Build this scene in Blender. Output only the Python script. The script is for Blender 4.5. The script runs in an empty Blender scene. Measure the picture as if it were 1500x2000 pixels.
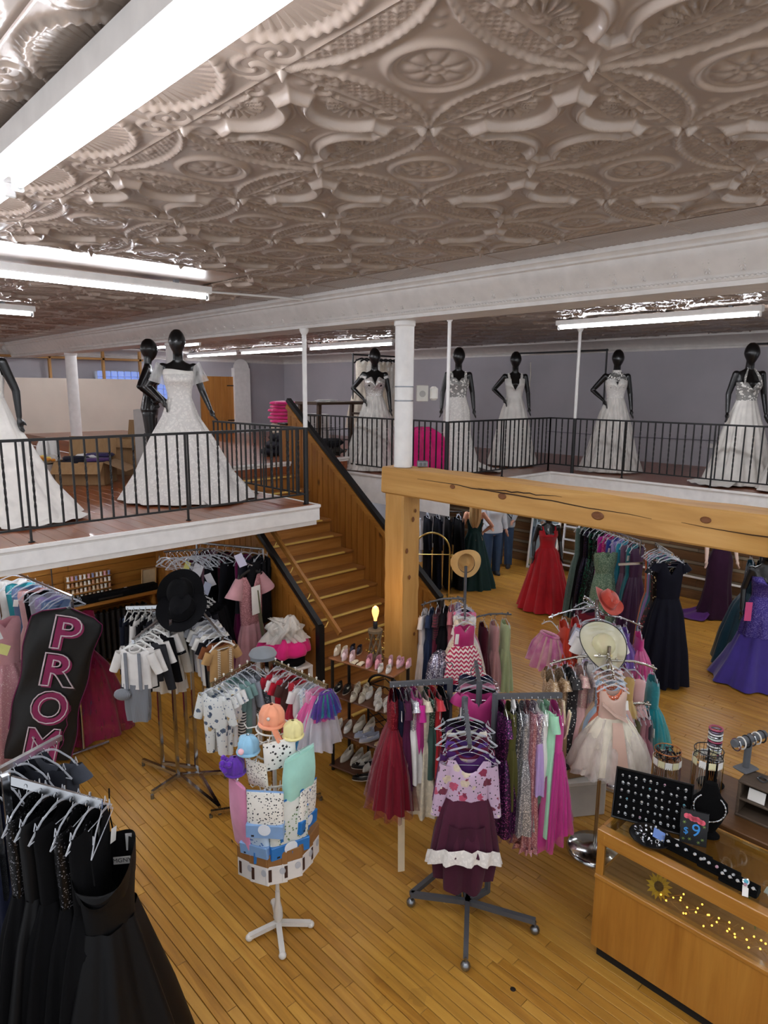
import bpy, math, random
import numpy as np
from mathutils import Vector, Matrix, Euler
random.seed(7); RNG = np.random.default_rng(7)
SC = bpy.context.scene
COL = SC.collection
PI = math.pi

# ------------------------------------------------------------------ camera
CAM_Z = 3.65
TH, YAW, ROLL, FPX = math.radians(10.47), math.radians(46.3), math.radians(.45), 1297.0
FWD = Vector((math.cos(YAW)*math.cos(TH), math.sin(YAW)*math.cos(TH), -math.sin(TH)))
RGT0 = Vector((math.sin(YAW), -math.cos(YAW), 0)); UP0 = RGT0.cross(FWD)
RGT = RGT0*math.cos(ROLL)+UP0*math.sin(ROLL); UPV = UP0*math.cos(ROLL)-RGT0*math.sin(ROLL)
cam = bpy.data.cameras.new('camera'); camo = bpy.data.objects.new('camera', cam); COL.objects.link(camo)
cam.sensor_fit = 'VERTICAL'; cam.sensor_height = 36.0; cam.lens = 36.0*FPX/2000.0
cam.clip_start = .05; cam.clip_end = 100
mw = Matrix((RGT, UPV, -FWD)).transposed().to_4x4(); mw.translation = Vector((0, 0, CAM_Z))
camo.matrix_world = mw
SC.camera = camo
def in_view(p, margin=1.15):
    v = Vector(p)-Vector((0, 0, CAM_Z)); d = v.dot(FWD)
    if d < .2: return False
    return abs(v.dot(RGT)/d*FPX) < 750*margin and abs(v.dot(UPV)/d*FPX) < 1000*margin

# ------------------------------------------------------------------ world, exposure
W = bpy.data.worlds.new('world'); SC.world = W; W.use_nodes = True
W.node_tree.nodes['Background'].inputs[0].default_value = (.92, .95, 1, 1)
W.node_tree.nodes['Background'].inputs[1].default_value = .72
SC.view_settings.view_transform = 'Standard'; SC.view_settings.look = 'None'
SC.view_settings.gamma = 1; SC.view_settings.use_curve_mapping = False
SC.view_settings.exposure = 0.30
TUBE_POWER = 30.0        # emission of the fluorescent tubes

# ------------------------------------------------------------------ helpers
def lin(c):
    if isinstance(c, str):
        c = c.lstrip('#'); c = [int(c[i:i+2], 16)/255 for i in (0, 2, 4)]
        return tuple(x/12.92 if x <= .04045 else ((x+.055)/1.055)**2.4 for x in c)
    return tuple(c[:3])
class MB:
    def __init__(s): s.v = []; s.f = []
    def add(s, vs, fs, mat=None):
        o = len(s.v)
        s.v.extend([tuple(mat @ Vector(p)) for p in vs] if mat else [tuple(p) for p in vs])
        s.f.extend([tuple(i+o for i in f) for f in fs]); return s
    def box(s, x0, x1, y0, y1, z0, z1, mat=None):
        vs = [(x0,y0,z0),(x1,y0,z0),(x1,y1,z0),(x0,y1,z0),(x0,y0,z1),(x1,y0,z1),(x1,y1,z1),(x0,y1,z1)]
        return s.add(vs, [(0,3,2,1),(4,5,6,7),(0,1,5,4),(1,2,6,5),(2,3,7,6),(3,0,4,7)], mat)
    def bbox(s, x0, x1, y0, y1, z0, z1, b=.006, mat=None):
        """box with chamfered edges"""
        b = min(b, (x1-x0)/2.2, (y1-y0)/2.2, (z1-z0)/2.2)
        rings = []
        for z, i in ((z0, b), (z0+b, 0), (z1-b, 0), (z1, b)):
            a0, a1, c0, c1 = x0+i, x1-i, y0+i, y1-i
            e = b
            rings.append([(a0+e,c0,z),(a1-e,c0,z),(a1,c0+e,z),(a1,c1-e,z),(a1-e,c1,z),(a0+e,c1,z),(a0,c1-e,z),(a0,c0+e,z)])
        return s.loft(rings, mat=mat)
    def loft(s, rings, closed=True, cap0=True, cap1=True, mat=None):
        n = len(rings[0]); vs = [p for r in rings for p in r]; fs = []
        for i in range(len(rings)-1):
            for j in range(n if closed else n-1):
                a, b = i*n+j, i*n+(j+1) % n
                fs.append((a, b, b+n, a+n))
        if closed and cap0: fs.append(tuple(range(n-1, -1, -1)))
        if closed and cap1: fs.append(tuple(range((len(rings)-1)*n, len(rings)*n)))
        return s.add(vs, fs, mat)
    def tube(s, pts, r, n=8, mat=None, closed=False, cap=True):
        pts = [Vector(p) for p in pts]; m = len(pts)
        rr = r if isinstance(r, list) else [r]*m
        rings = []; prev = None
        for i, p in enumerate(pts):
            if closed: t = pts[(i+1) % m]-pts[i-1]
            else: t = pts[min(i+1, m-1)]-pts[max(i-1, 0)]
            if t.length < 1e-9: t = Vector((0, 0, 1))
            t.normalize()
            if prev is None:
                a = Vector((0, 0, 1)) if abs(t.z) < .9 else Vector((1, 0, 0))
                u = t.cross(a).normalized()
            else:
                u = prev-t*prev.dot(t)
                u = u.normalized() if u.length > 1e-6 else t.orthogonal().normalized()
            prev = u; w = t.cross(u)
            q = rr[i]; qa, qb = (q if hasattr(q, '__len__') else (q, q))
            rings.append([p+u*(qa*math.cos(2*PI*k/n))+w*(qb*math.sin(2*PI*k/n)) for k in range(n)])
        if closed: rings.append(rings[0])
        return s.loft(rings, cap0=cap and not closed, cap1=cap and not closed, mat=mat)
    def bar(s, a, b, w, h=None, mat=None):
        """square bar from a to b"""
        h = h or w; a = Vector(a); b = Vector(b); t = (b-a).normalized()
        up = Vector((0, 0, 1)) if abs(t.z) < .95 else Vector((1, 0, 0))
        u = t.cross(up).normalized(); v = u.cross(t)
        r = lambda p: [p+u*w/2+v*h/2, p-u*w/2+v*h/2, p-u*w/2-v*h/2, p+u*w/2-v*h/2]
        return s.loft([r(a), r(b)], mat=mat)
    def lathe(s, prof, n=20, c=(0, 0, 0), mat=None, cap0=True, cap1=True):
        rings = [[(c[0]+r*math.cos(2*PI*k/n), c[1]+r*math.sin(2*PI*k/n), c[2]+z) for k in range(n)] for r, z in prof]
        return s.loft(rings, mat=mat, cap0=cap0, cap1=cap1)
    def ball(s, c, r, n=10, m=6, mat=None):
        rx, ry, rz = r if hasattr(r, '__len__') else (r, r, r)
        rings = []
        for i in range(m+1):
            a = -PI/2+PI*i/m; q = max(math.cos(a), .02)
            rings.append([(c[0]+rx*q*math.cos(2*PI*k/n), c[1]+ry*q*math.sin(2*PI*k/n), c[2]+rz*math.sin(a)) for k in range(n)])
        return s.loft(rings, mat=mat)
    def poly(s, pts, th, mat=None):
        """extruded polygon in xz plane, thickness th along y"""
        n = len(pts)
        vs = [(x, 0, z) for x, z in pts]+[(x, th, z) for x, z in pts]
        fs = [tuple(range(n)), tuple(range(2*n-1, n-1, -1))]+[(i, (i+1) % n, n+(i+1) % n, n+i) for i in range(n)]
        return s.add(vs, fs, mat)
    def mesh(s, name, mat=None, smooth=False, ang=40):
        me = bpy.data.meshes.new(name); me.from_pydata(s.v, [], s.f); me.update()
        if smooth:
            me.polygons.foreach_set('use_smooth', [True]*len(me.polygons))
            if ang: me.set_sharp_from_angle(angle=math.radians(ang))
        if mat is not None: me.materials.append(mat)
        return me
    def build(s, name, mat=None, parent=None, smooth=False, ang=40, loc=None, rotz=None):
        return place(s.mesh(name, mat, smooth, ang), name, parent, loc, rotz)
def place(me, name, parent=None, loc=None, rotz=None):
    o = bpy.data.objects.new(name, me); COL.objects.link(o)
    if parent is not None: o.parent = parent
    if loc is not None: o.location = loc
    if rotz is not None: o.rotation_euler = (0, 0, rotz) if not hasattr(rotz, '__len__') else rotz
    return o
def tag(o, label, cat=None, group=None, kind=None):
    if label: o['label'] = label
    if cat: o['category'] = cat
    if group: o['group'] = group
    if kind: o['kind'] = kind
    return o
def thing(name, label, cat, loc=(0, 0, 0), rot=0, group=None, kind=None):
    o = bpy.data.objects.new(name, None); COL.objects.link(o); o.empty_display_size = .05
    o.location = loc; o.rotation_euler = rot if hasattr(rot, '__len__') else (0, 0, rot)
    return tag(o, label, cat, group, kind)
def struct(o, label=None, cat=None): return tag(o, label, cat, None, 'structure')
def copy_tree(o, parent=None, label=None, loc=None, rot=None, group=None):
    c = o.copy(); COL.objects.link(c)
    if parent is not None: c.parent = parent
    for ch in o.children: copy_tree(ch, c)
    if label: c['label'] = label
    if group: c['group'] = group
    if loc is not None: c.location = loc
    if rot is not None: c.rotation_euler = rot if hasattr(rot, '__len__') else (0, 0, rot)
    return c
ORD = ['first', 'second', 'third', 'fourth', 'fifth', 'sixth', 'seventh', 'eighth', 'ninth', 'tenth', 'eleventh', 'twelfth', 'thirteenth', 'fourteenth', 'fifteenth', 'sixteenth', 'seventeenth', 'eighteenth', 'nineteenth', 'twentieth']

# ------------------------------------------------------------------ materials
MATS = {}
class NT:
    def __init__(s, name):
        s.m = bpy.data.materials.new(name); s.m.use_nodes = True; s.t = s.m.node_tree
        s.b = s.t.nodes['Principled BSDF']; s.tc = None
    def n(s, typ, **kw):
        nd = s.t.nodes.new(typ)
        for k, v in kw.items():
            if k.startswith('i_'): nd.inputs[k[2:].replace('_', ' ')].default_value = v
            else: setattr(nd, k, v)
        return nd
    def l(s, a, b): s.t.links.new(a, b)
    def co(s, scale=(1, 1, 1), rot=(0, 0, 0), which='Object'):
        if s.tc is None: s.tc = s.n('ShaderNodeTexCoord')
        mp = s.n('ShaderNodeMapping'); mp.inputs['Scale'].default_value = scale; mp.inputs['Rotation'].default_value = rot
        s.l(s.tc.outputs[which], mp.inputs[0]); return mp.outputs[0]
    def noise(s, scale=5, detail=3, vec=None, rough=.5, dist=0):
        nd = s.n('ShaderNodeTexNoise'); nd.inputs['Scale'].default_value = scale; nd.inputs['Detail'].default_value = detail
        nd.inputs['Roughness'].default_value = rough; nd.inputs['Distortion'].default_value = dist
        s.l(vec if vec is not None else s.co(), nd.inputs['Vector']); return nd.outputs['Fac']
    def ramp(s, fac, stops, interp='LINEAR'):
        nd = s.n('ShaderNodeValToRGB'); cr = nd.color_ramp; cr.interpolation = interp
        while len(cr.elements) < len(stops): cr.elements.new(.5)
        for e, (p, c) in zip(cr.elements, stops):
            e.position = p; c = lin(c); e.color = (*c, 1)
        s.l(fac, nd.inputs[0]); return nd.outputs[0]
    def mix(s, fac, a, b, typ='MIX'):
        nd = s.n('ShaderNodeMix', data_type='RGBA', blend_type=typ)
        for sock, v in ((nd.inputs[0], fac), (nd.inputs[6], a), (nd.inputs[7], b)):
            if hasattr(v, 'is_linked'): s.l(v, sock)
            elif isinstance(v, (int, float)): sock.default_value = v
            else: sock.default_value = (*lin(v), 1)
        return nd.outputs[2]
    def math(s, op, a, b=0.0, c=None):
        nd = s.n('ShaderNodeMath', operation=op)
        for i, v in enumerate((a, b, c)):
            if v is None: continue
            if hasattr(v, 'is_linked'): s.l(v, nd.inputs[i])
            else: nd.inputs[i].default_value = v
        return nd.outputs[0]
    def bump(s, h, strength=.3, dist=.01):
        nd = s.n('ShaderNodeBump'); nd.inputs['Strength'].default_value = strength; nd.inputs['Distance'].default_value = dist
        s.l(h, nd.inputs['Height']); s.l(nd.outputs[0], s.b.inputs['Normal']); return nd
    def base(s, c):
        if hasattr(c, 'is_linked'): s.l(c, s.b.inputs['Base Color'])
        else: s.b.inputs['Base Color'].default_value = (*lin(c), 1)
    def set(s, rough=.5, metal=0, spec=None, sheen=0, coat=0, trans=0, alpha=None, ior=None, emis=None, estr=0):
        b = s.b.inputs
        if hasattr(rough, 'is_linked'): s.l(rough, b['Roughness'])
        else: b['Roughness'].default_value = rough
        b['Metallic'].default_value = metal
        if spec is not None: b['Specular IOR Level'].default_value = spec
        b['Sheen Weight'].default_value = sheen; b['Coat Weight'].default_value = coat; b['Transmission Weight'].default_value = trans
        if ior: b['IOR'].default_value = ior
        if alpha is not None:
            if hasattr(alpha, 'is_linked'): s.l(alpha, b['Alpha'])
            else: b['Alpha'].default_value = alpha
        if emis is not None: b['Emission Color'].default_value = (*lin(emis), 1); b['Emission Strength'].default_value = estr
        return s.m
def cached(fn):
    def w(*a, **k):
        key = (fn.__name__, a, tuple(sorted(k.items())))
        if key not in MATS: MATS[key] = fn(*a, **k)
        return MATS[key]
    return w
@cached
def plain(c, rough=.5, metal=0.0, var=.06, coat=0.0, spec=None):
    t = NT('paint_'+str(c).strip('#')); f = t.noise(9, 3)
    c1 = lin(c); t.base(t.ramp(f, [(.3, tuple(x*(1-var) for x in c1)), (.7, tuple(min(1, x*(1+var)) for x in c1))]))
    return t.set(rough=rough, metal=metal, coat=coat, spec=spec)
@cached
def metal(c='#b9bcc0', rough=.22):
    t = NT('metal_'+c.strip('#')); f = t.noise(40, 2); t.base(c)
    return t.set(rough=t.math('MULTIPLY_ADD', f, .12, rough-.05), metal=1)
@cached
def fabric(c, rough=.85, sheen=.25, weave=900.0, var=.12, fold=0.0):
    t = NT('fabric_'+str(c).strip('#')); c1 = lin(c); f = t.noise(7, 3)
    t.base(t.ramp(f, [(.3, tuple(x*(1-var) for x in c1)), (.72, tuple(min(1, x*(1+var)) for x in c1))]))
    w = t.noise(weave*.25, 2); t.bump(w, .15, .002)
    return t.set(rough=rough, sheen=sheen*min(1, max(c1)*4), spec=.25 if max(c1) > .03 else .12)
@cached
def satin(c, rough=.38):
    t = NT('satin_'+str(c).strip('#')); c1 = lin(c); f = t.noise(5, 2)
    t.base(t.ramp(f, [(.3, tuple(x*.88 for x in c1)), (.72, tuple(min(1, x*1.1) for x in c1))]))
    return t.set(rough=rough if max(c1) > .03 else .55, sheen=.3*min(1, max(c1)*4), spec=.4 if max(c1) > .03 else .2)
@cached
def tulle(c, alpha=.55, c2=None):
    t = NT('tulle_'+str(c).strip('#')); f = t.noise(6, 3); c1 = lin(c); cc = lin(c2) if c2 else tuple(min(1, x*1.15) for x in c1)
    t.base(t.ramp(f, [(.35, c1), (.65, cc)])); g = t.noise(25, 2, t.co((1, 1, .15)))
    return t.set(rough=.9, sheen=.4, spec=.1, alpha=t.math('MULTIPLY_ADD', g, .5, alpha-.25))
@cached
def sequin(c, c2='#ffffff', scale=140.0, dens=.25, rough=.25):
    t = NT('sequin_'+str(c).strip('#')); v = t.n('ShaderNodeTexVoronoi'); v.inputs['Scale'].default_value = scale
    t.l(t.co(), v.inputs['Vector']); sep = t.n('ShaderNodeSeparateColor'); t.l(v.outputs['Color'], sep.inputs[0])
    k = t.math('GREATER_THAN', sep.outputs[0], 1-dens)
    t.base(t.mix(k, c, c2)); t.bump(sep.outputs[1], .8, .004)
    return t.set(rough=rough, metal=.55, spec=.6)
@cached
def lace(c, c2=None, scale=30.0, alpha=.35):
    """dense motif on sheer net"""
    t = NT('lace_'+str(c).strip('#')); v = t.n('ShaderNodeTexVoronoi', feature='F1'); v.inputs['Scale'].default_value = scale
    wv = t.noise(12, 2); mp = t.n('ShaderNodeMix', data_type='RGBA'); mp.inputs[0].default_value = .08
    t.l(t.co(), mp.inputs[6]); nz = t.n('ShaderNodeTexNoise'); nz.inputs['Scale'].default_value = 14; t.l(t.co(), nz.inputs['Vector']); t.l(nz.outputs['Color'], mp.inputs[7])
    t.l(mp.outputs[2], v.inputs['Vector'])
    k = t.math('LESS_THAN', v.outputs['Distance'], .42)
    fine = t.noise(260, 1); k2 = t.math('MAXIMUM', k, t.math('MULTIPLY', fine, alpha*1.6))
    c1 = lin(c); t.base(t.ramp(k, [(0, tuple(x*.86 for x in c1)), (1, c1)])); t.bump(v.outputs['Distance'], -.5, .006)
    return t.set(rough=.8, sheen=.3, alpha=k2 if alpha < 1 else 1.0)
@cached
def brocade(c, c2, scale=26.0, thr=.36, rough=.6, metal_=0.0, feature='F1'):
    """two-tone motif on opaque cloth: blossoms, dots, appliques"""
    t = NT('brocade_'+str(c).strip('#')+str(c2).strip('#')); v = t.n('ShaderNodeTexVoronoi', feature=feature); v.inputs['Scale'].default_value = scale
    t.l(t.co(), v.inputs['Vector']); k = t.math('LESS_THAN', v.outputs['Distance'], thr)
    t.base(t.mix(k, c, c2)); t.bump(v.outputs['Distance'], -.35, .004)
    return t.set(rough=rough, sheen=.2, metal=metal_)
@cached
def floral(ground, cols, scale=15.0, thr=.42, leaf='#2c2a2c'):
    t = NT('floral_'+ground.strip('#')); v = t.n('ShaderNodeTexVoronoi'); v.inputs['Scale'].default_value = scale
    nz = t.n('ShaderNodeTexNoise'); nz.inputs['Scale'].default_value = scale*2.2; t.l(t.co(), nz.inputs['Vector'])
    mx = t.n('ShaderNodeMix', data_type='RGBA', blend_type='ADD'); mx.inputs[0].default_value = .035; t.l(t.co(), mx.inputs[6]); t.l(nz.outputs['Color'], mx.inputs[7])
    t.l(mx.outputs[2], v.inputs['Vector']); sep = t.n('ShaderNodeSeparateColor'); t.l(v.outputs['Color'], sep.inputs[0])
    pc = t.ramp(sep.outputs[0], [((i+.001)/len(cols), c) for i, c in enumerate(cols)], 'CONSTANT')
    rim = t.mix(t.math('MULTIPLY', nz.outputs['Fac'], .55), pc, '#201018')
    k = t.math('LESS_THAN', v.outputs['Distance'], thr); on = t.math('GREATER_THAN', sep.outputs[1], .35); k = t.math('MULTIPLY', k, on)
    v2 = t.n('ShaderNodeTexVoronoi'); v2.inputs['Scale'].default_value = scale*2.1; t.l(t.co(), v2.inputs['Vector'])
    lf = t.math('LESS_THAN', v2.outputs['Distance'], .2)
    t.base(t.mix(k, t.mix(lf, ground, leaf), rim))
    return t.set(rough=.8, sheen=.2)
@cached
def stripes(c, c2, freq=60.0, axis=2, ratio=.5, tilt=0.0, zig=0.0):
    t = NT('stripes_'+c.strip('#')); sp = t.n('ShaderNodeSeparateXYZ'); t.l(t.co(), sp.inputs[0])
    a = sp.outputs[axis]
    if tilt: a = t.math('ADD', a, t.math('MULTIPLY', t.math('ABSOLUTE', sp.outputs[0]), tilt))
    if zig: a = t.math('ADD', a, t.math('MULTIPLY', t.math('PINGPONG', sp.outputs[0], zig), 1.0))
    k = t.math('LESS_THAN', t.math('FRACT', t.math('MULTIPLY', a, freq)), ratio)
    t.base(t.mix(k, c, c2)); return t.set(rough=.85, sheen=.2)
@cached
def wood(c1, c2, c3=None, scale=1.0, axis=1, rough=.45, coat=0.0, knots=0.0, knot_col='#4a2a10', grain=.35):
    """grain runs along the given object axis; knots as real marks of the timber"""
    t = NT('wood_'+c1.strip('#'))
    sc = [14*scale]*3; sc[axis] = 1.1*scale
    oi = t.n('ShaderNodeObjectInfo'); va = t.n('ShaderNodeVectorMath', operation='ADD')
    t.l(t.co(tuple(sc)), va.inputs[0]); cmb = t.n('ShaderNodeCombineXYZ')
    for i in range(3): t.l(t.math('MULTIPLY', oi.outputs['Random'], 37.0+11*i), cmb.inputs[i])
    t.l(cmb.outputs[0], va.inputs[1])
    f = t.noise(1, 5, va.outputs[0], .6, .8)
    sc2 = [60*scale]*3; sc2[axis] = 3*scale
    f2 = t.noise(1, 3, t.co(tuple(sc2)), .6)
    col = t.ramp(f, [(.28, c1), (.5, c2), (.75, c3 or c1)])
    col = t.mix(t.math('MULTIPLY', f2, grain), col, knot_col)
    col = t.mix(t.math('MULTIPLY', oi.outputs['Random'], .28), col, tuple(x*.72 for x in lin(c1)))
    if knots:
        v = t.n('ShaderNodeTexVoronoi'); v.inputs['Scale'].default_value = 1.0
        k3 = [3.2*scale]*3; k3[axis] = 2.0*scale; t.l(t.co(tuple(k3)), v.inputs['Vector'])
        sep = t.n('ShaderNodeSeparateColor'); t.l(v.outputs['Color'], sep.inputs[0])
        on = t.math('GREATER_THAN', sep.outputs[0], 1-knots)
        k = t.n('ShaderNodeMapRange'); k.inputs[1].default_value = .05; k.inputs[2].default_value = .13; k.inputs[3].default_value = 1; k.inputs[4].default_value = 0
        t.l(v.outputs['Distance'], k.inputs[0])
        col = t.mix(t.math('MULTIPLY', t.math('MULTIPLY', k.outputs[0], on), .85), col, knot_col)
    t.base(col); t.bump(f2, .08, .003)
    return t.set(rough=rough, coat=coat)
@cached
def glass(c='#ffffff', rough=.02, alpha=None):
    t = NT('clear_'+c.strip('#')); t.base(c)
    return t.set(rough=rough, trans=1, ior=1.45)
@cached
def film(c='#ffffff', alpha=.25, rough=.15):
    """thin clear plastic or pane: mostly see-through with a gloss"""
    t = NT('film_'+c.strip('#')); t.base(c)
    return t.set(rough=rough, spec=.8, alpha=alpha)
@cached
def pane(c='#ffffff', rough=.02):
    """thin clear sheet: see-through with a fresnel gloss"""
    t = NT('pane_'+c.strip('#')); fr = t.n('ShaderNodeLayerWeight'); fr.inputs[0].default_value = .25; fo = t.math('MULTIPLY_ADD', fr.outputs['Facing'], .45, .03)
    tr = t.n('ShaderNodeBsdfTransparent'); tr.inputs[0].default_value = (*lin(c), 1); gl = t.n('ShaderNodeBsdfGlossy'); gl.inputs['Roughness'].default_value = rough
    mx = t.n('ShaderNodeMixShader'); t.l(fo, mx.inputs[0]); t.l(tr.outputs[0], mx.inputs[1]); t.l(gl.outputs[0], mx.inputs[2])
    t.l(mx.outputs[0], t.t.nodes['Material Output'].inputs[0]); return t.m
@cached
def glow(c, s, only=None):
    t = NT('glow_'+c.strip('#')); t.base(c); return t.set(rough=.4, emis=c, estr=s)
def to_mesh_obj(o):
    dg = bpy.context.evaluated_depsgraph_get(); dg.update()
    me = bpy.data.meshes.new_from_object(o.evaluated_get(dg)); return me
CHROME = metal('#c9ccd0', .14); STEEL = metal('#8b8f94', .3); BLACKIRON = plain('#070709', .5); WHITE = plain('#e6e4e1', .45)
CLEAR = film('#eef2f8', .34, .08)
# ================================================================== STRUCTURE
MZ = 2.40            # mezzanine floor level
CEIL = 4.57
# ---------------- main floor: maple strip boards running along y
def floor_mat(c1, c2, c3, rough, name):
    t = NT(name); at = t.n('ShaderNodeAttribute', attribute_name='tone')
    va = t.n('ShaderNodeVectorMath', operation='MULTIPLY_ADD'); t.l(at.outputs['Color'], va.inputs[0]); va.inputs[1].default_value = (31, 47, 13)
    t.l(t.co((22, 1.6, 22)), va.inputs[2])
    f = t.noise(1, 4, va.outputs[0], .6, .5); sp = t.n('ShaderNodeSeparateColor'); t.l(at.outputs['Color'], sp.inputs[0])
    col = t.ramp(f, [(.25, c1), (.52, c2), (.8, c3)])
    col = t.mix(t.math('MULTIPLY', sp.outputs[0], .55), col, c3)
    col = t.mix(t.math('MULTIPLY', sp.outputs[1], .30), col, c1)
    w = t.noise(2.2, 4); col = t.mix(t.math('MULTIPLY', t.math('GREATER_THAN', w, .66), .18), col, '#5a3510')
    t.base(col); g = t.noise(5, 3); t.bump(f, .04, .002)
    return t.set(rough=t.math('MULTIPLY_ADD', g, .16, rough), coat=0, spec=.5)
FLOORM = floor_mat('#86581a', '#b17d2c', '#cc9c46', .30, 'maple_floor')
floor = struct(MB().box(-1, 12.2, -2, 10.4, -.12, -.010).build('floor', plain('#2a190a', .8)), 'honey coloured hardwood strip floor of the shop', 'floor')
def add_tone(me, tones):
    a = me.color_attributes.new('tone', 'FLOAT_COLOR', 'CORNER')
    arr = np.ones((len(me.loops), 4), np.float32); k = 0
    for p in me.polygons:
        arr[p.loop_start:p.loop_start+p.loop_total, :3] = tones[p.index]
    a.data.foreach_set('color', arr.ravel())
PW = .069
def plank_box(mb, x, y0, y1, w=PW):
    e = .0019; b = .0024
    x0, x1, y0, y1 = x+e, x+w-e, y0+.0015, y1-.0015
    vs = [(x0, y0, -.0095), (x1, y0, -.0095), (x1, y1, -.0095), (x0, y1, -.0095), (x0, y0, -b), (x1, y0, -b), (x1, y1, -b), (x0, y1, -b),
          (x0+b, y0+b, 0), (x1-b, y0+b, 0), (x1-b, y1-b, 0), (x0+b, y1-b, 0)]
    mb.add(vs, [(0,1,5,4),(1,2,6,5),(2,3,7,6),(3,0,4,7),(4,5,9,8),(5,6,10,9),(6,7,11,10),(7,4,8,11),(8,9,10,11)])
planks = []
x = .2
while x < 12.0:
    y = -1.0-random.random()*1.5
    while y < 10.3:
        L = random.uniform(.55, 1.9)
        planks.append((x, y, min(y+L, 10.35))); y += L
    x += PW
vis = [p for p in planks if in_view((p[0], (p[1]+p[2])/2, 0), 1.05)]
vis.sort(key=lambda p: -(p[2]-p[1])/((p[0]**2+((p[1]+p[2])/2)**2+CAM_Z**2)))
near = set(vis[:300]); rest = MB(); rt = []
for p in planks:
    tone = (random.random(), random.random()**2, random.random())
    if p in near:
        mb = MB(); plank_box(mb, *p); me = mb.mesh('plank', FLOORM); add_tone(me, [tone]*9); place(me, 'plank', floor)
    else:
        plank_box(rest, *p); rt += [tone]*9
me = rest.mesh('planks', FLOORM); add_tone(me, rt); o = place(me, 'planking', floor); tag(o, 'narrow hardwood boards of the farther floor', None, None, 'stuff')

# ---------------- mezzanine floors
PINE = wood('#8a5519', '#a86d2a', '#ba823a', axis=2, rough=.42, coat=.15, knots=.22, knot_col='#3a1c08')
PINEX = wood('#8a571c', '#a86f2b', '#ba843c', axis=0, rough=.42, coat=.15, knots=.30, knot_col='#3a1c08')
PINEY = wood('#8a571c', '#a86f2b', '#ba843c', axis=1, rough=.42, coat=.15, knots=.30, knot_col='#3a1c08')
MEZW = wood('#713a1c', '#934f2a', '#a56238', axis=1, rough=.28, coat=.2, grain=.25)
SOFW = plain('#d6d2cd', .5)
def deck(x0, x1, y0, y1, z, label, board=.14, under=None):
    s = struct(MB().box(x0, x1, y0, y1, z-.22, z-.012).build('floor_mezzanine', under or SOFW), label, 'floor')
    n = int(round((x1-x0)/board)); w = (x1-x0)/n
    me = MB().bbox(.0012, w-.0012, 0, y1-y0, -.012, 0, .002).mesh('floor_board', MEZW)
    for i in range(n): place(me, 'floor_board', s, (x0+i*w, y0, z))
    return s
dl = deck(-2.5, 4.42, 5.70, 17.0, MZ, 'reddish wood floor of the mezzanine behind the wedding gowns at left')
dr = deck(6.68, 11.72, 5.72, 17.0, MZ, 'reddish wood floor of the mezzanine behind the white column')
dc = deck(9.08, 11.72, -1.0, 5.72, MZ, 'reddish wood mezzanine floor along the lavender wall')
# landing at the head of the stairs, one step higher
LZ = 2.62
ld = deck(4.44, 6.66, 7.80, 17.0, LZ, 'raised wooden landing at the head of the stairs', .16, MEZW)
# white fascias with a moulded lip
def fascia(a, b, z, out, label, drop=.17, lip=.035):
    a = Vector((*a, 0)); b = Vector((*b, 0)); t = (b-a).normalized(); o = Vector((*out, 0))
    prof = [(0, z+.004), (lip, z+.004), (lip, z-.022), (lip*.8, z-.030), (lip*.45, z-.034), (lip*.3, z-.05), (.012, z-.055), (.012, z-drop), (0, z-drop)]
    r = lambda p: [p+o*d+Vector((0, 0, h)) for d, h in prof]
    return struct(MB().loft([r(a), r(b)]).build('trim_fascia', WHITE), label, 'trim')
fascia((-2.5, 5.70), (4.42+.035, 5.70), MZ, (0, -1), 'white moulded fascia edging the left wedding gown platform')
fascia((4.42, 5.70), (4.42, 7.80), MZ, (1, 0), 'white moulded fascia on the stair side of the left platform')
fascia((6.68, 8.6), (6.68, 5.72), MZ, (-1, 0), 'white fascia of the mezzanine beside the stairwell', .42)
fascia((6.68, 5.72), (9.08, 5.72), MZ, (0, -1), 'white fascia of the mezzanine above the red gown', .24)
fascia((9.08, 5.72), (9.08, -1), MZ, (-1, 0), 'white fascia of the mezzanine above the purple gowns', .24)
fascia((4.44, 7.80), (6.68, 7.80), LZ, (0, -1), 'white nosing strip of the stair landing', .06, .03)

# ---------------- walls
def wallmat(c, name, bumpy=.25):
    t = NT(name); f = t.noise(1.3, 4); c1 = lin(c)
    t.base(t.ramp(f, [(.3, tuple(x*.92 for x in c1)), (.7, tuple(min(1, x*1.05) for x in c1))])); t.bump(t.noise(45, 3), bumpy, .004)
    return t.set(rough=.75)
LAV = wallmat('#aca8ad', 'lavender_plaster'); GREYW = wallmat('#a9abb4', 'pale_plaster'); DRYW = wallmat('#e0d4c6', 'drywall', .05)
struct(MB().box(11.72, 11.9, -1, 17, MZ, CEIL).build('wall_right', LAV), 'long lavender plaster wall behind the wedding gowns', 'wall')
struct(MB().box(4.0, 11.9, 16.6, 16.8, MZ, CEIL).build('wall_back', LAV), 'lavender plaster wall at the far end of the mezzanine', 'wall')
struct(MB().box(-2.5, 4.0, 19.0, 19.2, MZ, CEIL+.4).build('wall_far', wallmat('#8f8f9c', 'grey_plaster')), 'grey plaster wall seen through the bare studs', 'wall')
struct(MB().box(5.6, 12.1, 10.2, 10.35, 0, MZ-.22).build('wall_lower_back', GREYW), 'pale plaster wall behind the people below the mezzanine', 'wall')
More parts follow.
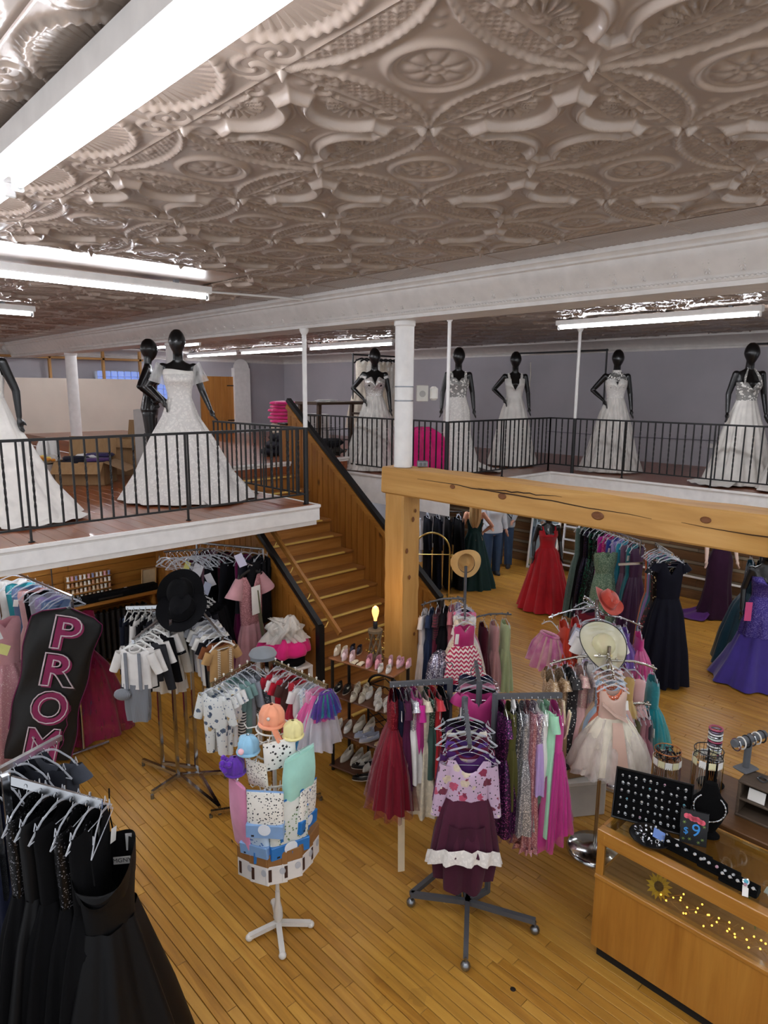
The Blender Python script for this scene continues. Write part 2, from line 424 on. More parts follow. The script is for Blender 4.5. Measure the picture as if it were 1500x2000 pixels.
# lower right wall: horizontal rustic planks, each one a board
wl = struct(MB().box(11.93, 12.05, -1, 10.2, 0, MZ-.22).build('wall_lower_right', plain('#1e150d', .8)), 'rustic horizontal plank wall behind the plum gown', 'wall')
RUST = wood('#4d3217', '#6d4a26', '#846036', axis=1, rough=.6, knots=.3, knot_col='#2b1608'); RUST2 = wood('#6d6250', '#857a64', '#93876e', axis=1, rough=.65)
z = 0.0; i = 0
while z < 2.15:
    h = (.17, .06)[i % 2]
    y = -1.0
    while y < 10.2:
        L = min(random.uniform(2.0, 3.4), 10.2-y)
        MB().bbox(11.90-(.012 if i % 2 == 0 else 0), 11.935, y+.002, y+L-.002, z+.003, min(z+h, 2.17)-.003, .004).build('plank', (RUST, RUST2)[i % 2], wl); y += L
    z += h; i += 1
# pine wall below the left platform: horizontal boards
wu = struct(MB().box(-1.5, 4.0, 8.83, 8.95, 0, MZ-.22).build('wall_lower_left', plain('#1f1208', .8)), 'knotty pine board wall below the left platform', 'wall')
z = 0.0
while z < 2.17:
    xx = -1.5
    while xx < 4.0:
        L = min(random.uniform(1.6, 3.2), 4.0-xx)
        MB().bbox(xx+.001, xx+L-.001, 8.80, 8.832, z+.002, min(z+.145, 2.17)-.002, .006).build('board', PINEX, wu); xx += L
    z += .145
# drywall partition with bare studs above
pw = struct(MB().box(-2.5, 7.3, 16.2, 16.3, MZ, 3.84).build('wall_partition', DRYW), 'unpainted cream drywall partition on the mezzanine', 'wall')
for k in range(1, 6): MB().box(-2.5+k*1.22-.002, -2.5+k*1.22+.002, 16.196, 16.2, MZ, 3.84).build('joint', plain('#b5aa9e', .8), pw)
STUD = wood('#a5783f', '#c0935a', '#cda56c', axis=2, rough=.7, grain=.2)
STUDX = wood('#a5783f', '#c0935a', '#cda56c', axis=0, rough=.7, grain=.2)
sf = thing('stud_frame', 'bare timber stud framing standing above the cream drywall partition', 'framing', (0, 16.3, 3.84))
for xx in (-1.4, -.2, .5, 1.9, 2.35, 2.5, 2.65, 2.8, 3.1, 3.2, 5.1, 6.3, 7.2):
    MB().box(xx, xx+.05, 0, .09, 0, .68).build('stud', STUD, sf)
MB().box(-2.5, 7.3, 0, .09, .44, .49).build('top_plate', STUDX, sf)
# glass-block window
wn = struct(MB().box(6.15, 8.2, 16.42, 16.5, 3.30, 4.02).build('window_1', plain('#b9bfc9', .5)), 'glass block window beyond the bare black mannequin', 'window')
gb = MB().bbox(0, .135, -.03, .05, 0, .135, .012).mesh('glass_block', (lambda t: (t.base('#8fa6e0'), t.bump(t.noise(28, 2), .6, .01), t.set(rough=.2, emis='#8fa8ee', estr=.35))[2])(NT('glass_block')), True)
for a in range(12):
    for b in range(5): place(gb, 'glass_block', wn, (6.20+a*.165, 16.40, 3.33+b*.142))
# plank door on the back wall
dr1 = thing('door_1', 'knotty pine plank door with black strap hinges on the far wall', 'door', (8.95, 16.58, MZ), 0, None, 'structure')
for k in range(5): MB().bbox(k*.21, k*.21+.208, -.05, 0, .02, 1.56, .005).build('board', wood('#a86a28', '#bd7f38', '#c98f48', axis=2, rough=.5, knots=.5, knot_col='#4a240c', scale=.8), dr1)
for zz in (.35, 1.30): MB().box(.80, 1.05, -.065, -.05, zz, zz+.03).box(1.03, 1.06, -.07, -.04, zz-.05, zz+.08).build('hinge', BLACKIRON, dr1)
MB().ball((.08, -.07, 1.1), .03).build('knob', BLACKIRON, dr1, True)
# arched pilaster
pil = MB().box(9.95, 10.45, 16.45, 16.6, MZ, 4.2)
pil.tube([(10.2, 16.5, 4.2), (10.2, 16.51, 4.2)], .25, 20)
struct(pil.build('trim_pilaster', WHITE), 'white round-topped pilaster beside the plank door', 'trim')
# cove cornices
def cornice(profile, a, b, label, mat=None):
    r = lambda p: [Vector(p)+Vector(q) for q in profile]
    return struct(MB().loft([r(a), r(b)]).build('trim_cornice', mat or CORN, None, True, 30), label, 'trim')
CORN = plain('#cfcac5', .42)
def cove(dx, dy, h=.24, d=.24, n=8):
    P = [(0, 0, -h-.05), (dx*.03, dy*.03, -h-.05), (dx*.03, dy*.03, -h-.02), (dx*.015, dy*.015, -h)]
    for k in range(n+1):
        a = k/n*PI/2; P.append((dx*(.02+(d-.05)*(1-math.cos(a))), dy*(.02+(d-.05)*(1-math.cos(a))), -h+(h-.05)*math.sin(a)))
    P += [(dx*d, dy*d, -.05), (dx*(d+.02), dy*(d+.02), -.04), (dx*(d+.02), dy*(d+.02), 0), (0, 0, 0)]
    return P
cornice(cove(-1, 0, .17, .5), (11.72, -1, CEIL), (11.72, 16.6, CEIL), 'white coved tin cornice along the lavender wall')
cornice(cove(0, -1, .17, .5), (4.0, 16.6, CEIL), (11.72, 16.6, CEIL), 'white coved tin cornice across the far wall')

# ---------------- pressed tin ceiling
TS = .634
def tile_flower(u, v):
    r = np.hypot(u, v); th = np.arctan2(v, u); h = np.zeros_like(u)
    h += .030*np.exp(-((r-.44)/.045)**2)+.010*np.exp(-((r-.36)/.02)**2)
    pet = np.abs(np.cos(4*th))**.6*np.sin(np.clip((r-.07)/.27, 0, 1)*PI)
    h += np.where(r < .35, .022*pet, 0)+.020*np.exp(-(r/.07)**2)+.008*np.exp(-((r-.105)/.018)**2)
    for k in range(4):
        a, b = (u, v) if k < 2 else (v, u); e = 1-b if k % 2 == 0 else 1+b
        w = .36*np.clip(1-a*a/.92, 0, 1)**.75; d = e-w
        m = np.abs(a) < .95
        h += np.where(m, .026*np.exp(-(d/.03)**2)*(1+.15*np.sin(a*60)), 0)
        inn = m & (d < -.05)
        lat = np.maximum(np.cos((a+e)*62), np.cos((a-e)*62))
        h += np.where(inn, .006*lat*np.clip((-d-.05)/.05, 0, 1)-.004, 0)
        for s in (-1, 1):
            h += .016*np.exp(-(((a-s*.62)/.06)**2+((e-.06)/.05)**2))+.014*np.exp(-(((a-s*.42)/.05)**2+((e-.10)/.05)**2))
        h += .020*np.exp(-((a/.09)**2+((e-.10)/.06)**2))
    for sx in (-1, 1):
        for sy in (-1, 1):
            uu, vv = u*sx, v*sy
            for (cx, cy, q) in ((.62, .62, .05), (.52, .50, .04), (.70, .50, .035), (.5, .70, .035)):
                h += .012*np.exp(-(((uu-cx)**2+(vv-cy)**2)/q**2))
    return h
def tile_scallop(u, v):
    h = np.full_like(u, .014); r = np.hypot(u, v)
    D = np.full_like(u, 9.0)
    for k in range(4):
        a, b = (u, v) if k < 2 else (v, u); e = 1-b if k % 2 == 0 else 1+b
        d = np.minimum(np.hypot(a, e-.16)-.46, np.minimum(np.hypot(a-.58, e+.02)-.36, np.hypot(a+.58, e+.02)-.36)); D = np.minimum(D, d)
        rr = np.hypot(a, e-.12); th = np.arctan2(e-.12, a)
        fan = np.where((rr > .06) & (rr < .30) & (e > .1), .013*np.cos(th*18)*np.clip((rr-.06)/.1, 0, 1)+.010, 0)
        h += fan
        h += .022*np.exp(-(rr/.07)**2)
        for s in (-1, 1):
            q = np.hypot(a-s*.40, e-.08); ang = np.arctan2(e-.08, (a-s*.40)*s)
            h += np.where(q < .15, .015*np.cos(ang+q*45), 0)*np.clip(q/.04, 0, 1)
            h += .014*np.exp(-(((a-s*.66)/.06)**2+((e-.10)/.05)**2))+.012*np.exp(-(((a-s*.27)/.04)**2+((e-.26)/.04)**2))
    h += np.where(D < 0, -.016*np.clip(-D/.05, 0, 1), 0)
    h += .052*np.exp(-((D-.02)/.04)**2)+.010*np.exp(-((D-.11)/.018)**2)
    h += .0022*np.sin(u*150)*np.sin(v*150)*(D < -.08)
    h += .012*np.exp(-(r/.09)**2)*(1+.5*np.cos(8*np.arctan2(v, u)))
    return h
def tile_medal(u, v):
    r = np.hypot(u, v); th = np.arctan2(v, u); h = np.zeros_like(u)
    h += .036*np.exp(-((r-.86)/.05)**2)*(1+.22*np.cos(th*44))+.018*np.exp(-((r-.42)/.03)**2)
    h += np.where((r > .46) & (r < .78), .010*np.cos(th*44), 0)-.020*np.clip(1-(r/.8)**2, 0, 1)
    h += .02*np.clip(1-(r/.36)**2, 0, 1)
    for sx in (-1, 1):
        for sy in (-1, 1):
            uu, vv = u*sx-.82, v*sy-.82; q = np.hypot(uu, vv); h += np.where(q < .24, .014*np.cos(np.arctan2(vv, uu)*2+q*34), 0)
    return h
def tile_border(u, v):
    lat = np.maximum(np.cos((u+v)*46), np.cos((u-v)*46)); return .004*lat
def relief(fn, n, sx, sy, mat, amp=.5):
    """heightfield panel hanging from z=0 downwards, sized sx by sy"""
    g = np.linspace(-1, 1, n+1); U_, V_ = np.meshgrid(g, g)
    h = fn(U_, V_)*amp
    edge = np.minimum(np.minimum(1-np.abs(U_), 1-np.abs(V_)), .03)/.03
    h = h*edge + .006*(1-edge)
    co = np.stack([(U_+1)/2*sx, (V_+1)/2*sy, -h-.002], -1).reshape(-1, 3)
    me = bpy.data.meshes.new('ceiling_panel'); idx = np.arange((n+1)**2).reshape(n+1, n+1)
    q = np.stack([idx[:-1, :-1], idx[1:, :-1], idx[1:, 1:], idx[:-1, 1:]], -1).reshape(-1, 4)
    me.vertices.add(len(co)); me.vertices.foreach_set('co', co.ravel().astype(np.float32))
    me.loops.add(q.size); me.loops.foreach_set('vertex_index', q.ravel().astype(np.int32))
    me.polygons.add(len(q)); me.polygons.foreach_set('loop_start', (np.arange(len(q))*4).astype(np.int32)); me.polygons.foreach_set('loop_total', np.full(len(q), 4, np.int32))
    me.polygons.foreach_set('use_smooth', [True]*len(q)); me.update(calc_edges=True); me.materials.append(mat); return me
TIN = (lambda t: (t.base(t.ramp(t.noise(3, 3), [(.3, '#948478'), (.7, '#9f9084')])), t.set(rough=.30, spec=.6, coat=.2))[1])(NT('painted_tin'))
TF = relief(tile_flower, 110, TS, TS, TIN); TSC = relief(tile_scallop, 110, TS, TS, TIN); TM = relief(tile_medal, 110, TS, TS, TIN); TB = relief(tile_border, 60, .38, TS, TIN)
TF2 = relief(tile_flower, 40, TS, TS, TIN, .42); TS2 = relief(tile_scallop, 40, TS, TS, TIN, .42)
c1 = struct(MB().box(-2.6, 4.75, -1.0, 19.2, CEIL, CEIL+.08).build('ceiling', TIN), 'white pressed tin ceiling with embossed rosettes and scallops', 'ceiling')
X0, Y0 = 1.25, 1.122
for i in range(-4, 4):
    for j in range(-3, 26):
        xx, yy = X0+i*TS, Y0+j*TS
        if not in_view((xx+TS/2, yy+TS/2, CEIL), 2.2): continue
        if 4.9 < yy < 6.1 and xx < 3.0: continue
        m = TM if i < 0 else ((TF, TSC)[(i+j) % 2])
        if yy > 8: m = TM if i < 0 else ((TF2, TS2)[(i+j) % 2])
        place(m, 'ceiling_panel', c1, (xx, yy, CEIL))
for j in range(-3, 26):
    yy = Y0+j*TS
    if in_view((4.0, yy+TS/2, CEIL), 2.2): place(TB, 'border_panel', c1, (X0+4*TS+.01, yy, CEIL))
c2 = struct(MB().box(4.65, 11.72, -1.0, 16.7, CEIL, CEIL+.08).build('ceiling', TIN), 'pressed tin ceiling above the mezzanine by the lavender wall', 'ceiling')
for i in range(10):
    for j in range(-2, 24):
        xx, yy = 4.78+i*TS, Y0+j*TS
        if xx+TS > 11.2 or not in_view((xx+TS/2, yy+TS/2, CEIL), 1.5): continue
        place((TF2, TS2)[(i+j) % 2], 'ceiling_panel', c2, (xx, yy, CEIL))
# dropped girder casing: crown, cove face with leaf drops, rope moulding
prof = [(4.17, CEIL), (4.17, CEIL-.035), (4.185, CEIL-.04), (4.20, CEIL-.055), (4.20, CEIL-.07), (4.222, CEIL-.078), (4.228, CEIL-.10)]
for k in range(1, 9):
    a = k/8; prof.append((4.228+.105*a, CEIL-.10-.135*(a**.8)))
prof += [(4.335, CEIL-.245), (4.325, CEIL-.255), (4.335, CEIL-.268), (4.345, CEIL-.27), (4.345, CEIL-.30), (4.71, CEIL-.30), (4.71, CEIL-.25), (4.80, CEIL-.10), (4.83, CEIL-.04), (4.83, CEIL)]
sof = struct(MB().loft([[(x, -1, z) for x, z in prof], [(x, 19, z) for x, z in prof]]).build('trim_girder', CORN, None, True, 35), 'white tin cased girder running across the ceiling', 'trim')
lf = MB()
for k in range(7):
    s = 1-.09*k
    for sd in (-1, 1):
        a = [(0, 0), (.018*s*sd, .006), (.036*s*sd, -.004), (.030*s*sd, -.014), (.012*s*sd, -.012)]
        zc = -k*.021; t_ = .5+.1*k
        lf.add([(.004-.010*0, y, zc+z) for y, z in a]+[(-.006, (a[1][0]+a[3][0])/2, zc-.004)], [(0, 1, 5), (1, 2, 5), (2, 3, 5), (3, 4, 5), (4, 0, 5)])
LEAFM = lf.mesh('leaf_drop', CORN, True, 60)
for k in range(62):
    yy = .9+k*.2
    if not in_view((4.3, yy, 4.4), 1.2): continue
    o = place(LEAFM, 'leaf_drop', sof, (4.236, yy, CEIL-.108)); o.rotation_euler = (0, -.62+.05, 0)
rope = MB().bbox(-.006, .0, -.011, .011, -.010, .006, .004).mesh('rope_bead', CORN, True)
for k in range(250):
    yy = 1.0+k*.03
    o = place(rope, 'rope_bead', sof, (4.332, yy, CEIL-.250)); o.rotation_euler = (.5, 0, 0)

# ---------------- columns
def column(x, y, z0, z1, r, label, name='column'):
    t = thing(name, label, 'column', (x, y, z0), 0, None, 'structure')
    MB().lathe([(r, 0), (r, z1-z0-.05), (r*1.12, z1-z0-.04), (r*1.12, z1-z0)], 24).build('shaft', WHITE, t, True)
    return t
cc = column(4.52, 4.47, 2.92, CEIL-.30, .088, 'thick white iron column standing on the timber beam')
for zz in (.62, .75): MB().lathe([(.090, zz), (.092, zz+.006), (.090, zz+.012)], 24).build('strap_wire', STEEL, cc, True)
column(4.52, 13.2, MZ, CEIL-.30, .10, 'white iron column in front of the cream drywall')
column(4.52, 9.1, LZ, CEIL-.30, .10, 'white iron column behind the strapless gown mannequins')
def pole(x, y, label, zt):
    t = thing('railing_pole', label, 'pole', (x, y, MZ))
    MB().tube([(0, 0, 0), (0, 0, .84)], .026, 14).build('sleeve', BLACKIRON, t, True)
    MB().tube([(0, 0, .84), (0, 0, zt-MZ-.02)], .024, 14).lathe([(.03, zt-MZ-.06), (.05, zt-MZ-.02), (.05, zt-MZ)], 14).build('shaft', WHITE, t, True)
pole(4.36, 5.80, 'slim white pole rising from the left railing corner', CEIL-.30)
pole(6.68, 5.80, 'slim white pole in front of the lace sheath gown', CEIL)
pole(9.10, 5.35, 'slim white pole beside the halter gown with lace yoke', CEIL)
# electrical box and outlet on the column
eb = thing('electrical_box', 'grey electrical box strapped to the white column', 'electrical box', (4.615, 4.40, 3.56), -.75)
MB().bbox(0, .11, -.05, .05, -.02, .13, .006).build('housing', plain('#b7b4ac', .5), eb)
MB().bbox(.125, .20, -.06, .04, -.01, .12, .02).build('cover', plain('#cfccc4', .4), eb)
MB().tube([(.055, -.055, .05), (.055, -.052, .05)], .03, 16).build('dial', plain('#8f8d88', .4), eb)
ob = thing('outlet_box', 'small metal outlet box at the foot of the white column', 'outlet', (4.60, 4.36, 2.925), -.75)
MB().bbox(0, .10, -.04, .04, 0, .055, .005).build('housing', STEEL, ob)
for k in (.02, .058): MB().bbox(k, k+.026, -.043, -.039, .012, .042, .002).build('receptacle', plain('#5f6164', .5), ob)

# ---------------- timber post and beam
TIMB = wood('#a97a38', '#bd8d48', '#cda05c', axis=2, rough=.55, knots=.25, knot_col='#5b3311', scale=.75, grain=.25)
TIMBY = wood('#a97a38', '#bd8d48', '#cda05c', axis=1, rough=.55, knots=.34, knot_col='#5b3311', scale=.75, grain=.25)
def timber(sec, L, mat, axis):
    """hewn timber with wavering edges and checks"""
    rings = []; n = 26; w, d = sec
    for i in range(n+1):
        s = L*i/n; j = lambda: random.uniform(-.006, .006); b = .016
        pts = [(b+j(), 0), (w-b+j(), j()), (w, b), (w+j(), d-b), (w-b, d+j()), (b, d+j()), (j(), d-b), (j(), b)]
        rings.append([(p[0], p[1], s) if axis == 2 else (p[0], s, p[1]) for p in pts])
    if axis == 1: rings = [r[::-1] for r in rings]
    return MB().loft(rings)
tp = thing('timber_frame', 'heavy knotty timber post carrying a hewn beam beside the stairs', 'timber frame', (4.40, 4.35, 0), 0, None, 'structure')
timber((.25, .25), 2.66, TIMB, 2).build('post', TIMB, tp, True, 30)
bm = timber((.27, .26), 5.4, TIMBY, 1); o = bm.build('beam', TIMBY, tp, True, 30, (-.01, -5.12, 2.66))
ck = plain('#2c1706', .9)
for (y0, y1, zz, dz) in ((-2.4, -.2, 2.80, .05), (-4.6, -2.6, 2.77, .03), (-1.7, -.9, 2.86, -.02)):
    pts = [(-.016, y0+(y1-y0)*k/14, zz+dz*k/14+random.uniform(-.006, .006)) for k in range(15)]
    MB().tube(pts, [.0012+.004*math.sin(PI*k/14) for k in range(15)], 5).build('check_crack', ck, tp)
for (yy, zz, r) in ((-1.15, 2.80, .035), (-2.0, 2.76, .042), (-2.75, 2.84, .03), (-3.2, 2.74, .05), (-3.35, 2.79, .02), (-.62, 2.82, .026)):
    MB().lathe([(r, 0), (r*.75, .005), (r*.3, .002), (.001, .004)], 14, mat=Matrix.Translation((-.013, yy, zz)) @ Matrix.Rotation(-PI/2, 4, 'Y') @ Matrix.Diagonal((.75, 1.2, 1, 1))).build('knot', plain('#6b3d14', .6), tp, True)
for (xx, zz, r) in ((.14, 2.42, .022), (.06, 2.12, .022), (.10, 1.85, .02), (.17, 2.5, .016), (.18, 1.25, .018)):
    MB().lathe([(r, 0), (r*.7, .005), (r*.3, .002), (.001, .004)], 12, mat=Matrix.Translation((xx, -.008, zz)) @ Matrix.Rotation(PI/2, 4, 'X') @ Matrix.Diagonal((.8, 1.2, 1, 1))).build('knot', plain('#6b3d14', .6), tp, True)

# ---------------- staircase
NS, RISE = 15, 2.62/15
RUN = RISE/.755
st = thing('staircase', 'pine staircase with brass nosing strips climbing to the mezzanine', 'stairs', (0, 0, 0), 0, None, 'structure')
TREAD = wood('#7a4a1c', '#9a622b', '#ab7338', axis=0, rough=.4, coat=.1, knots=.12, knot_col='#2e1506')
RISER = wood('#9a6122', '#b47832', '#c48c44', axis=0, rough=.45, knots=.25, knot_col='#3a1c08')
BRASS = plain('#d8b862', .28, 0.2)
for i in range(1, NS+1):
    z = RISE*i; y = 5.78+(z-1.1)/.755; xl = 4.03 if z < 2.0 else 4.44
    MB().box(xl, 5.58, y+.03, y+.05, z-RISE, z-.03).build('riser', RISER, st)
    if i < NS:
        MB().bbox(xl, 5.58, y, y+RUN+.04, z-.032, z, .006).build('tread', TREAD, st)
        MB().bbox(xl+.12, 5.42, y-.012, y+.026, z-.012, z+.007, .003).build('nosing_strip', BRASS, st)
rail_z = lambda y: 1.1+(y-5.78)*.755
def stair_wall(x0, x1, y0, y1, ztop, board, vis_side, name):
    t = thing(name, None, None, (0, 0, 0)); t.parent = st
    y = y0; k = 0
    while y < y1-.01:
        w = min(board, y1-y); a, b = ztop(y), ztop(y+w)
        vs = [(x0, y+.005, 0), (x1, y+.005, 0), (x1, y+w-.005, 0), (x0, y+w-.005, 0), (x0, y+.005, a), (x1, y+.005, a), (x1, y+w-.005, b), (x0, y+w-.005, b)]
        MB().add(vs, [(0,3,2,1),(4,5,6,7),(0,1,5,4),(1,2,6,5),(2,3,7,6),(3,0,4,7)]).build('board', PINE, t); y += w; k += 1
    return t
rw = stair_wall(5.585, 5.63, 4.93, 7.85, lambda y: rail_z(y)+.80, .118, -1, 'wall_panelling')
lw = stair_wall(3.955, 4.0, 5.12, 8.8, lambda y: min(rail_z(y)+.66, MZ-.24), .118, -1, 'wall_panelling')
MB().bar((5.607, 4.90, rail_z(4.90)+.83), (5.607, 7.85, rail_z(7.85)+.83), .07, .055).box(5.57, 5.645, 4.875, 4.93, 0, rail_z(4.9)+.83).build('cap_rail', BLACKIRON, rw)
MB().bar((5.57, 4.95, rail_z(4.95)+.74), (5.57, 7.85, rail_z(7.85)+.74), .02, .06).build('trim_board', PINEY, rw)
y2 = 5.95
MB().bar((3.977, 5.09, rail_z(5.1)+.69), (3.977, 6.2, rail_z(6.2)+.69), .06, .05).box(3.945, 4.01, 5.06, 5.125, 0, rail_z(5.1)+.70).build('cap_rail', BLACKIRON, lw)
MB().bar((3.94, 5.15, rail_z(5.15)+.61), (3.94, 6.2, rail_z(6.2)+.61), .02, .05).build('trim_board', PINEY, lw)
MB().bar((4.10, 4.92, rail_z(4.92)+.76), (4.10, 6.2, rail_z(6.2)+.76), .035, .05).build('hand_rail', wood('#8a5a24', '#a06c30', '#b07c3c', axis=1, rough=.4), lw)
for yy in (5.1, 5.4, 5.7, 6.0): MB().tube([(4.0, yy, rail_z(yy)+.66), (4.06, yy, rail_z(yy)+.66), (4.10, yy, rail_z(yy)+.72)], .007, 6).ball((4.0, yy, rail_z(yy)+.66), .018).build('bracket', BRASS, lw, True)
# pine newel block at the stair head
nb = thing('stair_newel', 'square pine newel block at the head of the stairs', 'newel', (5.56, 7.86, LZ))
MB().bbox(0, .16, 0, .16, 0, .52, .008).build('block', PINE, nb); MB().bbox(-.02, .18, -.02, .18, .52, .545, .006).build('cap', BLACKIRON, nb)

# ---------------- iron railings
def railing(segs, label, h=.83, gap=.105, feet=()):
    (x0, y0) = segs[0]; t = thing('iron_railing', label, 'railing', (x0, y0, MZ))
    k = 0
    for (a, b) in zip(segs[:-1], segs[1:]):
        A = Vector((a[0]-x0, a[1]-y0, 0)); B = Vector((b[0]-x0, b[1]-y0, 0)); L = (B-A).length; d = (B-A)/L
        for nm, zz, s in (('top_rail', h, .022), ('bottom_rail', .115, .016)):
            MB().bar(A+Vector((0, 0, zz)), B+Vector((0, 0, zz)), s*1.5, s).build(nm, BLACKIRON, t)
        n = max(2, int(round(L/gap)))
        for i in range(1, n):
            p = A+d*(L*i/n); k += 1
            if 'bal0' not in RM:
                RM['bal0'] = MB().box(-.0075, .0075, -.0075, .0075, .115, h).mesh('baluster', BLACKIRON)
                rg = []
                for q in range(29):
                    zz = .115+(h-.115)*q/28; tw = 0 if (q < 6 or q > 22) else (q-6)/16*PI*3
                    rg.append([(.0105*math.cos(PI/4+PI/2*c+tw), .0105*math.sin(PI/4+PI/2*c+tw), zz) for c in range(4)])
                RM['bal1'] = MB().loft(rg).mesh('baluster', BLACKIRON)
            place(RM['bal1' if k % 2 else 'bal0'], 'baluster', t, p)
        nf = max(1, int(L/1.5)+1)
        for i in range(nf+1):
            p = A+d*(L*i/nf)
            MB().box(-.0085, .0085, -.0085, .0085, .004, h, Matrix.Translation(p)).lathe([(.026, .001), (.026, .006), (.014, .012)], 10, p).build('post', BLACKIRON, t)
    return t
RM = {}
railing([(-1.2, 5.80), (4.34, 5.80), (4.34, 7.72)], 'black iron railing with twisted balusters in front of the left wedding gowns')
railing([(6.71, 9.0), (6.71, 5.80), (9.14, 5.80), (9.14, -.4)], 'black iron railing in front of the wedding gowns by the lavender wall')

# ---------------- fluorescent fixtures
TUBE = glow('#f4f7ff', TUBE_POWER)
def fixture(x, y, rotz, L, tubes, label, z=CEIL, drop=.05, n=1):
    t = thing('fluorescent_fixture', label, 'ceiling light', (x, y, z-drop), rotz)
    HW = .075 if tubes == 2 else .045
    pf = [(-HW, 0), (-HW, -.075), (-HW*.92, -.082), (HW*.92, -.082), (HW, -.075), (HW, 0)] if tubes == 2 else [(-HW, 0), (-HW, -.05), (-HW*.8, -.06), (HW*.8, -.06), (HW, -.05), (HW, 0)]
    TZ = -.088 if tubes == 2 else -.068
    MB().loft([[(-L/2, a, b+.02) for a, b in pf], [(L/2, a, b+.02) for a, b in pf]]).build('housing', WHITE, t)
    if drop > .021: [MB().box(q-.02, q+.02, -.02, .02, .02, drop).build('hanger_bracket', STEEL, t) for q in (-L/2+.32, L/2-.32)]
    for k in range(n):
        a = -L/2+L*k/n+.04; b = -L/2+L*(k+1)/n-.04
        for s in ((-.042, .042) if tubes == 2 else (0,)):
            tb = MB().tube([(a, s, TZ), (b, s, TZ)], .018, 12).build('tube', TUBE, t, True)
            MB().tube([(a-.02, s, TZ), (a+.006, s, TZ)], .0185, 12).build('end_cap', STEEL, tb, True); MB().tube([(b-.006, s, TZ), (b+.02, s, TZ)], .0185, 12).build('end_cap', STEEL, tb, True)
            for q in (a-.028, b+.012): MB().bbox(q, q+.016, s-.022, s+.022, TZ-.028, -.02, .004).build('lamp_holder', WHITE, t)
    return t
fixture(.845, 1.05, PI/2, 4.0, 2, 'long double tube fluorescent fixture crossing the upper left ceiling', n=2)
fixture(.845, 4.27, PI/2, 2.3, 2, 'double tube fluorescent fixture continuing beyond the long one', n=1)
fixture(1.95, 5.62, 0, 2.44, 1, 'single tube fluorescent fixture ending near the tin girder', drop=.05)
fixture(-.6, 5.62, 0, 2.44, 1, 'single tube fluorescent fixture out at the left edge', drop=.05)
fixture(1.3, 8.4, 0, 2.44, 1, 'fluorescent fixture above the left wedding gown', drop=.05)
fixture(7.8, 3.7, PI/2, 2.44, 1, 'single tube fluorescent fixture above the halter wedding gowns', drop=.05)
fixture(7.8, 1.0, PI/2, 2.44, 1, 'added single tube fixture, unseen beyond the right edge', drop=.05)  # out of view, added to brighten the right mezzanine
for k, yy in enumerate((9.9, 12.5, 15.1)): fixture(8.5, yy, PI/2, 2.44, 1, 'single tube fluorescent fixture, %s of the far row' % ('nearest', 'middle', 'farthest')[k], drop=.06)
fixture(1.6, 12.6, 0, 2.44, 1, 'single tube fluorescent fixture before the drywall partition', drop=.05)
fixture(6.3, 12.8, PI/2, 2.44, 1, 'added single tube fixture above the stair landing', drop=.05)  # added to lift the dark mezzanine around the landing
fixture(-2.3, 1.4, PI/2, 2.44, 2, 'double tube fluorescent fixture behind the viewer')
for (x_, y_) in ((-1.5, 10.0), (-1.6, 14.0)): fixture(x_, y_, PI/2, 2.44, 2, 'added double tube fixture, unseen beyond the left edge, %s one' % ('nearer', 'farther')[y_ > 12])  # unseen pair added to brighten the drywall and left mezzanine
fixture(7.8, -1.0+.0, PI/2, 1.2, 2, 'added short double tube fixture, unseen far beyond the right edge')  # unseen extra tube pair, added as fill for the right side
for k, yy in enumerate((2.2, 5.4, 8.6, 11.6, 14.6)): fixture(5.35, yy, PI/2, 2.44, 1, 'added single tube fixture hidden behind the girder, %s from the front' % ORD[k], drop=.05)  # hidden row added to light the gown fronts, stairs and drywall
fixture(2.6, -.75, 0, 2.44, 2, 'double tube fluorescent fixture over the counter end')
# fixtures under the mezzanine; the last two are added to brighten the back
for (x, y, r, w) in ((9.2, 8.3, 0, 'near the people'), (10.4, 3.0, PI/2, 'over the plum gown'), (2.2, 7.4, 0, 'over the tulle gowns'), (7.6, 8.9, 0, 'behind the stairs, added for brightness'), (10.5, 6.4, PI/2, 'beside the red gown, added for brightness')):
    fixture(x, y, r, 1.3, 2, 'double tube fluorescent fixture below the mezzanine '+w, MZ-.225, .022)
# conduit from the fixture to the girder
cd = MB().tube([(3.18, 5.60, CEIL-.07), (3.9, 5.57, CEIL-.05), (4.16, 5.55, CEIL-.05), (4.14, 5.62, CEIL-.05)], .010, 8).build('conduit', WHITE, None, True); tag(cd, 'thin white conduit running from the light to the girder', 'conduit')
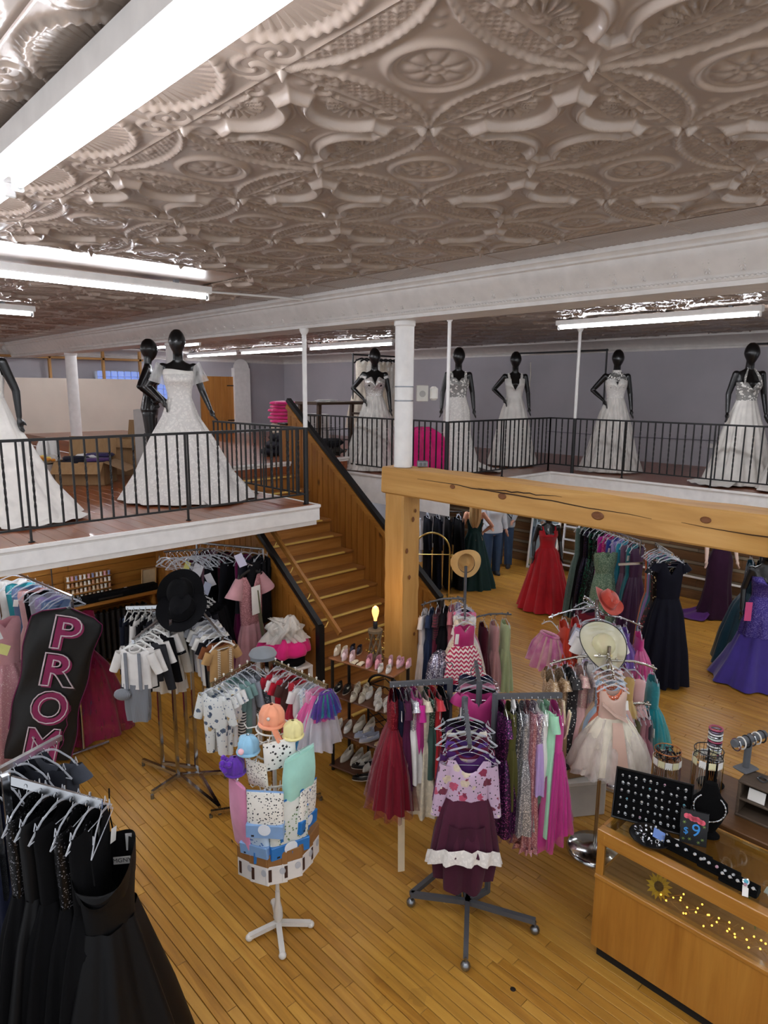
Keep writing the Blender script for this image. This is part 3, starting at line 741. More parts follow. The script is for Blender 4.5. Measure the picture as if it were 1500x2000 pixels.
# ================================================================== CLOTH AND FIGURE LIBRARY
def lerp(a, b, t): return a+(b-a)*t
def smooth(t): return t*t*(3-2*t)
def rows_at(keys, m):
    """keys: (z, hw, hd, amp, cx, cy) -> m+1 eased rows"""
    ks = [tuple(k)+(0,)*(6-len(k)) for k in keys]; z0, z1 = ks[0][0], ks[-1][0]; out = []
    for i in range(m+1):
        z = lerp(z0, z1, i/m)
        for a, b in zip(ks[:-1], ks[1:]):
            lo, hi = min(a[0], b[0]), max(a[0], b[0])
            if lo-1e-9 <= z <= hi+1e-9:
                t = (z-a[0])/(b[0]-a[0]) if b[0] != a[0] else 0
                out.append(tuple(lerp(p, q, t) for p, q in zip(a, b))); break
    return out
def cloth(keys, n=44, m=12, folds=9, ph=None, top=None, hem=None, sq=1.0, mb=None, mat=None, jit=.35, fade=.35):
    """closed cloth surface around z; front is -y.  top(x, s)/hem(t) shift the first/last rows (s=-1 front, +1 back)"""
    mb = mb or MB(); ph = random.random()*6 if ph is None else ph; rows = rows_at(keys, m); rings = []
    w1, w2, w3 = random.random()*6, random.random()*6, random.random()*.5+.6
    for i, (z, hw, hd, amp, cx, cy) in enumerate(rows):
        f = i/m; r = []
        for k in range(n):
            t = 2*PI*k/n; c, s = math.cos(t), math.sin(t)
            ex = abs(c)**sq*(1 if c >= 0 else -1); ey = abs(s)**sq*(1 if s >= 0 else -1)
            wob = math.sin(folds*t+ph+jit*math.sin(2*t+w1)*2+f*w3)+.4*math.sin(folds*1.7*t+w2)
            q = 1+0
            x = ex*hw+c*amp*wob; y = ey*hd+s*amp*wob
            zz = z
            if top and f < fade: zz += top(x, -1 if s < 0 else 1, t)*(1-f/fade)
            if hem and f > 1-fade: zz += hem(t)*(1-(1-f)/fade)
            r.append((cx+x, cy+y, zz))
        rings.append(r)
    return mb.loft(rings, cap0=False, cap1=False, mat=mat)
def neck_top(kind, w, dip):
    """neckline shift for the upper edge of a bodice; shoulders slope down outward"""
    def f(x, s, t):
        a = abs(x)/max(w, 1e-6); d = dip if s < 0 else dip*.35
        if kind == 'v': h = -d*max(0, 1-a/.45)
        elif kind == 'sweet': h = -d*max(0, 1-a/.22)+.4*dip*math.exp(-((a-.42)/.25)**2)-(.05 if s > 0 else 0)
        elif kind == 'flat': h = 0
        elif kind == 'square': h = -d if a < .45 else 0
        else: h = -d*math.sqrt(max(0, 1-(a/.5)**2)) if a < .5 else 0
        return h-.10*w*a*a if kind not in ('flat', 'sweet') else h
    return f
def sleeve(mb, side, x, z, L, r0, r1, spread=.35, d=.6, n=14, bend=0.0, cy=0, puff=0.0):
    """sleeve tube leaving shoulder (side*x, cy, z) down and out"""
    rings = []; m = 7
    for i in range(m+1):
        f = i/m; px = side*(x+L*math.sin(spread)*f*(1-bend*f)); pz = z-L*math.cos(spread)*f; r = lerp(r0, r1, f)+puff*math.sin(PI*f)
        rings.append([(px+math.cos(spread)*r*math.cos(a)*side, cy+r*d*math.sin(a)*(1+.12*math.sin(3*a+f*5)), pz+math.sin(spread)*r*math.cos(a)*.8) for a in [2*PI*k/n for k in range(n)]])
    return mb.loft(rings, cap0=False, cap1=False)
# ---- hangers (shared meshes): hook sits on the bar at the origin
def hanger_meshes(w, drop, bar, mat, hookmat, r=.0032, lip=0.0):
    hook = MB().tube([(.018*math.cos(a), 0, -.014+.018*math.sin(a)) for a in [PI*(1.15-.11*k) for k in range(13)]]+[(0, 0, -drop*.55), (0, 0, -drop*.75)], .0022, 6).mesh('hook', hookmat, True)
    b = MB()
    b.tube([(-w, 0, -drop-.075*w/.2), (-w*.55, 0, -drop*.9-.012), (-w*.15, 0, -drop*.72), (0, 0, -drop*.66), (w*.15, 0, -drop*.72), (w*.55, 0, -drop*.9-.012), (w, 0, -drop-.075*w/.2)], [(r, r*2.2)]*7 if lip else r, 7)
    if bar: b.tube([(-w*.96, 0, -drop-.075*w/.2), (w*.96, 0, -drop-.08*w/.2)], r*.8, 6)
    if lip:
        for s in (-1, 1): b.tube([(s*w*.7, 0, -drop*.98-.02), (s*w*.74, 0, -drop*.86), (s*w*.80, 0, -drop*.98-.026)], r*.9, 6)
    return hook, b.mesh('shoulder_bar', mat, True)
CLEARP = (lambda t: (t.base('#e9eef6'), t.set(rough=.08, spec=.9, alpha=.38, coat=.5))[1])(NT('clear_acrylic'))
HANG = {'clear': hanger_meshes(.20, .085, True, CLEARP, CHROME, .0034, 1), 'wire': hanger_meshes(.17, .07, True, CHROME, CHROME, .0019), 'kid': hanger_meshes(.125, .06, True, plain('#e9e9e6', .35), plain('#e9e9e6', .35), .0038, 1),
        'kidclear': hanger_meshes(.115, .06, False, CLEARP, CHROME, .003, 1), 'black': hanger_meshes(.19, .08, False, plain('#141416', .4), CHROME, .008, 1), 'grey': hanger_meshes(.17, .07, True, plain('#a9b0bd', .35), CHROME, .006, 1)}
def hanger(kind, loc, rz, label, group, tilt=0.0):
    t = thing('clothes_hanger', label, 'hanger', loc, (0, tilt, rz), group)
    h, b = HANG[kind]; place(h, 'hook', t); place(b, 'shoulder_bar', t); return t
# ---- hanging garments; local z=0 is the rail, local y is the rail direction
def ticket(t, x, y, z, w=.05, h=.075, c='#eceae4', rz=0.0, name='price_tag'):
    o = MB().bbox(-w/2, w/2, -.0012, .0012, -h, 0, .0008).build(name, plain(c, .6), t); o.location = (x, y, z); o.rotation_euler = (0, random.uniform(-.25, .25), rz)
def g_dress(t, L, s=1.0, bod=None, sk=None, neck='round', sl=None, slm=None, waist=.40, sw=.17, ww=.125, hem=.26, hd=.075, fold=9, amp=.012, dip=.09, wisp=None, over=None, hi=0.0, top0=.10, straps=None, hemtrim=None, tick=True):
    """dress: bodice, skirt, sleeves, straps, overlay"""
    zt = -top0*s; zw = zt-L*waist; zb = zt-L
    D = .055*s
    cloth([(zt, sw*.93, D*.7, 0), (zt-.05*s, sw, D*.9, 0), (zt-(zt-zw)*.45, sw*.92, D*1.15, .002), (zw, ww, D, .003)], 36, 8, 7, top=neck_top(neck, sw, dip*s)).build('bodice', bod, t, True, None)
    hemf = (lambda a: hi*(-math.sin(a))*1.0) if hi else None
    cloth([(zw+.01, ww*1.01, D, .002), (zw-(L*(1-waist))*.18, lerp(ww, hem, .38), lerp(D, hd, .4), amp*.5), (zw-(L*(1-waist))*.6, lerp(ww, hem, .78), lerp(D, hd, .8), amp), (zb, hem, hd, amp*1.5)], 60, 12, fold, hem=hemf).build('skirt', sk or bod, t, True, None)
    if over: cloth([(zw+.005, ww*1.05, D*1.05, .003), (zw-(L*(1-waist))*.5, lerp(ww, hem*1.1, .7), lerp(D, hd*1.15, .7), amp*1.2), (zb-.03*s, hem*1.12, hd*1.2, amp*2)], 60, 8, fold+3, hem=hemf).build('overlay', over, t, True, None)
    if sl:
        for sd in (-1, 1):
            m = MB()
            if sl == 'cap': sleeve(m, sd, sw*.88, zt-.03*s, .10*s, .055*s, .075*s, .55)
            elif sl == 'flutter': sleeve(m, sd, sw*.85, zt-.02*s, .22*s, .05*s, .11*s, .45, .7)
            elif sl == 'short': sleeve(m, sd, sw*.88, zt-.035*s, .16*s, .06*s, .062*s, .5)
            elif sl == 'puff': sleeve(m, sd, sw*.88, zt-.03*s, .13*s, .045*s, .045*s, .6, puff=.03*s)
            else: sleeve(m, sd, sw*.92, zt-.05*s, .42*s, .058*s, .040*s, .16)
            m.build('sleeve', slm or bod, t, True, None)
    if straps:
        for sd in (-1, 1): MB().tube([(sd*sw*.6, -.02*s, zt-.02*s), (sd*sw*.55, 0, zt+.05*s), (sd*sw*.6, .02*s, zt-.02*s)], (.004*s, .004*s) if straps is True else straps, 6).build('strap', bod, t, True)
    if hemtrim: cloth([(zb+.035*s, hem*1.01, hd*1.02, amp*1.5), (zb-.02*s, hem*1.06, hd*1.08, amp*2.2)], 60, 3, fold+7, hem=hemf).build('hem_ruffle', hemtrim, t, True, None)
    if tick and random.random() < .5: ticket(t, random.choice((-1, 1))*sw*.75, -.06*s, zt-.12*s)
def g_top(t, L, s=1.0, body=None, slm=None, sl='long', sw=.20, hem=.21, collar=None, lapel=None, shirt=None, placket=None, trim=None, tie=None, top0=.10, hd=.055):
    zt = -top0*s; zb = zt-L; D = hd*s
    cloth([(zt, sw*.8, D*.55, 0), (zt-.035*s, sw, D*.85, 0), (zt-L*.45, sw*.94, D*1.1, .003), (zb, hem, D*1.2, .006)], 40, 9, 6, top=neck_top('v' if lapel else 'round', sw, (.12 if lapel else .035)*s)).build('body', body, t, True, None)
    SL = {'long': .50, 'short': .16, 'kid': .24}[sl]*s
    for sd in (-1, 1):
        m = MB(); sleeve(m, sd, sw*.95, zt-.045*s, SL, .062*s, (.048 if sl != 'short' else .062)*s, .20 if sl == 'long' else .42); m.build('sleeve', slm or body, t, True, None)
        if trim:
            sp = .20 if sl == 'long' else .42; e = MB(); sleeve(e, sd, sw*.95+SL*.86*math.sin(sp), zt-.045*s-SL*.86*math.cos(sp), .03*s, .056*s, .058*s, sp); e.build('cuff', trim, t, True, None)
    if shirt: MB().add([(-.05*s, -D*.85, zt-.01*s), (.05*s, -D*.85, zt-.01*s), (.012*s, -D*1.25, zt-.26*s), (-.012*s, -D*1.25, zt-.26*s)], [(0, 1, 2, 3)]).add([(-.05*s, -D*.80, zt-.01*s), (.05*s, -D*.80, zt-.01*s), (.012*s, -D*1.15, zt-.26*s), (-.012*s, -D*1.15, zt-.26*s)], [(3, 2, 1, 0)]).build('shirt_front', shirt, t)
    if lapel:
        for sd in (-1, 1):
            pts = [(sd*.035*s, zt+.005*s), (sd*.085*s, zt-.02*s), (sd*.095*s, zt-.11*s), (sd*.07*s, zt-.105*s), (sd*.012*s, zt-.27*s)]
            MB().poly(pts, .006*s, Matrix.Translation((0, -D*1.32, 0))).build('lapel', lapel, t)
    if collar: MB().tube([(.06*s*math.cos(a), .8*D*math.sin(a), zt-.01*s+.012*s*math.sin(a)) for a in [2*PI*k/14 for k in range(14)]], (.008*s, .016*s), 6, closed=True).build('collar', collar, t, True)
    if placket: MB().bbox(-.012*s, .012*s, -D*1.26, -D*1.1, zb+.03*s, zt-.03*s, .003).build('placket', placket, t)
    if tie: MB().poly([(-.028*s, zt-.02*s), (-.006*s, zt-.032*s), (-.028*s, zt-.05*s)], .008*s, Matrix.Translation((0, -D*1.3, 0))).poly([(.028*s, zt-.02*s), (.006*s, zt-.032*s), (.028*s, zt-.05*s)], .008*s, Matrix.Translation((0, -D*1.3, 0))).build('bow_tie', tie, t)
def g_onesie(t, L, s=1.0, body=None, legs=True, legm=None, sl='short', slm=None, susp=None, sw=.115, trim=None, patch=None):
    zt = -.075*s; zb = zt-L*(.55 if legs else .92); D = .035*s
    cloth([(zt, sw*.8, D*.6, 0), (zt-.03*s, sw, D*.9, 0), (zt-L*.3, sw*.92, D*1.15, .002), (zb+.05*s, sw*.98, D*1.1, .003), (zb, sw*(.9 if legs else .45), D, .002)], 32, 8, 5, top=neck_top('round', sw, .03*s)).build('body', body, t, True, None)
    if sl:
        for sd in (-1, 1): m = MB(); sleeve(m, sd, sw*.93, zt-.03*s, (.09 if sl == 'short' else .20)*s, .042*s, .038*s, .5 if sl == 'short' else .3); m.build('sleeve', slm or body, t, True, None)
    if legs:
        for sd in (-1, 1): cloth([(zb+.015*s, sw*.47, D*.95, 0, sd*sw*.46), (zb-L*.2, sw*.40, D*.9, .002, sd*sw*.48), (zt-L, sw*.33, D*.8, .002, sd*sw*.50)], 20, 6, 4).build('leg', legm or body, t, True, None)
    if susp:
        for sd in (-1, 1): MB().bbox(sd*sw*.45-.011*s, sd*sw*.45+.011*s, -D*1.35, -D*1.05, zb+L*.12, zt-.01*s, .003).build('suspender', susp, t)
    if patch:
        for sd in (-1, 1): MB().ball((sd*sw*.42, -D*1.2, zb+L*.13), (.024*s, .006, .02*s), 12, 6).build('bear_patch', patch, t, True)
def g_pants(t, L, s=1.0, m=None, w=.10):
    D = .03*s; zt = -.10*s
    cloth([(zt, w, D, 0), (zt-L*.3, w*1.1, D*1.3, .003)], 28, 4, 5).build('waist', m, t, True, None)
    for sd in (-1, 1): cloth([(zt-L*.28, w*.52, D*1.25, 0, sd*w*.52), (zt-L, w*.42, D*1.1, .004, sd*w*.55)], 20, 6, 4).build('leg', m, t, True, None)
def g_tutu(t, s, cols, L=.22, top=None, bodice=None, zt=-.07):
    """ruffled tulle skirt of several layers, each its own colour"""
    z = zt*s
    if bodice: cloth([(z, .10*s, .03*s, 0), (z-.12*s, .085*s, .035*s, .002)], 28, 5, 5, top=neck_top('round', .1*s, .04*s)).build('bodice', bodice, t, True, None); z -= .11*s
    else: MB().tube([(.085*s*math.cos(a), .03*s*math.sin(a), z) for a in [2*PI*k/16 for k in range(16)]], .012*s, 7, closed=True).build('waistband', cols[0], t, True)
    for i, c in enumerate(cols):
        cloth([(z, .085*s, .035*s, .004), (z-L*s*.4, (.15-.012*i)*s, (.075-.008*i)*s, .014*s), (z-L*s*(1-.08*(i % 2))-.01*i, (.19-.014*i)*s, (.11-.01*i)*s, .026*s)], 64, 8, 11+3*i, hem=lambda a: .02*s*math.sin(5*a)).build('tulle_layer', c, t, True, None)
class Arm:
    """a rail or arm from which clothes hang; A outer end, B inner end"""
    def __init__(s, A, B, where, group): s.A, s.B, s.where, s.group = Vector(A), Vector(B), where, group; s.n = 0
    def at(s, f): return s.A.lerp(s.B, f)
def hang(arm, f, desc, cat, fn, name=None, kind='clear', jit=.09, turn=0.0, hang_label=True, flip=False, drop=0.0):
    p = arm.at(f); d = arm.B-arm.A; rz = math.atan2(d.y, d.x)-PI/2+random.uniform(-jit, jit)+turn+(PI if flip else 0)
    lab = '%s, %s along %s' % (desc, ORD[arm.n], arm.where) if arm.where else desc
    arm.n += 1
    t = thing(name or cat.replace(' ', '_'), lab, cat, (p.x, p.y, p.z-drop), (0, random.uniform(-.03, .03), rz), arm.group)
    fn(t)
    if kind and hang_label: hanger(kind, (p.x, p.y, p.z), rz, {'clear': 'clear plastic', 'wire': 'chrome wire', 'kid': 'small white plastic', 'kidclear': 'small clear plastic', 'black': 'black', 'grey': 'pale grey plastic'}[kind]+(' hanger, %s along %s' % (ORD[arm.n-1], arm.where)), 'hangers holding clothes')
    return t

# ------------------------------------------------------------------ figures
def remesh(mb, vox, mat, name, smooth_it=4):
    me = mb.mesh(name); o = bpy.data.objects.new('tmp_'+name, me); COL.objects.link(o)
    m = o.modifiers.new('r', 'REMESH'); m.mode = 'VOXEL'; m.voxel_size = vox; m.use_smooth_shade = True
    s = o.modifiers.new('s', 'SMOOTH'); s.iterations = smooth_it; s.factor = .5
    out = to_mesh_obj(o); bpy.data.objects.remove(o); bpy.data.meshes.remove(me)
    out.name = name; out.materials.clear(); out.materials.append(mat); return out
def ell(z, hw, hd, cy=0, n=20, cx=0): return [(cx+hw*math.cos(2*PI*k/n), cy+hd*math.sin(2*PI*k/n), z) for k in range(n)]
def limb(mb, pts, rs, n=12):
    P, R = [], []
    for i in range(len(pts)-1):
        for k in range(5):
            t = k/5; P.append(Vector(pts[i]).lerp(Vector(pts[i+1]), t)); R.append(lerp(rs[i], rs[i+1], t))
    P.append(Vector(pts[-1])); R.append(rs[-1]); mb.tube(P, R, n)
    for p, r in zip(pts, rs): mb.ball(p, r*.99, 10, 6)
def hand(mb, wrist, d, side, curl=.5, s=1.0, palm_n=None):
    """palm, four fingers of different lengths, thumb off the side of the palm"""
    w = Vector(wrist); d = Vector(d).normalized(); nrm = Vector(palm_n or (side, 0, 0)).normalized(); nrm = (nrm-d*nrm.dot(d)).normalized(); ac = d.cross(nrm)
    c = w+d*.045*s
    mb.tube([w, w+d*.03*s, w+d*.085*s], [(.020*s, .020*s), (.036*s, .017*s), (.038*s, .015*s)] if abs(ac.z) < .9 else .026*s, 10)
    mb.ball(c+d*.01*s, (.032*s, .032*s, .036*s), 10, 6)
    for k, L in enumerate((.066, .078, .072, .055)):
        b = w+d*.082*s+ac*(.028-.0185*k)*s; q = b+d*L*.5*s-nrm*curl*.010*s; e = q+(d-nrm*curl*.9).normalized()*L*.5*s
        mb.tube([b-d*.02*s, b, q, e], [.0105*s, .0105*s, .0098*s, .0085*s], 7); mb.ball(e, .0088*s, 7, 5)
    b = w+d*.03*s+ac*.028*s; q = b+(d+ac*.9-nrm*.3).normalized()*.034*s; e = q+(d+ac*.25-nrm*.5).normalized()*.034*s
    mb.tube([b-ac*.01*s, b, q, e], [.014*s, .014*s, .012*s, .0095*s], 7); mb.ball(e, .0095*s, 7, 5)
ARMS = {'down': [(.165, 0, 1.46), (.225, .03, 1.20), (.245, -.04, .96)], 'hip': [(.165, 0, 1.46), (.335, .07, 1.25), (.185, -.075, 1.10)], 'out': [(.165, 0, 1.46), (.245, .02, 1.20), (.33, -.06, 1.00)],
        'fwd': [(.165, 0, 1.46), (.20, -.02, 1.20), (.16, -.18, 1.06)], 'back': [(.165, 0, 1.46), (.23, .07, 1.20), (.25, .06, .95)]}
TORSO = [(.84, .10, .07, 0), (.88, .155, .10, .005), (.95, .178, .115, .012), (1.03, .155, .10, .008), (1.13, .118, .084, 0), (1.20, .125, .088, -.004), (1.29, .145, .10, -.012), (1.34, .152, .112, -.022), (1.40, .155, .092, -.010), (1.455, .168, .07, 0), (1.49, .14, .058, .004), (1.515, .085, .05, .006), (1.535, .055, .048, .004), (1.60, .053, .054, -.004), (1.66, .052, .055, -.008)]
def body(name, aL, aR, mat, stance=0.06, head='egg', skinvox=.0095, turn=0.0, hair=False, male=False):
    mb = MB(); k = 1.14 if male else 1.0
    mb.loft([ell(z, hw*(k if z > 1.1 else (1.05 if male and z < 1.1 else 1)), hd*k*(.9 if male and 1.28 < z < 1.36 else 1), cy) for z, hw, hd, cy in TORSO])
    if not male:
        for s in (-1, 1): mb.ball((s*.072, -.085, 1.325), (.062, .058, .06), 12, 8)
    hc = Vector((0, -.018, 1.735)); R = Matrix.Translation(hc) @ Matrix.Rotation(turn, 4, 'Z')
    rg = []
    for i in range(15):
        f = i/14; z = -.145+.275*f
        w = math.sin(PI*min(1, max(.0, (f*.93+.05))))**.45; jaw = lerp(.62, 1, min(1, f/.5))
        rg.append([tuple(R @ Vector((.094*w*jaw*math.cos(a), .112*w*lerp(.80, 1, min(1, f/.45))*math.sin(a)-.012*(1-f), z))) for a in [2*PI*q/20 for q in range(20)]])
    mb.loft(rg)
    if head == 'face':
        mb.loft([[tuple(R @ Vector(p)) for p in ring] for ring in ([(-.011, -.088, -.03), (.011, -.088, -.03), (.005, -.085, .02), (-.005, -.085, .02)], [(-.008, -.112, -.028), (.008, -.112, -.028), (.003, -.094, .018), (-.003, -.094, .018)])])
        for s in (-1, 1):
            mb.ball(tuple(R @ Vector((s*.074, .008, -.01))), (.010, .018, .03), 8, 6); mb.ball(tuple(R @ Vector((s*.03, -.083, .008))), (.013, .008, .007), 8, 5)
        mb.ball(tuple(R @ Vector((0, -.086, -.062))), (.022, .008, .006), 8, 5)
    for s in (-1, 1):
        limb(mb, [(s*.085, .01, .90), (s*(.075+stance*.3), -.005, .49), (s*(.07+stance*.6), .03, .075)], [.088*k, .055*k, .034*k])
        f = (s*(.07+stance*.6), .03, .075); mb.tube([(f[0], .055, .03), (f[0]+s*.01, -.06, .028), (f[0]+s*.015, -.14, .016)], [.03, (.036, .022), (.026, .012)], 10)
    for s, a in ((-1, aL), (1, aR)):
        P = [(s*x*(k if i == 0 else k), y, z) for i, (x, y, z) in enumerate(ARMS[a])]
        limb(mb, P, [.048*k, .038*k, .026*k]); mb.ball(P[0], .05*k, 10, 6)
        d = Vector(P[2])-Vector(P[1]); dd = Vector((-s*.5, -.25, -.8)) if a == 'hip' else d
        hand(mb, P[2], dd if a != 'fwd' else Vector((-s*.3, -.7, -.3)), -s, .6, .95*k)
    return remesh(mb, skinvox, mat, name)
BLACKGLOSS = (lambda t: (t.base('#0b0b0d'), t.set(rough=.32, coat=.25))[1])(NT('black_mannequin'))
BODY = {}
def body_mesh(aL, aR, mat=BLACKGLOSS, **kw):
    key = (aL, aR, mat.name, tuple(sorted(kw.items())))
    if key not in BODY: BODY[key] = body('body', aL, aR, mat, **kw)
    return BODY[key]
def mannequin(x, y, z, rz, aL, aR, label, sc=1.0, **kw):
    t = thing('mannequin', label, 'mannequin', (x, y, z), rz, 'black abstract mannequins')
    o = place(body_mesh(aL, aR, **kw), 'body', t, (0, 0, .012)); o.scale = (sc, sc, sc)
    MB().lathe([(.17, 0), (.17, .006), (.15, .011), (.012, .012)], 28).tube([(.06, .09, .0), (.06, .08, .34), (.07, .03, .40)], .008, 8).build('base', STEEL, t, True)
    return t
IV = fabric('#e4e0d9', .75, .35); IVLACE = lace('#e6e2dc', None, 34.0, 1.0); IVNET = lace('#efece7', None, 40.0, .30); IVTUL = tulle('#e5e1da', .80); IVSAT = satin('#e2ded8', .45)
IVGAP = lace('#ece9e3', None, 24.0, .50)
BEAD = sequin('#cfc9c2', '#ffffff', 120.0, .3, .35)
def fit(z0, z1, off=.010, flare=0.0):
    """rows of the torso, offset outward, from z0 (top) to z1"""
    out = []
    for i in range(9):
        z = lerp(z0, z1, i/8)
        for a, b in zip(TORSO[:-1], TORSO[1:]):
            if a[0] <= z <= b[0]:
                q = (z-a[0])/(b[0]-a[0]); hw, hd, cy = (lerp(a[k], b[k], q) for k in (1, 2, 3)); bust = math.exp(-((z-1.325)/.055)**2)
                out.append((z, hw+off, hd+off+.028*bust, 0, 0, cy-.020*bust)); break
    return out
def gown(x, y, z, rz, label, top=1.40, neck='sweet', dip=.05, bod=None, sk=None, hem=(.5, .45), hc=(0, 0), fold=12, amp=.02, hipfit=0.0, straps=None, extra=None, train=None, waist=1.13, over=None, sash=None, sc=1.0):
    t = thing('wedding_gown', label, 'wedding gown', (x, y, z+.012), rz, 'white wedding gowns on display'); t.scale = (sc, sc, sc)
    cloth(fit(top, waist-.005), 48, 12, 3, top=neck_top(neck, .16, dip), fade=.6).build('bodice', bod or IVLACE, t, True, None)
    ks = [(waist, .128, .094, .001, 0, 0), (1.0, .172, .125, .004, 0, .008), (.92, .20, .145, .006, 0, .012)]
    if hipfit: ks += [(hipfit, .215, .17, .008, 0, .012)]
    else: ks += [(.70, lerp(.2, hem[0], .24), lerp(.15, hem[1], .24), amp*.6, hc[0]*.15, hc[1]*.15)]
    ks += [(.30, lerp(.2, hem[0], .60 if not hipfit else .45), lerp(.15, hem[1], .60 if not hipfit else .45), amp, hc[0]*.45, hc[1]*.45), (.012, hem[0], hem[1], amp*1.25, hc[0], hc[1])]
    cloth(ks, 96, 22, fold, jit=.5).build('skirt', sk or IV, t, True, None)
    if over:
        cloth([(a, b*1.04, c*1.05, d*1.1, e, f) for a, b, c, d, e, f in ks], 96, 16, fold+4, jit=.5).build('overskirt', over, t, True, None)
    if train:
        # fabric pooled on the floor: a low fan with scalloped edge
        dx, dy, L, w = train; d = Vector((dx, dy, 0)).normalized(); nrm = Vector((-d.y, d.x, 0)); rings = []
        for i in range(9):
            f = i/8; r = []
            for k in range(25):
                a = -1+2*k/24; q = d*(hem[1]*.55+L*f*math.sqrt(max(0, 1-.55*a*a)))+nrm*(a*w*(.75+.35*f))+Vector((hc[0], hc[1], 0))
                zz = .19*(1-f)**1.6*(1-a*a*.5)+.012+.012*math.sin(a*13+f*3)*(1-f*.4)+.006*abs(math.sin(a*31))*f
                r.append((q.x, q.y, max(zz, .006)))
            rings.append(r)
        MB().loft(rings, closed=False).build('train', over or sk or IV, t, True, None)
    if straps:
        for sd in (-1, 1):
            w = straps; a = [(sd*.095, -.115, top-.02), (sd*.105, -.07, 1.47), (sd*.10, 0, 1.515), (sd*.10, .065, 1.47), (sd*.09, .085, top-.04)]
            MB().tube(a, (w, .004), 6).build('strap', bod or IVLACE, t, True)
    if sash: cloth([(waist+.02, .128, .098, 0), (waist-.025, .136, .104, 0)], 40, 2, 3).build('sash', sash, t, True, None)
    if extra: extra(t)
    return t
# ================================================================== MEZZANINE: mannequins and wedding gowns
# facing: local front is -y; rz turns it
def off_shoulder(t):
    MB().tube([(.165*math.cos(a), .108*math.sin(a)-.012, 1.40+.012*math.sin(a*2)) for a in [2*PI*k/24 for k in range(24)]], (.008, .032), 8, closed=True).build('folded_band', IV, t, True)
    for sd in (-1, 1):
        rings = []
        for i in range(6):
            f = i/5; r = .07+.06*f
            rings.append([(sd*(.19+.04*f)+r*.8*math.cos(a)*(.7+.2*f), r*math.sin(a), 1.49-.20*f+.03*math.cos(a)*sd) for a in [2*PI*k/16 for k in range(16)]])
        MB().loft(rings, cap0=False, cap1=False).build('sheer_sleeve', tulle('#e9e7e3', .38), t, True, None)
FR = math.radians(-46)     # turned to face the viewer
mannequin(3.54, 7.02, MZ, FR+.25, 'hip', 'out', 'black mannequin wearing the off-shoulder lace gown with folded band', stance=.05)
gown(3.54, 7.02, MZ, FR+.25, 'ivory lace off-shoulder wedding gown with wide train behind left railing', top=1.385, neck='flat', bod=IVLACE, sk=IVLACE, hem=(.74, .55), hc=(.06, -.05), fold=13, amp=.022, extra=off_shoulder, train=(.9, -.5, .38, .42))
mannequin(1.72, 7.25, MZ, FR-.2, 'down', 'back', 'black mannequin half out of frame at the left edge', stance=.05)
gown(1.72, 7.25, MZ, FR-.2, 'plain ivory wedding gown with long train at the left edge', top=1.39, bod=IVLACE, sk=IV, hem=(.66, .60), hc=(.16, -.05), fold=11, amp=.022, train=(.95, -.3, .42, .40))
mannequin(3.92, 8.62, MZ, FR+1.8, 'hip', 'fwd', 'bare black mannequin with hand on hip behind the off-shoulder gown', stance=.07)
def drop_sleeves(t):
    for sd in (-1, 1):
        MB().tube([(sd*.14, -.09, 1.41), (sd*.20, -.08, 1.43), (sd*.235, 0, 1.42), (sd*.20, .07, 1.42), (sd*.13, .08, 1.38)], (.006, .022), 6).build('drop_sleeve', tulle('#e9e7e3', .6), t, True)
mannequin(7.18, 7.75, MZ, FR+.12, 'hip', 'down', 'black mannequin wearing the beaded tulle ball gown behind stairwell railing')
gown(7.18, 7.75, MZ, FR+.12, 'ivory tulle ball gown with beaded sweetheart bodice behind stairwell railing', top=1.39, dip=.09, bod=BEAD, sk=IVTUL, hem=(.52, .50), fold=16, amp=.014, extra=drop_sleeves, over=tulle('#e8e5df', .45))
mannequin(7.85, 6.62, MZ, FR+.05, 'down', 'down', 'black mannequin wearing the lace sheath gown behind slim pole')
gown(7.85, 6.62, MZ, FR+.05, 'fitted lace sheath wedding gown with wide straps behind slim pole', top=1.40, neck='sweet', dip=.04, bod=IVGAP, sk=IVLACE, hem=(.30, .30), hc=(.08, .05), hipfit=.55, fold=9, amp=.02, straps=.02, train=(.8, .1, .5, .26))
mannequin(9.30, 6.62, MZ, FR-.05, 'hip', 'down', 'black mannequin wearing the plunging satin gown below the pipe rack')
gown(9.30, 6.62, MZ, FR-.05, 'plain ivory A-line wedding gown with plunging V neck', top=1.44, neck='v', dip=.22, bod=IVSAT, sk=IV, hem=(.40, .38), fold=13, amp=.022, straps=.02, sash=IVSAT)
def halter(t):
    MB().tube([(.062*math.cos(a), .058*math.sin(a), 1.535) for a in [2*PI*k/18 for k in range(18)]], (.006, .022), 6, closed=True).build('neck_band', IVLACE, t, True)
    cloth([(1.535, .06, .056, 0), (1.49, .115, .075, 0, 0, -.008), (1.44, .15, .09, 0, 0, -.01), (1.38, .158, .118, 0, 0, -.02)], 40, 8, 3).build('sheer_yoke', IVNET, t, True, None)
mannequin(9.82, 5.10, MZ, FR-.12, 'hip', 'down', 'black mannequin wearing the halter gown with sheer lace yoke')
gown(9.82, 5.10, MZ, FR-.12, 'ivory A-line wedding gown with sheer lace halter yoke beside slim pole', top=1.40, neck='sweet', dip=.07, bod=IVLACE, sk=IVTUL, hem=(.46, .42), fold=14, amp=.016, extra=halter, over=tulle('#e6e2dc', .5), train=(-.8, -.2, .34, .3))
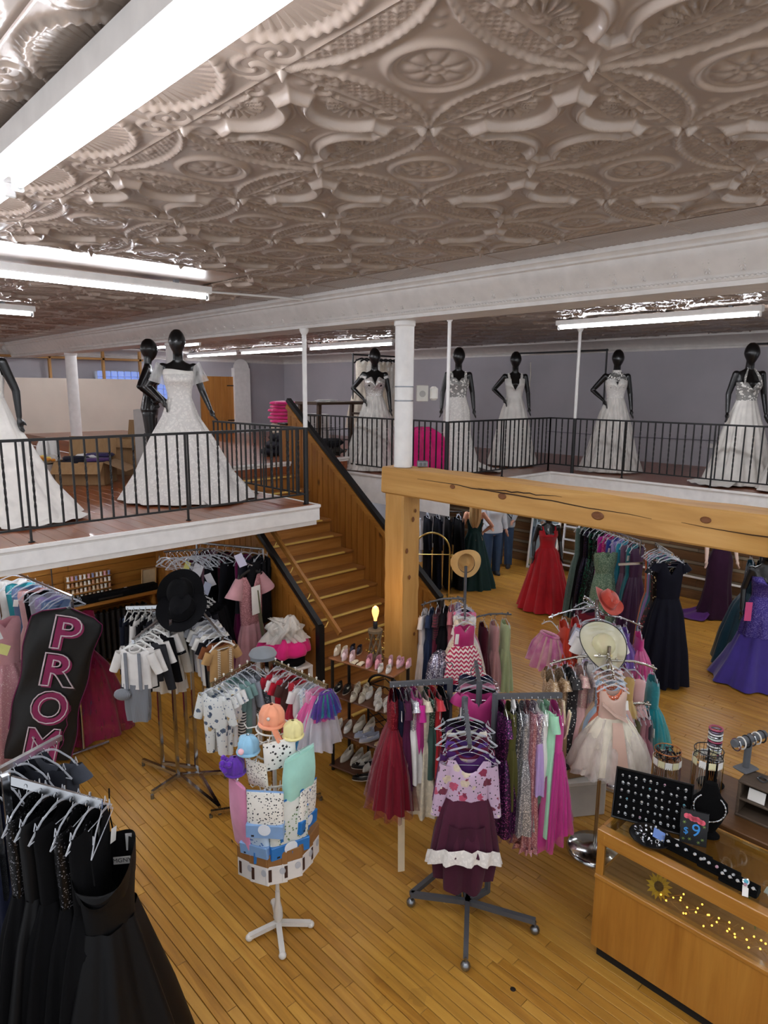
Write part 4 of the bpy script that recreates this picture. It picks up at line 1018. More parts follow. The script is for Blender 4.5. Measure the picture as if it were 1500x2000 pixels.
def vhalter(t):
    for sd in (-1, 1):
        MB().tube([(sd*.11, -.125, 1.34), (sd*.085, -.10, 1.44), (sd*.05, -.055, 1.525), (sd*.03, .05, 1.545), (0, .056, 1.545)], [(.055, .004), (.048, .004), (.03, .004), (.02, .004), (.014, .004)], 6).build('halter_strap', IVGAP, t, True)
    MB().tube([(.055*math.cos(a), .05*math.sin(a)-.005, 1.55+.012*math.sin(a)) for a in [2*PI*k/18 for k in range(18)]], .003, 5, closed=True).build('necklace', CHROME, t, True)
mannequin(9.80, 3.20, MZ, FR-.05, 'down', 'down', 'black mannequin wearing the V halter lace gown at right end', sc=1.01)
gown(9.80, 3.20, MZ, FR-.05, 'white chiffon wedding gown with lace V halter bodice and spreading train', top=1.38, neck='v', dip=.10, bod=IVGAP, sk=IV, hem=(.46, .40), fold=15, amp=.024, extra=vhalter, train=(-.85, -.35, .45, .34))
mannequin(9.55, 2.42, MZ, FR-.2, 'hip', 'down', 'black mannequin cut off by the right edge of the view')
gown(9.55, 2.42, MZ, FR-.2, 'lace wedding gown cut off by the right edge of the view', top=1.40, bod=IVLACE, sk=IV, hem=(.45, .42), fold=12, straps=.02)

# pipe racks against the lavender wall
def pipe_rack(x, y, L, H, rz, label):
    t = thing('pipe_rack', label, 'clothes rack', (x, y, MZ), rz); B = plain('#17181a', .45)
    MB().tube([(0, 0, H), (L, 0, H)], .017, 10).build('rail', B, t, True)
    for xx in (0, L):
        MB().tube([(xx, 0, .01), (xx, 0, H)], .016, 10).ball((xx, 0, H), .024).lathe([(.05, 0), (.05, .012), (.022, .02), (.022, .05)], 14, (xx, 0, 0)).build('upright', B, t, True)
        MB().tube([(xx, -.26, .015), (xx, .26, .015)], .016, 10).build('foot', B, t, True)
    return t
pipe_rack(11.42, 6.15, 1.95, 1.98, PI/2, 'black iron pipe rack behind the plunging gown against the lavender wall')
pipe_rack(11.42, 2.0, 1.75, 1.98, PI/2, 'black iron pipe rack behind the V halter gown')
pipe_rack(8.95, 10.3, 1.55, 1.93, 0, 'black iron pipe rack full of gowns behind the thick white column')
ar = Arm((9.05, 10.3, MZ+1.915), (10.4, 10.3, MZ+1.915), 'the pipe rack behind the white column', 'gowns on the far pipe rack')
for k in range(9):
    c = ('#cfc4b4', '#e2ddd3', '#d8cdbb', '#e6e2da', '#cdbfa9')[k % 5]
    hang(ar, .1+.1*k, ('cream', 'ivory', 'champagne', 'white', 'tan')[k % 5]+' lace wedding gown', 'gown', lambda t, c=c: g_dress(t, 1.35, 1, lace(c, None, 30.0, 1.0), fabric(c), 'v', hem=.34, hd=.10, sw=.15, amp=.02), 'hanging_gown', 'black', turn=PI/2)
w = MB().tube([(0, -.02, 0), (.02, -.02, -.25), (-.03, -.03, -.6), (.05, -.02, -.62)], .012, 6).build('dress_strap', fabric('#d8d2c6'), None, True, None, (11.36, 7.75, MZ+1.8)); tag(w, 'pale satin ribbon hanging from the pipe rack by the wall', 'ribbon')
wd = MB().bbox(-.05, .05, -.008, .0, -.04, .04, .004).build('wall_outlet', plain('#d9d6d0', .4), None, False, 40, (11.705, 4.30, MZ+.36), -PI/2); tag(wd, 'white wall outlet on the lavender wall', 'outlet')
cb = MB().tube([(11.70, y, MZ+.44-.01*math.sin(y*1.3)) for y in np.linspace(2, 7.5, 20)], .006, 6).build('wall_cable', plain('#6c6b74', .6), None, True); tag(cb, 'thin cable running along the lavender wall', 'cable')

# cardboard boxes, bags and bins on the left mezzanine
CARD = wood('#8d6b45', '#9b7850', '#a5835b', axis=2, rough=.8, grain=.1)
def carton(x, y, z, w, d, h, rz, label, flaps=True):
    t = thing('cardboard_box', label, 'box', (x, y, z), rz); e = .008
    MB().box(-w/2, w/2, -d/2, -d/2+e, 0, h).box(-w/2, w/2, d/2-e, d/2, 0, h).box(-w/2, -w/2+e, -d/2, d/2, 0, h).box(w/2-e, w/2, -d/2, d/2, 0, h).box(-w/2, w/2, -d/2, d/2, 0, e).build('carton', CARD, t)
    if flaps:
        for (p0, p1, out, ang, L) in (((-w/2, d/2), (w/2, d/2), (0, 1), 1.35, .42*d+.1), ((-w/2, -d/2), (w/2, -d/2), (0, -1), -.75, .42*d), ((-w/2, -d/2), (-w/2, d/2), (-1, 0), -.2, .3), ((w/2, -d/2), (w/2, d/2), (1, 0), -.4, .3)):
            u = Vector((*out, 0)); v = u*math.cos(ang)*L+Vector((0, 0, math.sin(ang)*L)); a = Vector((*p0, h)); b = Vector((*p1, h)); nn = (b-a).cross(v).normalized()*.005
            MB().add([a, b, b+v, a+v, a+nn, b+nn, b+v+nn, a+v+nn], [(0, 1, 2, 3), (7, 6, 5, 4), (0, 4, 5, 1), (1, 5, 6, 2), (2, 6, 7, 3), (3, 7, 4, 0)]).build('flap', CARD, t)
    return t
carton(3.18, 9.02, MZ, .62, .48, .30, FR+.1, 'large open cardboard box full of clothes behind the left railing')
for k in range(7):
    c = ('#2b2440', '#e6e3e0', '#1a1a24', '#4a3060', '#20202c', '#d9d6d4', '#332a52')[k]
    p = (3.18+random.uniform(-.20, .20), 9.02+random.uniform(-.14, .14), MZ+.24+.016*k)
    o = MB().bbox(-.16, .16, -.11, .11, 0, .05, .02).build('folded_garment', fabric(c), None, True, 60, p, random.random()*3); tag(o, ('dark violet', 'white', 'black', 'purple', 'charcoal', 'pale grey', 'indigo')[k]+' folded garment lying in the large open cardboard box', 'garment', 'folded clothes in the open box')
carton(4.05, 9.55, MZ, .42, .38, .52, FR-.2, 'tall cardboard box with raised flaps left of the bare mannequin')
# printed carton leaning by the bare mannequin
pc = thing('printed_carton', 'tall pale carton with lettering beside the bare mannequin', 'box', (4.02, 9.02, MZ), FR+.2)
MB().bbox(-.13, .13, -.12, .12, 0, .95, .004).build('carton', plain('#b9b3ae', .7), pc)
def text_mesh(s, size, mat, name='lettering', ext=.001, offset=0.0, align='CENTER'):
    cu = bpy.data.curves.new('txt', 'FONT'); cu.body = s; cu.size = size; cu.extrude = ext; cu.align_x = align; cu.align_y = 'CENTER'; cu.offset = offset
    o = bpy.data.objects.new('txt', cu); COL.objects.link(o); me = to_mesh_obj(o); bpy.data.objects.remove(o); me.name = name; me.materials.clear(); me.materials.append(mat); return me
o = place(text_mesh('WeddingDress', .10, plain('#3b3838', .6)), 'lettering', pc, (.02, -.122, .50)); o.rotation_euler = (PI/2, -PI/2, 0)
# plastic bags and flower bunches
def bag(x, y, z, w, h, c, label, alpha=.6):
    t = thing('plastic_bag', label, 'bag', (x, y, z), random.random()); cloth([(h, w*.45, w*.3, .02), (h*.8, w*.6, w*.5, .03), (h*.35, w*.75, w*.62, .03), (0, w*.55, w*.45, .02)], 36, 10, 7).build('sack', film(c, alpha, .25), t, True, None)
    MB().ball((0, 0, h*.3), (w*.5, w*.42, h*.28), 14, 8).build('contents', fabric(c), t, True); return t
bag(2.82, 9.40, MZ, .22, .36, '#e8e6e2', 'clear plastic bag standing behind the left railing', .45)
bag(2.55, 9.75, MZ, .24, .42, '#d8c9a8', 'tan plastic bag near the left gown train', .6)
bag(3.00, 9.9, MZ+.0, .22, .55, '#efeeea', 'white knotted plastic bag behind the clear bag', .8)
bn = thing('floral_bin', 'white bin holding yellow and orange artificial flowers', 'bin', (2.72, 9.25, MZ))
MB().lathe([(.13, 0), (.16, .26), (.17, .27), (.165, .25), (.12, .02)], 20).build('bin', plain('#cfcac4', .5), bn, True)
for k in range(14):
    a = k*2.4; r = .03+.10*(k/14); MB().ball((r*math.cos(a), r*math.sin(a), .30+random.uniform(0, .05)), (.035, .035, .022), 8, 5).build('blossom', fabric(('#e0b93a', '#d98b2a', '#e8d05a')[k % 3]), bn, True)
# stack of folded pink garment bags on a stool, far
stl = thing('side_stool', 'pale stool carrying the stack of pink garment bags', 'stool', (7.45, 10.6, MZ), .3)
MB().bbox(-.20, .20, -.18, .18, .40, .60, .03).build('seat', fabric('#c9b8a4'), stl)
for sx in (-1, 1):
    for sy in (-1, 1): MB().bar((sx*.15, sy*.13, .42), (sx*.17, sy*.15, 0), .03).build('leg', plain('#4a4038', .5), stl)
PINK = satin('#d81e78', .4); HOT = fabric('#cf1f72')
for k in range(6):
    o = cloth([(.075, .18, .10, .015), (.06, .26, .20, .02), (.02, .27, .21, .02), (0, .2, .15, .012)], 36, 6, 6); o.add([(0, 0, .08)], []); 
    o.loft([[(x*.72, y*.6, .073) for x, y, z in [(.24*math.cos(a), .17*math.sin(a), 0) for a in [2*PI*q/20 for q in range(20)]]], [(0.01*math.cos(a), .01*math.sin(a), .08) for a in [2*PI*q/20 for q in range(20)]]], cap0=False)
    oo = o.build('garment_bag', PINK, None, True, None, (7.45+random.uniform(-.03, .03), 10.6+random.uniform(-.03, .03), MZ+.602+.068*k), random.uniform(-.4, .4)); tag(oo, 'folded hot pink garment bag, %s from the bottom of the far stack' % ORD[k], 'garment bag', 'stacked pink garment bags')
# dark bundle on the landing
for k in range(3):
    o = MB().ball((0, 0, .07), (.36, .22, .075), 20, 8).build('garment_bag', fabric(('#23222a', '#2c2a33', '#1d1c24')[k]), None, True, None, (6.0+.06*k, 8.75, LZ+.10*k), .5+.2*k); tag(o, 'folded black garment bag on the stair landing, %s from the bottom' % ORD[k], 'garment bag', 'folded black garment bags')
# table with papers beside the ball gown, boxes underneath
tb = thing('work_table', 'dark wooden work table with papers behind the ball gown', 'table', (7.05, 9.3, MZ), .05)
DW = wood('#3a2a1e', '#4c3828', '#584332', axis=0, rough=.5)
MB().bbox(-.05, 1.35, -.3, .3, .98, 1.03, .006).build('table_top', DW, tb)
for sx in (0, 1.25): MB().bar((sx, -.25, 0), (sx+.04, -.25, .98), .06).bar((sx, .25, 0), (sx+.04, .25, .98), .06).bar((sx+.03, -.25, .8), (sx+.03, .25, .8), .04).build('trestle', DW, tb)
for k in range(5):
    o = MB().bbox(-.14, .14, -.1, .1, 0, .006, .002).build('paper_sheet', plain(('#e8e6e0', '#dcd8cf', '#d2d5da')[k % 3], .7), None, False, 40, (7.35+.12*random.random(), 9.25, MZ+1.031+.0065*k), random.random()); tag(o, 'loose paper sheet on the dark work table, %s in the pile' % ORD[k], 'paper', 'papers on the work table')
wb = thing('storage_crate', 'dark wire crate of folded cloth behind the stairwell railing', 'crate', (6.98, 8.6, MZ), .1)
for zz in (.02, .22, .42, .60):
    MB().tube([(-.25, -.2, zz), (.25, -.2, zz), (.25, .2, zz), (-.25, .2, zz)], .006, 6, closed=True).build('wire_ring', BLACKIRON, wb)
for k in range(5): MB().tube([(-.25+.125*k, -.2, .02), (-.25+.125*k, -.2, .6)], .005, 6).tube([(-.25+.125*k, .2, .02), (-.25+.125*k, .2, .6)], .005, 6).build('wire_bar', BLACKIRON, wb)
for k in range(3): o = MB().bbox(-.2, .2, -.15, .15, 0, .13, .05).build('folded_cloth', fabric(('#3c3b40', '#55534f', '#2b2b30')[k]), None, True, 60, (6.98, 8.6, MZ+.03+.14*k), .1); tag(o, ('charcoal', 'grey', 'black')[k]+' folded cloth inside the dark wire crate', 'cloth', 'cloth in the wire crate')
wc = thing('white_cabinet', 'low white cabinet behind the work table', 'cabinet', (7.75, 10.15, MZ), 0)
MB().bbox(-.3, .3, -.2, .2, 0, .78, .006).build('carcass', WHITE, wc); MB().bbox(-.29, -.005, -.215, -.2, .03, .75, .004).build('door', WHITE, wc); MB().bbox(.005, .29, -.215, -.2, .03, .75, .004).build('door', WHITE, wc)
# pink bag heap by the column
hp = MB(); cloth([(.60, .08, .06, .03, -.05), (.50, .22, .15, .06, -.02), (.3, .25, .19, .07, .03), (0, .22, .18, .05, -.04)], 60, 14, 5, mb=hp, jit=.9); hp.ball((0, 0, .5), (.17, .13, .1), 16, 8)
hp2 = thing('garment_heap', 'heap of hot pink satin garment bags beside the thick column', 'garment bags', (7.50, 6.98, MZ), .4); hp2.scale = (1.45, 1.35, 1.15)
hp.build('satin_pile', HOT, hp2, True, None); o = MB(); cloth([(.35, .12, .1, .02, .18, -.05), (.2, .2, .15, .03, .2, -.06), (0, .22, .17, .02, .2, -.06)], 36, 7, 6, mb=o); o.ball((.2, -.06, .3), (.13, .1, .07), 14, 8); o.build('clear_sack', film('#d9d4cd', .7, .3), hp2, True, None)
# ================================================================== MAIN FLOOR: racks and clothes
GREYST = plain('#4d4f54', .5)
def sq_rack(t, feet, centre, posts, arms, mat, w=.03, cast=True, zb=.10):
    c = Vector(centre)
    for f in feet:
        MB().bar((c.x, c.y, zb), (f[0], f[1], zb), w*1.1, w*1.2).build('leg', mat, t)
        if cast: MB().ball((f[0], f[1], .035), .033, 12, 8).tube([(f[0], f[1], .05), (f[0], f[1], zb)], .008, 6).build('caster', STEEL, t, True)
        else: MB().lathe([(.016, 0), (.016, zb-.02)], 8, (f[0], f[1], 0)).build('glide', STEEL, t)
    for (x, y, z) in posts: MB().bar((x, y, zb-.02), (x, y, z), w).build('post', mat, t)
    for a, b in arms: MB().bar(a, b, w*.8, w*1.2).build('arm', mat, t)
# ---------------- grey four-way rack
G1 = "the grey rack's left arm"; G2 = "the grey rack's right arm"; G3 = "the grey rack's front arm"; G4 = "the grey rack's back arm"
t = thing('four_way_rack', 'dark grey four-way clothes rack on casters in the foreground', 'clothes rack')
gl = ((3.07, 3.14, 1.60), (3.43, 2.89, 1.60)); gr = ((3.82, 2.22, 1.60), (3.47, 2.52, 1.60)); gf = ((3.02, 2.37, 1.47), (3.27, 2.62, 1.58)); gb = ((3.86, 3.0, 1.58), (3.55, 2.72, 1.60))
sq_rack(t, [(3.04, 2.87), (3.48, 2.12), (2.91, 2.26), (3.62, 2.95)], (3.28, 2.55, 0), [(3.43, 2.89, 1.62), (3.47, 2.52, 1.62), (3.28, 2.63, 1.62), (3.55, 2.72, 1.62)], [gl, gr, gf, gb], GREYST)
for (p, q) in (((3.04, 2.87), (3.43, 2.89)), ((3.47, 2.52), (3.28, 2.55)), ((3.55, 2.72), (3.28, 2.55))): MB().bar((p[0], p[1], .10), (q[0], q[1], .10), .032, .036).build('leg', GREYST, t)
for (x, y) in ((3.43, 2.89), (3.55, 2.72)):
    MB().tube([(x+(.012+.016*a)*math.cos(a)*.72, y-(.012+.016*a)*math.cos(a)*.69, 1.70+(.012+.016*a)*math.sin(a)) for a in np.linspace(0, 3.9, 24)], .004, 6).build('scroll_finial', GREYST, t, True)
RED = fabric('#a3122b'); WINE = fabric('#3d0f24', .8, .5); PLUM = fabric('#451033'); MAG = fabric('#b3217e'); NAVY = fabric('#15172b'); CREAM = lace('#d9cdb4', None, 34.0, 1.0); SILV = sequin('#85868b', '#e8e8ea', 240.0, .25, .35); BLK = fabric('#0c0c10', .8, .2); MINT = fabric('#9ccfae'); LILAC = fabric('#a98fc0'); WHT = fabric('#dddad6')
a = Arm(gl[0], gl[1], G1, 'girls dresses on the grey rack')
kid = .72
hang(a, .06, 'deep red glitter tulle dress', 'dress', lambda t: g_dress(t, .80, kid, sequin('#7d0c22', '#e8606e', 260.0, .05, .5), fabric('#6f0a1e'), 'round', sw=.12, ww=.10, hem=.25, hd=.15, fold=10, amp=.018, over=tulle('#7a0c24', .45), waist=.3), kind='wire')
hang(a, .16, 'navy ruched dress', 'dress', lambda t: g_dress(t, .80, kid, NAVY, NAVY, 'round', sw=.12, ww=.09, hem=.13, hd=.06), kind='wire')
hang(a, .26, 'plum tiered tunic', 'tunic', lambda t: g_dress(t, .66, kid, PLUM, PLUM, 'round', 'short', sw=.12, ww=.10, hem=.15, hd=.08), kind='wire')
hang(a, .36, 'white sequin dress', 'dress', lambda t: g_dress(t, .62, kid, sequin('#b9bcc2', '#ffffff', 150.0, .4), WHT, 'round', 'cap', sw=.12, ww=.10, hem=.17, hd=.09), kind='wire')
hang(a, .45, 'bright magenta tee', 'shirt', lambda t: g_top(t, .42, kid, MAG, None, 'short', .13, .13), kind='wire')
def cream_dress(t):
    g_dress(t, .88, kid, CREAM, CREAM, 'round', 'cap', sw=.12, ww=.10, hem=.20, hd=.12, fold=8, amp=.016)
    MB().tube([(.02, -.14, -.36), (.02, -.15, -.8), (.03, -.14, -1.50)], (.026, .002), 6).build('ribbon', satin('#dccdb0'), t, True)
    MB().tube([(-.06, -.12, -.36), (-.07, -.13, -1.0), (-.07, -.13, -1.45)], (.008, .002), 6).build('ribbon', satin('#dccdb0'), t, True)
hang(a, .55, 'cream lace dress with long ribbon', 'dress', cream_dress, kind='wire')
hang(a, .66, 'sage green glitter dress', 'dress', lambda t: g_dress(t, .6, kid, sequin('#3f5a52', '#9fb8aa', 160.0, .2), fabric('#39524a'), 'round', sw=.12, ww=.10, hem=.16, hd=.08), kind='wire')
hang(a, .76, 'scarlet satin dress', 'dress', lambda t: g_dress(t, .6, kid, satin('#b00f22'), satin('#b00f22'), 'round', 'cap', sw=.12, ww=.10, hem=.16, hd=.08), kind='wire')
hang(a, .88, 'black velvet dress', 'dress', lambda t: g_dress(t, .62, kid, BLK, BLK, 'round', sw=.12, ww=.10, hem=.16, hd=.08), kind='wire')
a = Arm(gr[0], gr[1], G2, 'girls dresses on the grey rack')
def magenta_chiffon(t):
    g_dress(t, .92, .78, satin('#b5307f', .5), fabric('#b12c7d'), 'v', sw=.125, ww=.12, hem=.19, hd=.11, fold=8, amp=.02, dip=.2, waist=.32, over=tulle('#bb3a86', .6), hi=.12)
    MB().poly([(-.10, -.085), (-.06, -.075), (-.015, -.22), (.015, -.22), (.06, -.075), (.10, -.085), (.05, -.26), (0, -.33), (-.05, -.26)], .012, Matrix.Translation((0, -.075, 0))).build('lace_collar', lace('#dccda8', None, 40.0, 1.0), t)
hang(a, .07, 'magenta chiffon dress with cream collar', 'dress', magenta_chiffon, kind='wire')
hang(a, .18, 'mint ruffled dress', 'dress', lambda t: g_dress(t, .92, kid, MINT, MINT, 'round', 'short', sw=.12, ww=.11, hem=.14, hd=.07, fold=6), kind='wire')
hang(a, .28, 'white ribbed dress', 'dress', lambda t: g_dress(t, .6, kid, WHT, WHT, 'round', sw=.12, ww=.10, hem=.13, hd=.06), kind='wire')
hang(a, .37, 'lavender glitter dress', 'dress', lambda t: g_dress(t, .6, kid, sequin('#a58fa8', '#ffffff', 150.0, .3), LILAC, 'round', sw=.12, ww=.10, hem=.13, hd=.06), kind='wire')
hang(a, .46, 'pink sequin dress with ruffled hem', 'dress', lambda t: g_dress(t, 1.02, kid, sequin('#b07680', '#f0ccd2', 240.0, .2), sequin('#b07680', '#f0ccd2', 240.0, .2), 'round', sw=.12, ww=.11, hem=.13, hd=.08, hemtrim=sequin('#c0828a', '#f4d4d8', 240.0, .2)), kind='wire')
hang(a, .56, 'silver sequin dress', 'dress', lambda t: g_dress(t, .88, kid, SILV, SILV, 'round', sw=.12, ww=.11, hem=.15, hd=.10), kind='wire')
hang(a, .66, 'grey shimmering dress', 'dress', lambda t: g_dress(t, .9, kid, sequin('#5d6066', '#c9ccd0', 150.0, .2), fabric('#54575c'), 'round', sw=.12, ww=.10, hem=.15, hd=.10), kind='wire')
hang(a, .76, 'olive velvet dress', 'dress', lambda t: g_dress(t, .7, kid, fabric('#4c4a20'), fabric('#4c4a20'), 'round', sw=.12, ww=.10, hem=.13, hd=.08), kind='wire')
def purple_seq(t):
    m = sequin('#34123a', '#b0509a', 170.0, .14, .3); g_dress(t, .86, .78, m, m, 'round', 'short', sw=.13, ww=.12, hem=.22, hd=.14, fold=7, amp=.014, over=None, hemtrim=tulle('#4c1a3e', .5))
    MB().poly([(-.05, -.06), (0, -.02), (.05, -.06), (.03, -.10), (.06, -.16), (0, -.11), (-.06, -.16), (-.03, -.10)], .012, Matrix.Translation((0, -.08, 0))).build('bow', WHT, t)
hang(a, .88, 'purple multicolour sequin dress with bow', 'dress', purple_seq, kind='wire')
a = Arm(gf[0], gf[1], G3, 'girls dresses on the grey rack')
def floral_dress(t):
    fl = floral('#b49bb4', ('#8e1f48', '#e6dcc8', '#6e1638', '#c24a6c', '#d8c7ae'), 19.0, .52)
    g_dress(t, .70, .86, fl, fabric('#43142a', .8, .3), 'round', 'long', fl, waist=.40, sw=.145, ww=.135, hem=.205, hd=.15, fold=11, amp=.016, dip=.10, hi=.12, tick=False)
    cloth([(-.735, .222, .170, .012), (-.78, .232, .178, .014), (-.83, .238, .182, .018)], 60, 4, 11, hem=lambda q: -.12*math.sin(q), top=lambda x, s, q: -.12*math.sin(q), fade=1.0).build('lace_band', lace('#e3dfda', None, 44.0, 1.0), t, True, None)
    cloth([(-.50, .15, .12, .01), (-.75, .19, .14, .022), (-.97, .17, .12, .026)], 60, 8, 7, hem=lambda q: .12*math.cos(q*2)*.4-.05*math.sin(q)).build('back_hem', fabric('#3c1127', .8, .3), t, True, None)
hang(a, .02, 'rose print dress with burgundy high-low skirt', 'dress', floral_dress, kind='wire', jit=.02, turn=.03)
for k, (n, c, L) in enumerate((('purple velvet dress', '#3d1350', .62), ('maroon long-sleeved dress', '#5c1034', .66), ('violet glitter dress', '#54307c', .86), ('wine velvet dress', '#4a0f28', .8), ('ivory satin dress', '#cfc8ba', 1.02), ('dark purple dress', '#311040', .72), ('black sheer dress', '#1a161c', .7))):
    hang(a, .17+.115*k, n, 'dress', lambda t, c=c, L=L: g_dress(t, L, .8, fabric(c), fabric(c), 'round', 'long' if L < .7 else None, sw=.14, ww=.12, hem=.17, hd=.09), kind='wire' if k % 3 else 'clear')
a = Arm(gb[0], gb[1], G4, 'girls dresses on the grey rack')
for k, (n, c) in enumerate((('navy dress', '#1b1f3c'), ('grey wool dress', '#5a5a60'), ('rose print dress', '#c77e9a'), ('black satin dress', '#131318'), ('hot pink satin dress', '#b02a72'))):
    hang(a, .15+.2*k, n, 'dress', lambda t, c=c, k=k: g_dress(t, .85, .8, satin(c, .5), satin(c, .5), 'round', 'cap' if k == 4 else None, sw=.135, ww=.12, hem=.2, hd=.1), kind='wire' if k != 3 else 'clear', flip=True)
# ---------------- white baby stand
t = thing('spinner_stand', 'white metal spinner stand of packaged baby goods on cross base', 'display stand', (2.23, 3.35, 0))
WP = plain('#d9d6cf', .45)
MB().tube([(0, 0, .05), (0, 0, 1.52)], .014, 10).build('pole', WP, t, True)
MB().lathe([(.018, .06), (.034, .10), (.030, .16), (.018, .22), (.016, .30)], 14).build('hub', WP, t, True)
for (x, y) in ((-.20, .05), (.17, -.14), (-.12, -.22), (.10, .20)):
    d = Vector((x, y, 0)); MB().bar((0, 0, .052), (x, y, .034), .036, .03).ball((x, y, .026), (.026, .026, .024), 12, 8).build('base_leg', WP, t, True)
for k in range(4):
    z = (1.50, 1.34, 1.16, .98)[k]
    MB().tube([((.11+.012*k)*math.cos(q), (.11+.012*k)*math.sin(q), z) for q in np.linspace(0, 2*PI, 24, endpoint=False)], .006, 6, closed=True).build('ring', WP, t, True)
for q in np.linspace(0, 2*PI, 8, endpoint=False):
    for z in (1.50, 1.34, 1.16, .98): MB().tube([(.11*math.cos(q), .11*math.sin(q), z), (.17*math.cos(q), .17*math.sin(q), z-.012), (.19*math.cos(q), .19*math.sin(q), z+.02)], .0045, 6).build('prong', WP, t, True)
def on_stand(ang, r, z): return (2.23+r*math.cos(ang), 3.35+r*math.sin(ang), z)
CA = math.atan2(-3.35, -2.23)      # direction from the stand to the viewer
def bonnet(ang, r, z, c, label, s=1.0, knit=True):
    t = thing('baby_hat', label, 'hat', on_stand(ang, r, z), ang+PI/2, 'baby hats on the white stand')
    cloth([(.078*s, .012*s, .012*s, .002), (.062*s, .058*s, .05*s, .006), (.03*s, .078*s, .07*s, .006), (-.02*s, .080*s, .074*s, .005), (-.055*s, .07*s, .066*s, .008)], 40, 12, 7).build('crown', fabric(c), t, True, None)
    MB().tube([(.078*s*math.cos(q), .078*s*math.sin(q), -.05*s) for q in np.linspace(0, 2*PI, 18, endpoint=False)], .012*s, 7, closed=True).build('brim', fabric(c), t, True)
    return t
o = bonnet(CA-.25, .04, 1.60, '#e79a78', 'peach knit baby turban on top of the white stand', 1.0); MB().tube([(.03, -.07, -.05), (.07, -.10, -.11), (.09, -.09, -.14)], (.022, .006), 7).build('tail', fabric('#e0906e'), o, True); MB().ball((0, -.085, .02), .012).build('brooch', BEAD, o, True)
o = bonnet(CA-1.0, .19, 1.45, '#8fc0dc', 'sky blue baby hat with flower on the white stand', .85); MB().ball((.03, -.07, -.01), .02).build('flower', fabric('#e9b7c0'), o, True)
bonnet(CA+.85, .16, 1.53, '#e6dc9c', 'pale yellow baby hat on the white stand', .8)
o = bonnet(CA-1.25, .26, 1.30, '#5b2f9a', 'purple tulle pompom baby hat on the white stand', .8)
for k in range(26): a_ = k*2.4; MB().ball((.05*math.cos(a_)*(k/26), -.05+.03*math.sin(a_), .02+.05*math.sin(a_*1.3)), .02, 7, 5).build('pompom', tulle('#6a35b4', .7), o, True)
def packet(ang, r, z, w, h, cols, label, tilt=.05, d=.035, band=True, oval=None):
    w *= 1.28; h *= 1.3; d *= 1.3; r += .01
    t = thing('baby_packet', label, 'packaged goods', on_stand(ang, r, z), (tilt, random.uniform(-.08, .08), ang+PI/2), 'packaged baby goods on the white stand')
    rg = []
    for i in range(8):
        f = i/7; pf = .25+.75*math.sin(PI*min(1, max(0, .06+.9*f)))
        rg.append([(w/2*c_*(1), d/2*pf*s_, -h*f) for c_, s_ in [(math.copysign(abs(math.cos(q))**.5, math.cos(q)), math.sin(q)) for q in np.linspace(0, 2*PI, 20, endpoint=False)]])
    MB().loft(rg).build('contents', cols[0], t, True, 60)
    MB().poly([(-w*.5, .012), (w*.5, .012), (w*.5, -h*.02), (-w*.5, -h*.02)], .003, Matrix.Translation((0, -.002, 0))).build('header', cols[1], t)
    if band: MB().bbox(-w*.505, w*.505, -d*.58, d*.45, -h*1.01, -h*.70, .004).build('label_band', cols[1], t)
    if oval: MB().lathe([(w*.17, 0), (w*.17, .002)], 20, mat=Matrix.Translation((0, -d*.585, -h*.80)) @ Matrix.Rotation(PI/2, 4, 'X')).build('oval_logo', oval, t)
    MB().bbox(-w*.36, -w*.28, -d*.60, -d*.58, -h*.97, -h*.93, .001).build('barcode', plain('#16181c', .6), t)
    MB().tube([(0, 0, .0), (0, .01, .02)], .006, 6).build('hang_hook', CHROME, t)
    return t
BLUEB = plain('#1c6fb8', .35); PBLUE = plain('#7fa3cf', .35); OVAL = plain('#dfe6ef', .4); PBLK = brocade('#e6e3da', '#30363c', 60.0, .3)
packet(CA+.75, .22, 1.40, .20, .25, (fabric('#9fd3c4'), plain('#b7ddd2', .3)), 'mint green blanket packet hanging highest on the white stand', band=False, d=.09)
packet(CA+.55, .24, 1.13, .17, .21, (fabric('#d9dcd6'), BLUEB), 'blue-banded packet below the mint blanket on the stand', oval=OVAL, tilt=.1)
packet(CA+.95, .25, 1.16, .15, .22, (PBLK, BLUEB), 'blue-banded packet turned to the side at the right of the stand', oval=OVAL)
packet(CA-.22, .27, 1.22, .18, .23, (PBLK, PBLUE), 'speckled packet with pale blue band in the middle of the stand', oval=OVAL, d=.05)
packet(CA-.05, .22, .99, .19, .22, (PBLK, BLUEB), 'blue-banded print packet low on the front of the stand', oval=OVAL, d=.04)
packet(CA+.35, .24, 1.05, .20, .23, (brocade('#cfd3cc', '#5b7a4a', 50.0, .3), BLUEB), 'green print packet with blue band low on the stand', oval=OVAL, d=.04)
packet(CA-.6, .24, 1.02, .16, .20, (brocade('#b8cfe6', '#3f6db0', 50.0, .35), PBLUE), 'pale blue print packet at the lower left of the stand', d=.05)
packet(CA-1.05, .26, 1.22, .17, .36, (fabric('#d98bb0'), plain('#e6a6c4', .3)), 'pink outfit packet at the left of the stand', band=False, d=.05)
packet(CA-.7, .17, 1.34, .13, .12, (brocade('#e6e0d2', '#40382c', 70.0, .3), plain('#e6e2d8', .5)), 'animal print bib packet below the blue hat', band=False, d=.03)
packet(CA+.2, .15, 1.48, .16, .14, (brocade('#e9e7e2', '#1d1d20', 34.0, .28), plain('#e6e2d8', .5)), 'polka dot bib packet below the peach turban', band=False, d=.03)
